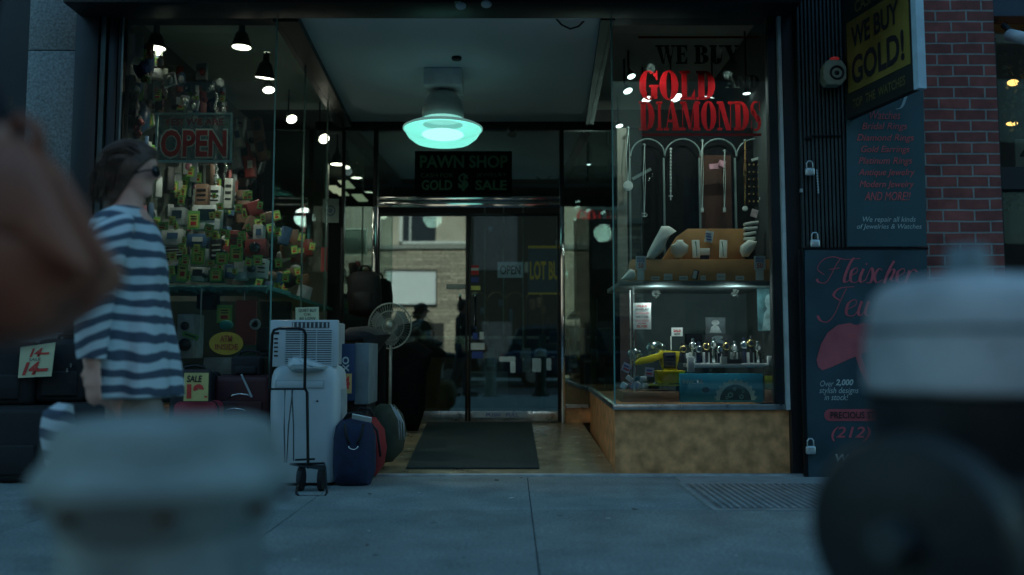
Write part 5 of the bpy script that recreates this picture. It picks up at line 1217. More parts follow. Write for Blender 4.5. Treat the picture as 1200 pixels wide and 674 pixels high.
# portable air conditioner (white, rounded)
pa = thing('portable_air_conditioner', 'tall white rounded appliance under the window air conditioner', 'appliance', W(353, 566, 5.25))
APW = mat('appliance_white', (.52, .58, .60), .35, var=.06, scale=4)
Ya = 5.25
def rrect(cx, cy, hx, hy, r, n=6):
    o = []
    for (sx, sy, a0) in ((1, 1, 0), (-1, 1, 90), (-1, -1, 180), (1, -1, 270)):
        for k in range(n+1):
            a = R(a0+90*k/n); o.append((cx+sx*(hx-r)+r*math.cos(a), cy+sy*(hy-r)+r*math.sin(a)))
    return o
def loftz(rings, name, m_, parent, cap=True):
    n = len(rings[0][1]); vs = []; fs = []
    for z, pts in rings: vs += [(p[0], p[1], z) for p in pts]
    for k in range(len(rings)-1):
        for i in range(n): fs.append((k*n+i, k*n+(i+1) % n, (k+1)*n+(i+1) % n, (k+1)*n+i))
    if cap: fs += [tuple(range(n)), tuple(range((len(rings)-1)*n+n-1, (len(rings)-1)*n-1, -1))]
    b = B(); b.smooth = True; b.add(vs, fs); return b.build(name, m_, parent, smooth=True)
xa0, xa1 = WX(313, Ya, 500), WX(396, Ya, 500); cxa = (xa0+xa1)/2; ha = (xa1-xa0)/2
zt = WZ(428, Ya)
rings = []
for z, k in ((.02, .93), (.05, .99), (.3, 1.0), (zt-.12, 1.0), (zt-.07, .98), (zt-.03, .92), (zt-.008, .82), (zt, .7)):
    rings.append((z, rrect(cxa, Ya+.17, ha*k, .17*k, .075*k)))
loftz(rings, 'body', APW, pa)
B().pbox(322, 445, 380, 456, Ya-.004, .02).build('control_recess', mat('recess_grey', (.40, .46, .48), .4), pa, bevel=.004)
B().pbox(324, 447, 378, 454, Ya-.007, .01).build('control_panel', APW, pa, bevel=.003)
b = B(); b.smooth = True; c = W(372, 470, Ya); b.cyl(c+Vector((0, .01, 0)), c+Vector((0, -.006, 0)), .006, n=12); b.build('knob', INK, pa)
b = B(); b.smooth = True
for s in (-1, 1): b.cyl((cxa+s*ha*.7-.02, Ya+.08, .022), (cxa+s*ha*.7+.02, Ya+.08, .022), .022, n=14)
b.build('castor', RUBBER, pa)
b = B(); b.box(xa1-.001, Ya+.08, .06, xa1+.004, Ya+.26, zt-.15); b.build('side_grille', mat('recess_grey', (.40, .46, .48), .4), pa)
# plastic bag lying on top
pb = B(); rb = random.Random(4)
pb.ppuff([(338, 429), (339, 421), (346, 418), (356, 419), (366, 422), (376, 425), (383, 429), (381, 434), (360, 436), (342, 435)], Ya+.02, .18, 5)
for v in pb.v: v.x += rb.uniform(-.006, .006); v.y += rb.uniform(-.008, .008); v.z += rb.uniform(-.006, .006)
tag(pb.build('plastic_bag', mat('thin_plastic', (.55, .62, .64), .25, coat=.5), smooth=True), 'crumpled white plastic bag between the two white appliances', 'plastic bag')
# window air conditioner
Yw = Ya+.08
wa = thing('window_air_conditioner', 'white window air conditioner with a louvred front and a yellow note', 'air conditioner', W(358, 430, Yw))
B().pbox(319, 377, 390, 428, Yw, .38).build('casing', mat('casing_grey', (.36, .41, .43), .45), wa, bevel=.006)
b = B(); b.pbox(316, 375, 396, 430, Yw-.035, .034); b.build('front_panel', APW, wa, bevel=.008)
b = B(); b.pbox(334, 387, 389, 426, Yw-.037, .004); b.pbox(342, 377.5, 386, 384.5, Yw-.037, .004); b.build('grille_recess', mat('recess_dark', (.06, .075, .08), .6), wa)
b = B()
for k in range(15): b.pbox(334, 388+k*2.6, 389, 389.3+k*2.6, Yw-.043, .007)
for k in range(4): b.pbox(334+k*18.3-.4, 387, 334+k*18.3+.4, 426, Yw-.045, .006)
b.build('louvre', APW, wa)
b = B()
for k in range(9): b.pbox(343+k*4.9, 378, 344.5+k*4.9, 384, Yw-.042, .006)
b.build('outlet_vane', APW, wa)
b = B(); b.pbox(320, 389, 327, 392, Yw-.038, .004)
for k in range(5): b.pbox(321, 396+k*5, 325.5, 398+k*5, Yw-.038, .004)
b.build('button', INK, wa)
nn = thing('note', 'yellow handwritten note standing on top of the window air conditioner', 'note', W(360, 376, Yw)); B().tilt(W(360, 368, Yw), .145, .085, .003, ry=-.03).build('sheet', CREAM, nn)
text('QUIET BUY', 350, 362, 371, 366, Yw-.003, INK, nn, bold=.01); text('OK', 356, 367, 365, 370, Yw-.003, INK, nn); text('60 LOW', 351, 371.5, 370, 375, Yw-.003, INK, nn, bold=.01)
# hand cart
hc = thing('hand_cart', 'folding black wire luggage cart in front of the white appliance', 'hand cart', gnd(364, 580))
Yc = gnd(364, 581).y; Yb = Yc+.18
b = B(); b.smooth = True
def T_(pts, r_=.008): b.tube([W(x, y, Y) for x, y, Y in pts], r_, n=8)
T_([(316, 505, Yb), (316, 455, Yb), (319, 392, Yb), (321, 387, Yb), (327, 385, Yb), (350, 385, Yb), (356, 387, Yb), (358, 392, Yb), (357, 455, Yb)], .009)
T_([(357, 455, Yb), (360, 460, Yb), (361, 545, Yb-.02), (361, 548, Yb)], .009)
T_([(316, 505, Yb), (315, 545, Yb)], .009)
b.build('frame', BLACKM, hc, smooth=True)
b = B(); b.smooth = True; T_([(318, 456, Yb), (357, 456, Yb)], .006); b.build('crossbar', BLACKM, hc, smooth=True); b = B(); b.smooth = True; T_([(346, 539, Yb), (369, 538, Yb)], .006); b.build('crossbar', BLACKM, hc, smooth=True)
b = B(); b.smooth = True
T_([(340, 544, Yb), (380, 543, Yb), (381, 548, Yc+.05), (383, 578, Yc), (380, 582, Yc), (351, 582, Yc), (347, 578, Yc), (349, 568, Yc+.05)], .007)
for k in range(5): T_([(343, 545+k*.01, Yb-.01*k), (380, 546+k*1.2, Yb-.03*k)], .004)
b.build('foot_plate', BLACKM, hc, smooth=True)
b = B(); b.smooth = True; c = W(365, 562, Yb)
for s in (-1, 1): b.cyl((c.x+.11*s*.55-.014, Yb, .07), (c.x+.11*s*.55+.014, Yb, .07), .07, n=22)
b.build('wheel', RUBBER, hc, smooth=True)
b = B(); b.smooth = True
T_([(334, 457, Yb-.01), (333, 500, Yb-.02), (334, 542, Yb)], .004); T_([(343, 457, Yb-.01), (338, 500, Yb-.02), (336, 542, Yb)], .004); T_([(342, 458, Yb-.01), (344, 500, Yb-.02), (344, 540, Yb)], .004)
b.build('elastic_cord', mat('cord_grey', (.06, .075, .08), .7), hc, smooth=True)
# blue and white box on cabinet, right of the appliance
bxw = thing('product_box', 'tall blue and pale carton right of the white appliance', 'box', W(415, 470, 5.7))
b = B(); b.pbox(397, 403, 415, 470, 5.62, .4); b.build('carton', mat('carton_navy', (.02, .05, .13), .5), bxw, bevel=.004)
B().pbox(415.5, 402, 432, 474, 5.64, .38).build('side_panel', mat('carton_grey', (.14, .19, .21), .5, var=.2), bxw, bevel=.004)
text_quad('XO', W(401, 436, 5.618), W(401, 418, 5.618), W(409, 436, 5.618)-Vector((.0, 0, 0)), CARD, bxw, off=.001, bold=.03)
t = thing('price_card', 'small orange and red price tag hanging before the blue carton', 'price card', W(406, 440, 5.5)); B().pbox(401, 438, 412, 461, 5.5, .004).build('sheet', mat('orange_card', (.6, .4, .15), .6), t)
text('4', 403, 441, 410, 456, 5.499, HW, t, bold=.05)
b = B(); b.pbox(404, 461, 405.5, 500, 5.5, .012); b.pbox(400, 466, 402, 500, 5.52, .012); tag(b.build('pull_handle', BLACKM), 'pair of thin black luggage pull bars behind the navy bag', 'handle')
tag(B().pbox(397, 470, 430, 545, 5.72, .35).build('stand_box', GM['black'], bevel=.01), 'black box carrying the blue carton, mostly hidden by bags', 'box')
# duffel bags
def duffel(lab, pp, Y, th, m_, grp, strap=True, extra=None):
    t = thing('duffel_bag', lab, 'bag', W(sum(p[0] for p in pp)/len(pp), max(p[1] for p in pp), Y), grp)
    b = B(); b.ppuff(pp, Y, th, 6); b.build('body', m_, t, smooth=True)
    return t
zz_ = gnd(415, 571).y
d1 = duffel('navy blue soft bag with a metal ring standing in front of the red bag', [(395, 496), (402, 491), (420, 490), (434, 494), (440, 510), (440, 552), (434, 568), (424, 571), (402, 571), (393, 566), (391, 545), (392, 510)], zz_+.12, .28, NAVY, 'soft bags beside the entrance')
b = B(); b.smooth = True; c = W(414, 521, zz_-.02); b.tube([c+Vector((.028*math.cos(a), 0, .02*math.sin(a)-.01)) for a in [math.pi*(1+k/8) for k in range(9)]], .004, n=6); b.build('ring', SILVER, d1)
b = B(); b.smooth = True; b.tube([W(404, 497, zz_-.0), W(405, 508, zz_-.015), W(409, 520, zz_-.02)], .009); b.build('strap', BLKN, d1); b = B(); b.smooth = True; b.tube([W(426, 497, zz_), W(424, 508, zz_-.015), W(419, 520, zz_-.02)], .009); b.build('strap', BLKN, d1); b = B(); b.smooth = True; b.tube([W(402, 494, zz_+.1), W(408, 485, zz_+.1), W(422, 484, zz_+.1), W(430, 492, zz_+.1)], .010); b.build('strap', BLKN, d1)
B().tilt(W(424, 490, zz_+.03), .12, .035, .008, ry=.2, rx=.6).build('label_patch', CARD, d1)
d2 = duffel('red soft bag squeezed between the navy and olive bags', [(410, 490), (424, 486), (440, 489), (450, 503), (453, 525), (450, 545), (441, 557), (420, 560), (410, 550)], zz_+.42, .26, REDN, 'soft bags beside the entrance')
b = B(); b.smooth = True; b.tube([W(428, 488, zz_+.29), W(442, 505, zz_+.28), W(446, 535, zz_+.29)], .008); b.tube([W(415, 488, zz_+.4), W(422, 478, zz_+.4), W(434, 480, zz_+.4), W(438, 488, zz_+.4)], .01); b.build('strap', BLKN, d2)
d3 = duffel('dark olive bag with pale piping nearest the entrance mat', [(430, 482), (446, 473), (462, 474), (472, 486), (476, 505), (472, 528), (460, 541), (440, 544), (430, 530)], zz_+.75, .3, OLIVE, 'soft bags beside the entrance')
b = B(); b.smooth = True
for k in range(3): b.tube([W(458+k*3.5, 474+k*3, zz_+.6), W(467+k*3, 492+k*2, zz_+.59), W(468+k*2.6, 515, zz_+.6)], .005, n=6)
b.build('piping', GM['steel'], d3)
tag((lambda b_: (b_.ppuff([(440, 415), (460, 405), (490, 400), (508, 412), (500, 440), (498, 480), (490, 505), (462, 505), (450, 470), (440, 440)], zz_+2.7, .4), b_.build('dark_reflection_shape', VELVET, smooth=True))[1])(B()), 'large black soft shape standing in for a dark reflection left of the doors', 'bag')  # black puff in place of a dark reflection in the door glass
# backpack hanging high
bp = thing('backpack', 'black backpack hanging by its strap left of the doors', 'backpack', W(427, 318, 8.3))
b = B(); b.ppuff([(408, 325), (414, 319), (424, 318), (438, 318), (445, 323), (447, 340), (447, 362), (441, 371), (420, 372), (409, 368), (407, 350)], 8.3, .28, 6); b.build('body', BLKN, bp, smooth=True)
b = B(); b.ppuff([(413, 343), (425, 341), (436, 343), (437, 364), (425, 368), (413, 365)], 8.18, .12, 4); b.build('front_pocket', BLKN, bp, smooth=True)
b = B(); b.smooth = True; b.tube([W(420, 320, 8.3), W(424, 312, 8.3), W(432, 312, 8.3), W(435, 320, 8.3)], .012); b.build('strap', BLKN, bp)
tag((lambda b_: (b_.ppuff([(398, 392), (410, 384), (430, 382), (446, 386), (458, 392), (450, 402), (440, 418), (430, 403), (400, 402)], 6.3, .35), b_.build('jacket_pile', BLKN, smooth=True))[1])(B()), 'black cloth heap on the carton below the hanging backpack', 'clothing')
b = B(); b.pbox(432, 400, 446, 520, 6.6, .3); tag(b.build('luggage_stack', VELVET, bevel=.03), 'tall dark upright case behind the olive bag', 'case')
# pedestal fan
fn = thing('pedestal_fan', 'pale pedestal fan with a round wire guard in front of the doors', 'fan', W(456, 510, 7.6))
fc = W(457, 382, 7.6); rf = .19; b = B(); b.smooth = True; WIRE = mat('fan_wire', (.3, .38, .36), .4, .3)
for rr_ in (rf, rf*.99, rf*.66, rf*.33): b.tube([fc+Vector((rr_*math.cos(a), -.05*(1-rr_/rf), rr_*1.06*math.sin(a))) for a in [2*math.pi*k/32 for k in range(32)]], .004 if rr_ < rf else .007, n=6, closed=True)
for k in range(48):
    a = 2*math.pi*k/48; b.tube([fc+Vector((.03*math.cos(a), -.055, .03*math.sin(a))), fc+Vector((rf*.6*math.cos(a), -.045, rf*.6*math.sin(a))), fc+Vector((rf*math.cos(a), 0, rf*1.06*math.sin(a)))], .0018, n=4)
b.build('guard', WIRE, fn)
b = B(); b.smooth = True; M = Matrix.Rotation(R(90), 3, 'X'); b.lathe([(.04, 0), (.035, .05), (.001, .06)], fc+Vector((0, -.01, 0)), 20, M)
b.build('hub', WIRE, fn)
bl_ = glass('fan_blade', (.45, .58, .55), .12, 1, .3)
for k in range(3):
    b = B(); a0 = k*2.094+.4; pts = [(fc.x+math.cos(a0+u)*r_, fc.z+math.sin(a0+u)*r_) for r_, u in ((.035, 0), (.12, -.28), (.175, -.2), (.18, .35), (.15, .75), (.09, .7), (.035, .5))]; b.prism(pts, fc.y-.005, .006); b.build('blade', mat('blade_pale', (.16, .22, .21), .4), fn)
b = B(); b.smooth = True; b.cyl((fc.x, fc.y+.06, zf(7.6)+.03), (fc.x, fc.y+.06, fc.z-.02), .014); b.cyl(fc+Vector((0, .02, 0)), fc+Vector((0, .16, 0)), .055, .045, n=20); b.cyl((fc.x, fc.y+.06, zf(7.6)), (fc.x, fc.y+.06, zf(7.6)+.03), .16, .15, n=28); b.build('stand', WIRE, fn)

# ================================================================== INSIDE THE STORE, BEHIND THE DOORS
CAB = mat('cabinet_wood', (.12, .09, .05), .5, var=.3)
ct = thing('glass_counter', 'long glass counter deep inside the store', 'counter', (.4, 11.0, 0))
B().box(-1.6, 11, 0, 2.2, 11.5, .75).build('cabinet', CAB, ct); B().box(-1.6, 11, .755, 2.2, 11.5, 1.0).build('glass_top', SGLASS, ct)
B().box(-1.6, 10.98, 1.0, 2.2, 11.52, 1.03).build('top_trim', ALU, ct)
for k, (px, py0, py1, wd) in enumerate(((568, 240, 380, 'leftmost'), (590, 240, 400, 'second'), (613, 240, 430, 'third'), (700, 350, 470, 'rightmost'))):
    tag(B().pbox(px-.8, py0, px+.8, py1, 9.8, .02).build('display_rail', mat('rail', (.3, .36, .34), .4, .4)), wd+' thin vertical rail standing inside the store', 'rail', 'thin rails inside the store')
for k, (a, c, e, f, col, wd) in enumerate(((585, 418, 604, 424, 'white', 'white flat lid'), (598, 424, 604, 437, 'white', 'white upright'), (624, 420, 634, 436, 'steel', 'pale blue double'), (641, 420, 646, 434, 'steel', 'narrow pale blue'),
                                          (571, 408, 580, 430, 'steel', 'round shouldered grey'), (612, 408, 622, 436, 'steel', 'slim grey'), (551, 436, 595, 466, 'grey', 'large grey lower'), (632, 392, 640, 480, 'dark green', 'tall green pillar'), (644, 388, 656, 402, 'blue', 'dark blue speckled'))):
    tag(B().pbox(a, c, e, f, 9.6+.1*k, .15).build('counter_item', GM[col] if k > 3 else mat('glowing_'+col, GC[col], .4, emis=.12), bevel=.01), wd+' box seen through the right door', 'box', 'boxes seen through the right door')  # first few boxes glow faintly to look lit; they are no lamps
for k in range(4):
    px = 560+k*22; pts = [W(px+10*math.cos(a), 352-9*math.sin(a), 10.6) for a in [math.pi*j/10 for j in range(11)]]
    b = B(); b.smooth = True; b.tube([W(px+10, 420, 10.6)]+pts+[W(px-10, 420, 10.6)], .012, n=6); tag(b.build('wall_arch', mat('arch_gold', (.22, .2, .08), .4, .3)), ORD[k]+' dim arch from the left on the far store wall', 'arch', 'dim arches on the far wall')
for k in range(16):
    px = 560+k*6+rr.uniform(0, 3); py = rr.choice([rr.uniform(345, 420), rr.uniform(250, 330)]); cl_ = rr.choice(['dark green', 'brown', 'grey', 'blue', 'black'])
    tag(B().pbox(px, py, px+rr.uniform(3, 10), py+rr.uniform(5, 14), 12+rr.uniform(0, 1.5), .1).build('wall_item', GM[cl_], bevel=.01), 'dim %s item on the far store wall, %s from the left' % (cl_, ORD[k]), 'merchandise', 'dim items on the far store wall')
for k, (a, c, e, f, col) in enumerate(((667, 426, 677, 431, 'pale'), (667, 434, 676, 439, 'brown'), (666, 444, 680, 456, 'grey'), (709, 430, 720, 456, 'grey'), (708, 418, 720, 428, 'red'), (668, 385, 688, 420, 'blue'), (700, 385, 718, 412, 'blue'), (686, 424, 704, 464, 'black'))):
    tag(B().pbox(a, c, e, f, 9.3+.05*k, .1).build('shelf_item', GM[col], bevel=.005), '%s shape behind the narrow side pane, %s from the top left' % (col, ORD[k]), 'merchandise', 'goods behind the narrow side pane')
tag(B().pbox(693, 345, 698, 470, 9.2, .04).build('side_post', mat('post_tan', (.22, .17, .09), .5)), 'slim tan post behind the narrow side pane', 'post')

# ================================================================== OPPOSITE SIDE OF THE STREET (seen as reflections)
YO = -13.0; YM = 2*YD-YO
def M_(px, py): p = W(px, py, YM); return p.x, p.z
op = thing('opposite_building', 'sunlit stone and stucco building across the street, seen mirrored in the doors', 'building', (-1, YO, 0))
stz = M_(500, 292)[1]
xo0, xo1 = M_(385, 400)[0], M_(722, 400)[0]+.1
STN = brickmat('ledge_stone', (.46, .42, .33), (.27, .25, .20), (.08, .08, .07), bw=.62, bh=.13, msize=.022, bump=1, squash=8)
B().box(xo0, YO-.6, -.2, xo1, YO, stz).build('stone_wall', STN, op)
B().box(xo0, YO-.6, stz+.16, xo1, YO-.02, 9.6).build('stucco_wall', mat('stucco', (.42, .40, .33), .9, var=.12, scale=1.5, bump=.3), op)
B().box(xo0, YO-.6, stz+.001, xo1, YO+.1, stz+.158).build('ledge', mat('ledge_grey', (.25, .27, .25), .8), op)
def opbox(px0, py0, px1, py1, d0, d1, name, m_, par=op, **k):
    a = M_(px0, py1); c = M_(px1, py0); return B().box(a[0], YO+d0, a[1], c[0], YO+d1, c[1]).build(name, m_, par, **k)
PANEO = mat('opposite_pane', (.03, .04, .05), .15)
opbox(472, 250, 511, 283, -.015, .01, 'window', PANEO); 
for (a, c, e, f) in ((468, 248, 472, 286), (468, 283, 548, 286), (480, 250, 482, 283)): opbox(a, c, e, f, .0, .08, 'window_frame', mat('frame_white', (.6, .66, .64), .6))
opbox(688, 246, 706, 275, -.015, .01, 'window', PANEO); opbox(686, 275, 708, 280, 0, .2, 'window_box', GREYB)
opbox(452.5, 318, 511, 357, .03, .06, 'notice_board', mat('board_white', (.62, .70, .72), .6, var=.04)); opbox(451, 316.5, 512.5, 318, .02, .09, 'board_frame', INK); opbox(451, 357, 512.5, 358.5, .02, .09, 'board_frame', INK); opbox(511, 318, 512.5, 357, .02, .09, 'board_frame', INK); opbox(451, 318, 452.5, 357, .02, .09, 'board_frame', INK)
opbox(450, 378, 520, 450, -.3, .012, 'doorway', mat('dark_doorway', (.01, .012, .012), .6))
# black bay added so the right door leaf reflects something dark
opbox(549, 150, 657, 452, .012, .9, 'reflection_dark_bay', mat('dark_bay', (.006, .009, .009), .8, spec=.1))
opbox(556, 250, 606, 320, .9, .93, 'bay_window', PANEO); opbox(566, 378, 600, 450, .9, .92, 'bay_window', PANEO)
# dark neighbours on both sides, added to keep sky out of the reflections
ob = thing('dark_building', 'dark brick building across the street left of the pale one', 'building', (-14, YO, 0))
dbk = brickmat('dark_brick', (.055, .03, .026), (.04, .022, .02), (.06, .06, .055))
B().box(-34, YO-6, -.2, xo0-.01, YO, 13).build('wall', dbk, ob)
b = B()
for i in range(8):
    for k in range(4): B().box(-32+i*3.2, YO+.001, 1+k*3, -30.6+i*3.2, YO+.02, 2.9+k*3).build('window', PANEO, ob)
ob = thing('dark_building', 'dark brick building across the street right of the pale one', 'building', (14, YO, 0))
B().box(xo1+.01, YO-6, -.2, 34, YO, 13).build('wall', dbk, ob)
b = B()
for i in range(9):
    for k in range(4): B().box(5+i*3.1, YO+.001, 1+k*3, 6.5+i*3.1, YO+.02, 2.9+k*3).build('window', PANEO, ob)
B().box(xo0, YO-6, -.2, xo1, YO-.61, 9.6).build('rear_block', dbk, op)
def car(lab, x, y, m_, L=4.6, H=1.75):
    t = thing('parked_car', lab, 'car', (x, y, -.15), 'cars parked across the street'); z0 = -.15
    side = [(-L/2, .35), (-L/2+.05, .95), (-L/2+.35, 1.05), (L/2-.9, 1.0), (L/2-.1, .88), (L/2, .6), (L/2, .35)]
    b = B(); b.prism([(x+a, z0+c) for a, c in side], y-.9, 1.8); b.build('body', m_, t, bevel=.06, seg=3)
    top = [(-L/2+.15, 1.0), (-L/2+.45, H-.05), (-L/2+.8, H), (.5, H), (L/2-1.25, 1.0)]
    b = B(); b.prism([(x+a, z0+c) for a, c in top], y-.8, 1.6); b.build('cabin', PANEO, t, bevel=.06, seg=3)
    b = B(); b.prism([(x+a, z0+c) for a, c in [(-L/2+.5, H-.03), (-L/2+.8, H+.03), (.5, H+.03), (.75, H-.06)]], y-.78, 1.56); b.build('roof', m_, t, bevel=.02)
    for sx in (-1, 1):
        for sy in (-1, 1):
            b = B(); b.smooth = True; cx = x+sx*L*.31; cy = y+sy*.8; b.cyl((cx, cy-.11, z0+.34), (cx, cy+.11, z0+.34), .34, n=26); w_ = b.build('wheel', RUBBER, t, smooth=True)
            b = B(); b.cyl((cx, cy+.111*sy, z0+.34), (cx, cy+.12*sy, z0+.34), .2, n=20); b.build('rim', ALU, w_)
    b = B(); b.box(x+L/2-.12, y+.5, z0+.66, x+L/2+.02, y+.8, z0+.8); b.build('headlight', CHROME, t); b = B(); b.box(x-L/2-.02, y+.6, z0+.75, x-L/2+.05, y+.85, z0+.95); b.build('tail_light', RED, t)
car('black parked car across the street, mirrored low in the left door', -3.2, -7.7, mat('car_black', (.01, .012, .014), .2, coat=.5))
car('dark blue parked car across the street, mirrored low in the right door', 2.0, -7.7, mat('car_blue', (.01, .04, .10), .2, coat=.5))

# ================================================================== FOREGROUND: capped post and hydrant
def rows_(cx_px, Y, rows, extra=0):   # (half width px, y px) -> (r, z)
    k = Y/1000
    return [(hw*k, WZ(py, Y)) for hw, py in rows]
PAINT = mat('weathered_paint', (.31, .37, .36), .6, var=.3, scale=9, bump=.3, bscale=60)
Yh = 1.03
def chips(m, dark, th=.60, sc=16):
    t = m.node_tree; p = t.nodes['Principled BSDF']; src = p.inputs['Base Color'].links[0].from_socket
    n = t.nodes.new('ShaderNodeTexNoise'); n.inputs['Scale'].default_value = sc; n.inputs['Detail'].default_value = 9; n.inputs['Roughness'].default_value = .65
    tc = [q for q in t.nodes if q.type == 'TEX_COORD'][0]; t.links.new(tc.outputs['Object'], n.inputs[0])
    r = t.nodes.new('ShaderNodeValToRGB'); r.color_ramp.elements[0].position = th; r.color_ramp.elements[1].position = th+.02; t.links.new(n.outputs[0], r.inputs[0])
    mx_ = t.nodes.new('ShaderNodeMix'); mx_.data_type = 'RGBA'; t.links.new(r.outputs[0], mx_.inputs[0]); t.links.new(src, mx_.inputs[6]); mx_.inputs[7].default_value = (*dark, 1); t.links.new(mx_.outputs[2], p.inputs['Base Color'])
chips(PAINT, (.17, .19, .18), .68)
lp = thing('capped_standpipe', 'stout grey green capped pipe close to the camera at lower left', 'standpipe', (WX(199, Yh), Yh, 0))
prof = rows_(197, Yh, [(4, 484), (50, 486), (98, 489), (116, 496), (122, 508), (125, 526), (129, 538), (135, 544), (139, 552), (139, 566), (135, 575), (126, 584), (120, 604), (114, 612), (111, 618)])
prof = [(r_, z) for r_, z in prof][::-1]
b = B(); b.smooth = True; b.lathe(prof, (WX(199, Yh), Yh, 0), 56); b.build('cap', PAINT, lp, smooth=True)
b = B(); b.smooth = True; rr0 = prof[0][0]; b.lathe([(.15, 0), (.15, .03), (.116, .045), (.114, .2), (.114, prof[0][1]+.004)], (WX(199, Yh), Yh, 0), 48); b.build('barrel', PAINT, lp, smooth=True)
b = B(); b.smooth = True; b.lathe([(.1425, WZ(551, Yh)), (.1455, WZ(553, Yh)), (.1455, WZ(566, Yh)), (.1425, WZ(568, Yh))], (WX(199, Yh), Yh, 0), 48, closed=False)
b.build('rim', PAINT, lp, smooth=True)
b = B()
for k in range(8):
    a = R(22+45*k); c = Vector((WX(199, Yh)+.136*math.cos(a), Yh+.136*math.sin(a), 0)); B().cyl((c.x, c.y, WZ(582, Yh)), (c.x, c.y, WZ(590, Yh)), .011, n=6).build('bolt', mat('rusty_bolt', (.12, .07, .05), .8), lp)
Yq = 1.02; hx, hy = WX(1140, Yq), Yq
hy_ = thing('fire_hydrant', 'black fire hydrant with a silver blue bonnet at lower right', 'fire hydrant', (hx, hy, 0))
BON = mat('bonnet_silver', (.56, .58, .60), .55, 0, var=.22, scale=12, bump=.25, bscale=50)
chips(BON, (.16, .15, .14), .66, 22)
HBK = mat('hydrant_black', (.010, .014, .017), .5, var=.35, scale=10, bump=.2)
prof = rows_(0, Yq, [(4, 322), (40, 323), (72, 327), (94, 334), (107, 347), (112, 365), (114, 384), (114.5, 388), (117, 390), (119, 440), (119, 455), (113, 460)])[::-1]
b = B(); b.smooth = True; b.lathe(prof, (hx, hy, 0), 56); b.build('bonnet', BON, hy_, smooth=True)
b = B(); b.smooth = True; b.lathe([(.1195, WZ(391, Yq)), (.121, WZ(389.5, Yq)), (.121, WZ(386.5, Yq)), (.117, WZ(385, Yq))], (hx, hy, 0), 48, closed=False); b.build('seam_band', mat('seam_dark', (.06, .08, .09), .6), hy_)
b = B(); z0, z1 = WZ(324, Yq), WZ(289, Yq); b.cyl((hx-.003, hy, z0), (hx-.003, hy, z1), .027, .023, n=5); b.build('operating_nut', mat('nut_steel', (.2, .26, .29), .5, .2), hy_, bevel=.003)
b = B(); b.smooth = True; b.lathe([(.17, 0), (.17, .035), (.125, .05), (.115, .1), (.105, .3), (.105, .62), (.112, .66), (.118, WZ(463, Yq))], (hx, hy, 0), 48); b.build('barrel', HBK, hy_, smooth=True)
b = B()
for k in range(8):
    a = R(10+45*k); c = Vector((hx+.15*math.cos(a), hy+.15*math.sin(a), 0)); B().cyl((c.x, c.y, .03), (c.x, c.y, .055), .014, n=6).build('bolt', HBK, hy_)
# pumper nozzle towards the camera left
nd = Vector((-.75, -.66, 0)).normalized(); nz_ = WZ(640, .85); c0 = Vector((hx, hy, nz_)); q = nd.to_track_quat('Z', 'Y').to_matrix()
b = B(); b.smooth = True; b.lathe([(.085, .05), (.085, .13), (.092, .135), (.092, .15)], c0, 40, q); b.build('nozzle', HBK, hy_, smooth=True)
b = B(); b.smooth = True; b.lathe([(.102, .15), (.104, .16), (.104, .195), (.098, .205), (.06, .212), (.03, .214), (.001, .214)], c0, 44, q); cp = b.build('nozzle_cap', HBK, hy_, smooth=True)
b = B(); b.lathe([(.024, .21), (.021, .245), (.001, .245)], c0, 5, q); b.build('cap_nut', mat('nut_dark', (.05, .065, .07), .5, .2), cp)
b = B(); b.smooth = True; q2 = Vector((.9, -.42, 0)).normalized().to_track_quat('Z', 'Y').to_matrix(); b.lathe([(.055, .05), (.055, .13), (.068, .135), (.068, .18), (.04, .19), (.001, .19)], c0+Vector((0, 0, .02)), 32, q2); b.build('side_nozzle', HBK, hy_, smooth=True)
b = B(); b.smooth = True; b.sphere((hx, hy, nz_), .125, 1, 1, 1.05, n=20); b.build('barrel_bulge', HBK, hy_, smooth=True)

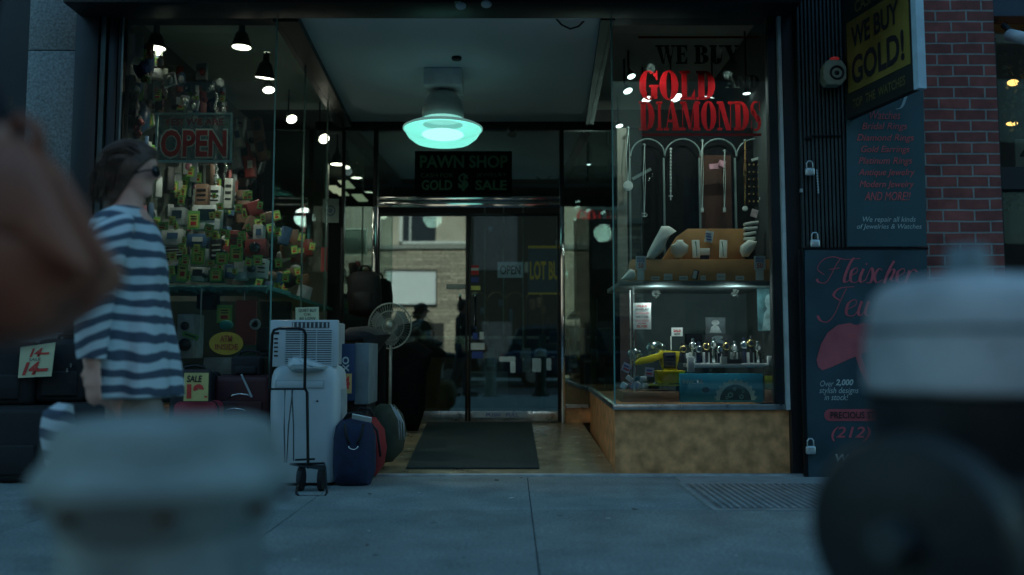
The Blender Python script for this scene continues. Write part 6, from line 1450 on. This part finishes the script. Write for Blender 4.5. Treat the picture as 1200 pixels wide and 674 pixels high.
# ================================================================== PEOPLE
def limb(b, pts):
    for k in range(len(pts)-1):
        (p, r0_), (q_, r1_) = pts[k], pts[k+1]; p = Vector(p); q_ = Vector(q_)
        n = max(2, int((q_-p).length/.02))
        for j in range(n+1):
            u = j/n; b.sphere(p.lerp(q_, u), r0_+(r1_-r0_)*u, n=8)
def headmesh(b, c, h, face=1):   # c: chin-level centre; face +x
    n, m_ = 36, 26; vs = []
    def f(x, P): 
        for k in range(len(P)-1):
            if P[k][0] <= x <= P[k+1][0]:
                u = (x-P[k][0])/(P[k+1][0]-P[k][0]); u = u*u*(3-2*u); return P[k][1]+(P[k+1][1]-P[k][1])*u
        return P[-1][1]
    FR = [(0, .05), (.04, .30), (.12, .345), (.2, .33), (.5, .37), (.62, .40), (.78, .385), (.9, .28), (.97, .14), (1, .001)]
    BKp = [(0, .05), (.04, .14), (.12, .2), (.3, .36), (.5, .45), (.7, .46), (.85, .37), (.95, .2), (1, .001)]
    SD = [(0, .04), (.04, .13), (.12, .19), (.3, .27), (.5, .315), (.65, .33), (.8, .30), (.9, .22), (.97, .11), (1, .001)]
    for i in range(m_+1):
        v = i/m_; fr, bk, sd = f(v, FR), f(v, BKp), f(v, SD)
        for j in range(n):
            a = 2*math.pi*j/n; ca, sa = math.cos(a), math.sin(a)
            x = (fr if ca > 0 else bk)*ca; y = sd*sa
            da = min(a, 2*math.pi-a)
            nose = .17*math.exp(-((v-.38)/.055)**2)*math.exp(-(da/.22)**2) + .05*math.exp(-((v-.47)/.08)**2)*math.exp(-(da/.2)**2)
            lip = .028*math.exp(-((v-.235)/.03)**2)*math.exp(-(da/.4)**2) + .02*math.exp(-((v-.185)/.02)**2)*math.exp(-(da/.4)**2) - .018*math.exp(-((v-.21)/.012)**2)*math.exp(-(da/.4)**2)
            eye = -.035*math.exp(-((v-.52)/.05)**2)*math.exp(-((da-.42)/.2)**2)
            chin = .03*math.exp(-((v-.07)/.05)**2)*math.exp(-(da/.4)**2)
            vs.append((c[0]+face*(x+nose+lip+eye+chin)*h, c[1]+y*h, c[2]+v*h))
    fs = [(i*n+j, i*n+(j+1) % n, (i+1)*n+(j+1) % n, (i+1)*n+j) for i in range(m_) for j in range(n)]
    fs += [tuple(range(n-1, -1, -1)), tuple(m_*n+j for j in range(n))]
    b.add(vs, fs)
    for s in (-1, 1):
        e = Vector((c[0]-.02*h*face, c[1]+s*.325*h, c[2]+.45*h)); b.sphere(e, .09*h, .7, .3, 1.2, n=8)
def hand(b, wrist, dirv, palm_n, s=1.0, curl=.5):
    d = Vector(dirv).normalized(); n = Vector(palm_n).normalized(); side = d.cross(n).normalized(); w0 = Vector(wrist)
    for u in range(6):
        for v in (-1.5, -.5, .5, 1.5):
            b.sphere(w0+d*(.015+.014*u)*s+side*v*.018*s*(.75+.05*u), .0135*s, n=6)
    for k, (ln, v) in enumerate(((.066, -1.5), (.075, -.5), (.071, .5), (.056, 1.5))):
        p = w0+d*.092*s+side*v*.0195*s; dd = d.copy(); seg = [ln*.45, ln*.3, ln*.25]
        for j, L in enumerate(seg):
            dd = (dd+n*curl*(.35+.3*j)).normalized(); q_ = p+dd*L*s; limb(b, [(p, .0092*s-.0006*j), (q_, .0086*s-.0007*j)]); p = q_
    p = w0+d*.03*s-side*.03*s; q_ = p+(d*.6-side*.7+n*.3).normalized()*.035*s; r_ = q_+(d*.9-side*.1+n*.4).normalized()*.03*s
    limb(b, [(p, .013*s), (q_, .0115*s), (r_, .009*s)])
def remesh(o, vs_, m_, sm=4):
    md = o.modifiers.new('r', 'REMESH'); md.mode = 'VOXEL'; md.voxel_size = vs_; md.use_smooth_shade = True
    m2_ = o.modifiers.new('s', 'SMOOTH'); m2_.iterations = sm; m2_.factor = .5
    dg = bpy.context.evaluated_depsgraph_get(); dg.update(); me = bpy.data.meshes.new_from_object(o.evaluated_get(dg))
    o.modifiers.clear(); o.data = me; me.materials.clear(); me.materials.append(m_)
    for p in me.polygons: p.use_smooth = True; p.material_index = 0
SKIN = mat('skin', (.74, .40, .31), .5, var=.08, scale=12)
def stripes(per=.070, sx=.12):
    m = bpy.data.materials.new('striped_cotton'); m.use_nodes = True; t = m.node_tree; p = t.nodes['Principled BSDF']; p.inputs['Roughness'].default_value = .85
    tc = t.nodes.new('ShaderNodeTexCoord'); sp = t.nodes.new('ShaderNodeSeparateXYZ'); t.links.new(tc.outputs['Object'], sp.inputs[0])
    nz = t.nodes.new('ShaderNodeTexNoise'); nz.inputs['Scale'].default_value = 4.5; nz.inputs['Detail'].default_value = 2; t.links.new(tc.outputs['Object'], nz.inputs[0])
    a = t.nodes.new('ShaderNodeMath'); a.operation = 'MULTIPLY_ADD'; a.inputs[1].default_value = .085; t.links.new(nz.outputs[0], a.inputs[0]); t.links.new(sp.outputs['Z'], a.inputs[2])
    sl_ = t.nodes.new('ShaderNodeMath'); sl_.operation = 'MULTIPLY_ADD'; sl_.inputs[1].default_value = sx; t.links.new(sp.outputs['X'], sl_.inputs[0]); t.links.new(a.outputs[0], sl_.inputs[2])
    f = t.nodes.new('ShaderNodeMath'); f.operation = 'DIVIDE'; f.inputs[1].default_value = per; t.links.new(sl_.outputs[0], f.inputs[0])
    g = t.nodes.new('ShaderNodeMath'); g.operation = 'FRACT'; t.links.new(f.outputs[0], g.inputs[0])
    r = t.nodes.new('ShaderNodeValToRGB'); r.color_ramp.interpolation = 'LINEAR'
    e = r.color_ramp.elements; e[0].position = 0; e[0].color = (.075, .10, .145, 1); e[1].position = .44; e[1].color = (.075, .10, .145, 1)
    x = e.new(.50); x.color = (.60, .68, .72, 1); x = e.new(.96); x.color = (.60, .68, .72, 1); x = e.new(1.0); x.color = (.075, .10, .145, 1)
    t.links.new(g.outputs[0], r.inputs[0]); t.links.new(r.outputs[0], p.inputs['Base Color'])
    n2 = t.nodes.new('ShaderNodeTexNoise'); n2.inputs['Scale'].default_value = 9; n2.inputs['Detail'].default_value = 3; t.links.new(tc.outputs['Object'], n2.inputs[0])
    bp_ = t.nodes.new('ShaderNodeBump'); bp_.inputs['Strength'].default_value = .5; bp_.inputs['Distance'].default_value = .03; t.links.new(n2.outputs[0], bp_.inputs['Height']); t.links.new(bp_.outputs[0], p.inputs['Normal'])
    return m
STR = stripes(.064, .1); STR2 = stripes(.056, -.5)
Yw_ = 3.3
def PW_(px, py, dy=0): 
    return W(px, py, Yw_+dy)
wm = thing('person', 'woman in a loose navy and white striped tunic and sunglasses walking right', 'person', (WX(155, Yw_), Yw_, 0))
b = B()
headmesh(b, PW_(155, 233), .222)
limb(b, [(PW_(147, 258), .062), (PW_(152, 232), .052), (PW_(153, 218), .05)])
limb(b, [(PW_(146, 272), .115), (PW_(150, 300), .125), (PW_(148, 345), .12), (PW_(146, 385), .135), (PW_(147, 420), .15), (PW_(148, 440), .14)])
limb(b, [(PW_(140, 268, -.14), .055), (PW_(146, 268, .14), .055)])
hipz = PW_(148, 440)
# legs mid stride
limb(b, [(PW_(150, 438, -.075), .092), (PW_(172, 520, -.08), .07), (PW_(176, 535, -.08), .058), (PW_(164, 590, -.08), .055), (PW_(152, 648, -.08), .036)])
limb(b, [(PW_(150, 438, .075), .092), (PW_(150, 520, .08), .07), (PW_(146, 538, .08), .058), (PW_(118, 590, .08), .052), (PW_(92, 640, .08), .036)])
gz = .035
limb(b, [(Vector((PW_(152, 648).x-.02, Yw_-.08, gz)), .034), (Vector((PW_(152, 648).x+.15, Yw_-.085, gz-.012)), .028)])
limb(b, [(Vector((PW_(92, 640).x-.02, Yw_+.08, gz+.03)), .034), (Vector((PW_(92, 640).x+.13, Yw_+.085, gz-.01)), .026)])
# arms
limb(b, [(PW_(136, 270, -.17), .052), (PW_(116, 335, -.24), .042), (PW_(108, 352, -.25), .04), (PW_(107, 400, -.25), .034), (PW_(109, 424, -.25), .026)])
hand(b, PW_(109, 424, -.25), (.02, 0, -1), (.3, .9, 0), .95, .35)
limb(b, [(PW_(152, 270, .17), .052), (PW_(160, 340, .2), .042), (PW_(168, 400, .19), .032), (PW_(170, 420, .18), .026)])
hand(b, PW_(170, 420, .18), (.1, 0, -1), (.2, -.9, 0), .95, .4)
bo = b.build('body', SKIN, wm); remesh(bo, .0075, SKIN)
# tunic: rings back/front edge in px
def ringloft(rows, name, m_, parent, n=40, dyc=0, fold=.012):
    vs = []; 
    for k, (py, pb_, pf_, hy2, yc) in enumerate(rows):
        a, c = PW_(pb_, py), PW_(pf_, py); cx = (a.x+c.x)/2; hx2 = (c.x-a.x)/2
        for j in range(n):
            t = 2*math.pi*j/n; fo = 1+fold/.2*math.sin(t*5+k*.5)*min(1, k/4)+fold/.3*math.sin(t*9+k)*min(1, k/5)
            vs.append((cx+hx2*math.cos(t)*fo, Yw_+yc+hy2*math.sin(t)*fo, a.z))
    fs = [(i*n+j, i*n+(j+1) % n, (i+1)*n+(j+1) % n, (i+1)*n+j) for i in range(len(rows)-1) for j in range(n)]
    b = B(); b.smooth = True; b.add(vs, fs); o = b.build(name, m_, parent, smooth=True)
    for e in o.data.edges: pass
    md = o.modifiers.new('thick', 'SOLIDIFY'); md.thickness = .004; md.offset = 1
    o.modifiers.new('sub', 'SUBSURF').render_levels = 1
    return o
ringloft([(244, 137, 166, .07, 0), (251, 130, 170, .12, 0), (258, 122, 174, .175, 0), (268, 118, 180, .20, 0), (285, 117, 187, .18, 0), (305, 119, 192, .165, 0), (325, 119, 191, .16, 0), (350, 114, 189, .17, 0), (380, 113, 193, .185, 0), (410, 113, 199, .195, 0), (440, 113, 203, .20, 0), (466, 113, 205, .205, 0)], 'tunic', STR, wm, fold=.018)
def sleeve(pts, name):
    vs = []; n = 20
    for k, (p, r_) in enumerate(pts):
        p = Vector(p)
        for j in range(n):
            t = 2*math.pi*j/n; rr_ = r_*(1+.07*math.sin(3*t+k*1.3)); vs.append((p.x+rr_*math.cos(t), p.y+rr_*.8*math.sin(t), p.z+(.025*math.cos(t) if k == 0 else 0)))
    fs = [(i*n+j, i*n+(j+1) % n, (i+1)*n+(j+1) % n, (i+1)*n+j) for i in range(len(pts)-1) for j in range(n)]
    fs.append(tuple(range(n)))
    b = B(); b.smooth = True; b.add(vs, fs); o = b.build(name, STR2, wm, smooth=True); o.modifiers.new('sub', 'SUBSURF').render_levels = 1
sleeve([(PW_(138, 252, -.15), .05), (PW_(134, 264, -.185), .074), (PW_(129, 285, -.21), .072), (PW_(121, 315, -.235), .068), (PW_(112, 345, -.25), .070), (PW_(108, 375, -.255), .064), (PW_(107, 400, -.25), .058), (PW_(108, 420, -.25), .05)], 'sleeve')
sleeve([(PW_(150, 255, .15), .05), (PW_(152, 268, .185), .072), (PW_(156, 300, .2), .072), (PW_(160, 340, .21), .07), (PW_(165, 380, .2), .062), (PW_(169, 412, .19), .05)], 'sleeve')
# trousers cut above the knee, shoes
SHORT = mat('beige_shorts', (.30, .24, .2), .85)
b = B(); b.smooth = True
limb(b, [(PW_(154, 444, -.07), .092), (PW_(166, 488, -.08), .082)]); limb(b, [(PW_(154, 444, .07), .092), (PW_(151, 488, .08), .088)]); so = b.build('shorts', SHORT, wm); remesh(so, .01, SHORT)
SHO = mat('canvas_shoe', (.03, .035, .05), .8)
for sx, sy, z in ((152, -.08, 0), (92, .08, .02)):
    x = PW_(sx, 640).x; b = B(); b.smooth = True; limb(b, [((x-.035, Yw_+sy, .042+z), .042), ((x+.08, Yw_+sy, .036), .042), ((x+.15, Yw_+sy, .032), .034)]); so = b.build('shoe', SHO, wm); remesh(so, .008, SHO)
# hair
HAIR = mat('dark_brown_hair', (.085, .045, .03), .5, var=.5, scale=30, bump=.5)
b = B(); hc_ = PW_(155, 233)
def HP(px, py, dy=0): return PW_(px, py, dy)
b.sphere(HP(151, 196), .108, 1.05, .88, .98, n=14)
b.sphere(HP(143, 212), .09, .95, .85, 1.1, n=12); b.sphere(HP(139, 230), .062, .95, 1.1, 1.2, n=10); b.sphere(HP(135, 247), .048, .9, 1.3, 1.2, n=10); b.sphere(HP(131, 258), .03, .9, 1.5, 1.2, n=8); b.sphere(HP(144, 244), .04, .8, 1.4, 1.2, n=8)
b.sphere(HP(158, 180), .078, 1.15, .9, .55, n=12)
ho = b.build('hair', HAIR, wm); remesh(ho, .008, HAIR)
# trim hair away from face: keep only vertices behind a slanted plane
me = ho.data; bm = bmesh.new(); bm.from_mesh(me)
for v in me.vertices:
    a_ = math.atan2(v.co.y, v.co.z-1.55); v.co.x += .004*math.sin(a_*38+v.co.x*20); v.co.y += .005*math.sin(v.co.x*210+v.co.z*30); v.co.z += .003*math.sin(v.co.x*150+v.co.y*90)
org = Vector(wm['_w']); p0 = HP(160, 215)-org; 
bmesh.ops.bisect_plane(bm, geom=bm.verts[:]+bm.edges[:]+bm.faces[:], plane_co=p0, plane_no=Vector((1, 0, -.75)).normalized(), clear_outer=True)
es = [e for e in bm.edges if e.is_boundary]; bmesh.ops.holes_fill(bm, edges=es)
bm.to_mesh(me); bm.free()
rh = random.Random(12); b = B(); b.smooth = True; hcen = HP(152, 199)
for k in range(420):
    s_ = rh.uniform(-.97, .97); q_ = math.sqrt(1-s_*s_*.75); rad = rh.uniform(.98, 1.09); pts = []; L = rh.uniform(.03, .125); t0 = rh.uniform(38, 75); wob = rh.uniform(-.006, .006)
    for j in range(9):
        th = R(t0+(182-t0)*j/8); pts.append(hcen+Vector((.108*rad*q_*math.cos(th)+.004*math.sin(j+k), .098*rad*s_*(1 if j else .9), .112*rad*q_*math.sin(th)*(1-.15*abs(s_)))))
    e_ = pts[-1]
    for j in (1, 2, 3): pts.append(e_+Vector((-.006*j+wob*j+.01*(j == 3)*rh.uniform(-1, 1), s_*-.008*j, -L*j/3*1.1)))
    b.tube(pts, [.0018]*3+[.0032]*6+[.003, .002, .0008], n=4)
for k in range(90):     # side locks falling over the ear to the neck
    s_ = rh.choice((-1, 1)); x0_ = rh.uniform(-.06, .035); p_ = hcen+Vector((x0_, s_*.07, .075)); pts = [p_, p_+Vector((-.01, s_*.022, -.045)), p_+Vector((-.03, s_*.024, -.085)), p_+Vector((-.055+rh.uniform(-.01, .01), s_*.012, -.125-rh.uniform(0, .05)))]
    b.tube(pts, [.002, .0032, .003, .001], n=4)
b.build('hair_strands', HAIR, wm, smooth=True)
b = B(); b.smooth = True
for s in (-1, 1): b.sphere(HP(183, 201, s*.035), .027, .55, 1.05, .85, n=10)
b.box(HP(182, 200).x, Yw_-.02, HP(182, 199.5).z-.004, HP(184, 200).x, Yw_+.02, HP(182, 198).z)
for s in (-1, 1): b.tube([HP(181, 199, s*.058), HP(170, 200, s*.074), HP(158, 203, s*.076)], .004, n=6)
b.build('sunglasses', mat('dark_lens', (.008, .008, .009), .1), wm)
tag((lambda b_: (b_.puff([(PW_(90, 476).x, PW_(0, 476).z), (PW_(104, 468).x, PW_(0, 468).z), (PW_(118, 470).x, PW_(0, 470).z), (PW_(121, 500).x, PW_(0, 500).z), (PW_(112, 540).x, PW_(0, 540).z), (PW_(92, 538).x, PW_(0, 538).z), (PW_(86, 500).x, PW_(0, 500).z)], Yw_-.22, .1, 4), b_.build('tote_bag', STR, smooth=True))[1])(B()), 'small striped tote hanging from the hand of the woman in the striped tunic', 'bag')

# passer-by at the extreme left, with a brown leather bag
JK = mat('dark_jacket', (.012, .014, .022), .8, var=.3)
ps = thing('person', 'passer-by in a dark jacket mostly outside the left edge, holding a brown bag', 'person', (-.92, 1.2, 0))
b = B()
headmesh(b, (-.93, 1.2, 1.60), .235)
limb(b, [((-.93, 1.2, 1.50), .07), ((-.925, 1.2, 1.66), .058)])
limb(b, [((-.93, 1.2, 1.42), .13), ((-.93, 1.2, 1.15), .13), ((-.93, 1.2, .95), .14)])
limb(b, [((-.93, 1.02, 1.47), .06), ((-.93, 1.38, 1.47), .06)])
for s, fx in ((-1, .12), (1, -.2)):
    limb(b, [((-.93, 1.2+s*.09, .93), .095), ((-.93+fx*.5, 1.2+s*.09, .52), .065), ((-.93+fx*.8-.03, 1.2+s*.09, .28), .055), ((-.93+fx-.06, 1.2+s*.09, .08), .04)])
    limb(b, [((-.93+fx-.08, 1.2+s*.09, .045), .04), ((-.93+fx+.12, 1.2+s*.09, .035), .033)])
limb(b, [((-.92, .99, 1.47), .055), ((-.78, .95, 1.27), .045), ((-.62, 1.0, 1.06), .028)])
hand(b, (-.62, 1.0, 1.06), (.55, 0, -.7), (-.4, .5, -.3), 1.0, .8)
limb(b, [((-.94, 1.41, 1.47), .055), ((-1.0, 1.45, 1.2), .045), ((-.92, 1.45, .97), .03)]); hand(b, (-.92, 1.45, .97), (.2, 0, -1), (0, -1, 0), 1.0, .4)
PSK = mat('skin_passer', (.42, .22, .17), .5, var=.08)
bo = b.build('body', PSK, ps); remesh(bo, .008, PSK)
b = B()
limb(b, [((-.93, 1.2, 1.44), .15), ((-.93, 1.2, 1.15), .15), ((-.93, 1.2, .90), .16)]); limb(b, [((-.93, 1.0, 1.475), .075), ((-.93, 1.4, 1.475), .075)])
limb(b, [((-.92, .99, 1.47), .072), ((-.78, .95, 1.27), .062), ((-.642, .99, 1.085), .046)]); limb(b, [((-.94, 1.41, 1.47), .072), ((-1.0, 1.45, 1.2), .06), ((-.93, 1.45, 1.0), .045)])
jo = b.build('jacket', JK, ps); remesh(jo, .01, JK)
b = B()
for s, fx in ((-1, .12), (1, -.2)):
    limb(b, [((-.93, 1.2+s*.09, .93), .11), ((-.93+fx*.5, 1.2+s*.09, .52), .082), ((-.93+fx*.8-.03, 1.2+s*.09, .28), .07), ((-.93+fx-.06, 1.2+s*.09, .11), .06)])
jo = b.build('trousers', NAVY, ps); remesh(jo, .011, NAVY)
for s, fx in ((-1, .12), (1, -.2)):
    b = B(); limb(b, [((-.93+fx-.08, 1.2+s*.09, .052), .05), ((-.93+fx+.05, 1.2+s*.09, .045), .046), ((-.93+fx+.14, 1.2+s*.09, .04), .038)]); so = b.build('shoe', SHO, ps); remesh(so, .009, SHO)
b = B(); b.sphere((-.945, 1.2, 1.735), .112, 1.0, .85, 1.0, n=12); b.sphere((-.975, 1.2, 1.69), .09, .8, .9, 1.1, n=12); ho = b.build('hair', HAIR, ps); remesh(ho, .01, HAIR)
bm = bmesh.new(); bm.from_mesh(ho.data); org = Vector(ps['_w'])
bmesh.ops.bisect_plane(bm, geom=bm.verts[:]+bm.edges[:]+bm.faces[:], plane_co=Vector((-.885, 1.2, 1.74))-org, plane_no=Vector((1, 0, -.5)).normalized(), clear_outer=True)
bmesh.ops.holes_fill(bm, edges=[e for e in bm.edges if e.is_boundary]); bm.to_mesh(ho.data); bm.free()
b = B(); b.smooth = True; wv = Vector((.55, 0, -.7)).normalized(); q = wv.to_track_quat('Z', 'Y').to_matrix(); b.lathe([(.036, 0), (.038, .003), (.038, .013), (.036, .016)], Vector((-.640, .996, 1.084)), 24, q, closed=False); b.build('wristwatch', CHROME, ps)
# the bag
LEA = mat('brown_leather', (.33, .115, .07), .5, var=.3, scale=5, bump=.3, bscale=12)
Yg_ = 1.0
bg_ = thing('leather_handbag', 'slouchy brown leather bag held at the left edge of the frame', 'handbag', W(40, 410, Yg_))
b = B(); b.ppuff([(-20, 172), (10, 164), (40, 168), (62, 190), (80, 222), (98, 258), (118, 288), (135, 312), (138, 330), (128, 346), (108, 358), (86, 380), (60, 398), (20, 408), (-40, 412), (-90, 400), (-100, 300), (-60, 210)], Yg_, .15, 7)
rb = random.Random(9)
for v in b.v:
    f_ = math.sin(v.x*38+v.z*22)*.006+math.sin(v.z*55-v.x*20)*.004; v.y += f_ if v.y < Yg_ else 0
b.build('body', LEA, bg_, smooth=True)
b = B(); b.ppuff([(-10, 175), (30, 172), (55, 200), (78, 250), (104, 300), (112, 318), (100, 326), (70, 312), (40, 290), (0, 280), (-60, 285), (-60, 215)], Yg_-.06, .05, 4); b.build('flap', LEA, bg_, smooth=True)
b = B(); b.smooth = True; b.tube([W(5, 172, Yg_), W(12, 150, Yg_), W(28, 140, Yg_), W(42, 150, Yg_), W(48, 178, Yg_)], .009); b.build('handle', LEA, bg_)
b = B(); b.smooth = True; b.tube([W(70, 208, Yg_-.03), W(100, 262, Yg_-.035), W(128, 312, Yg_-.03), W(126, 338, Yg_-.03), W(96, 364, Yg_-.04)], .006); b.build('piping', LEA, bg_)
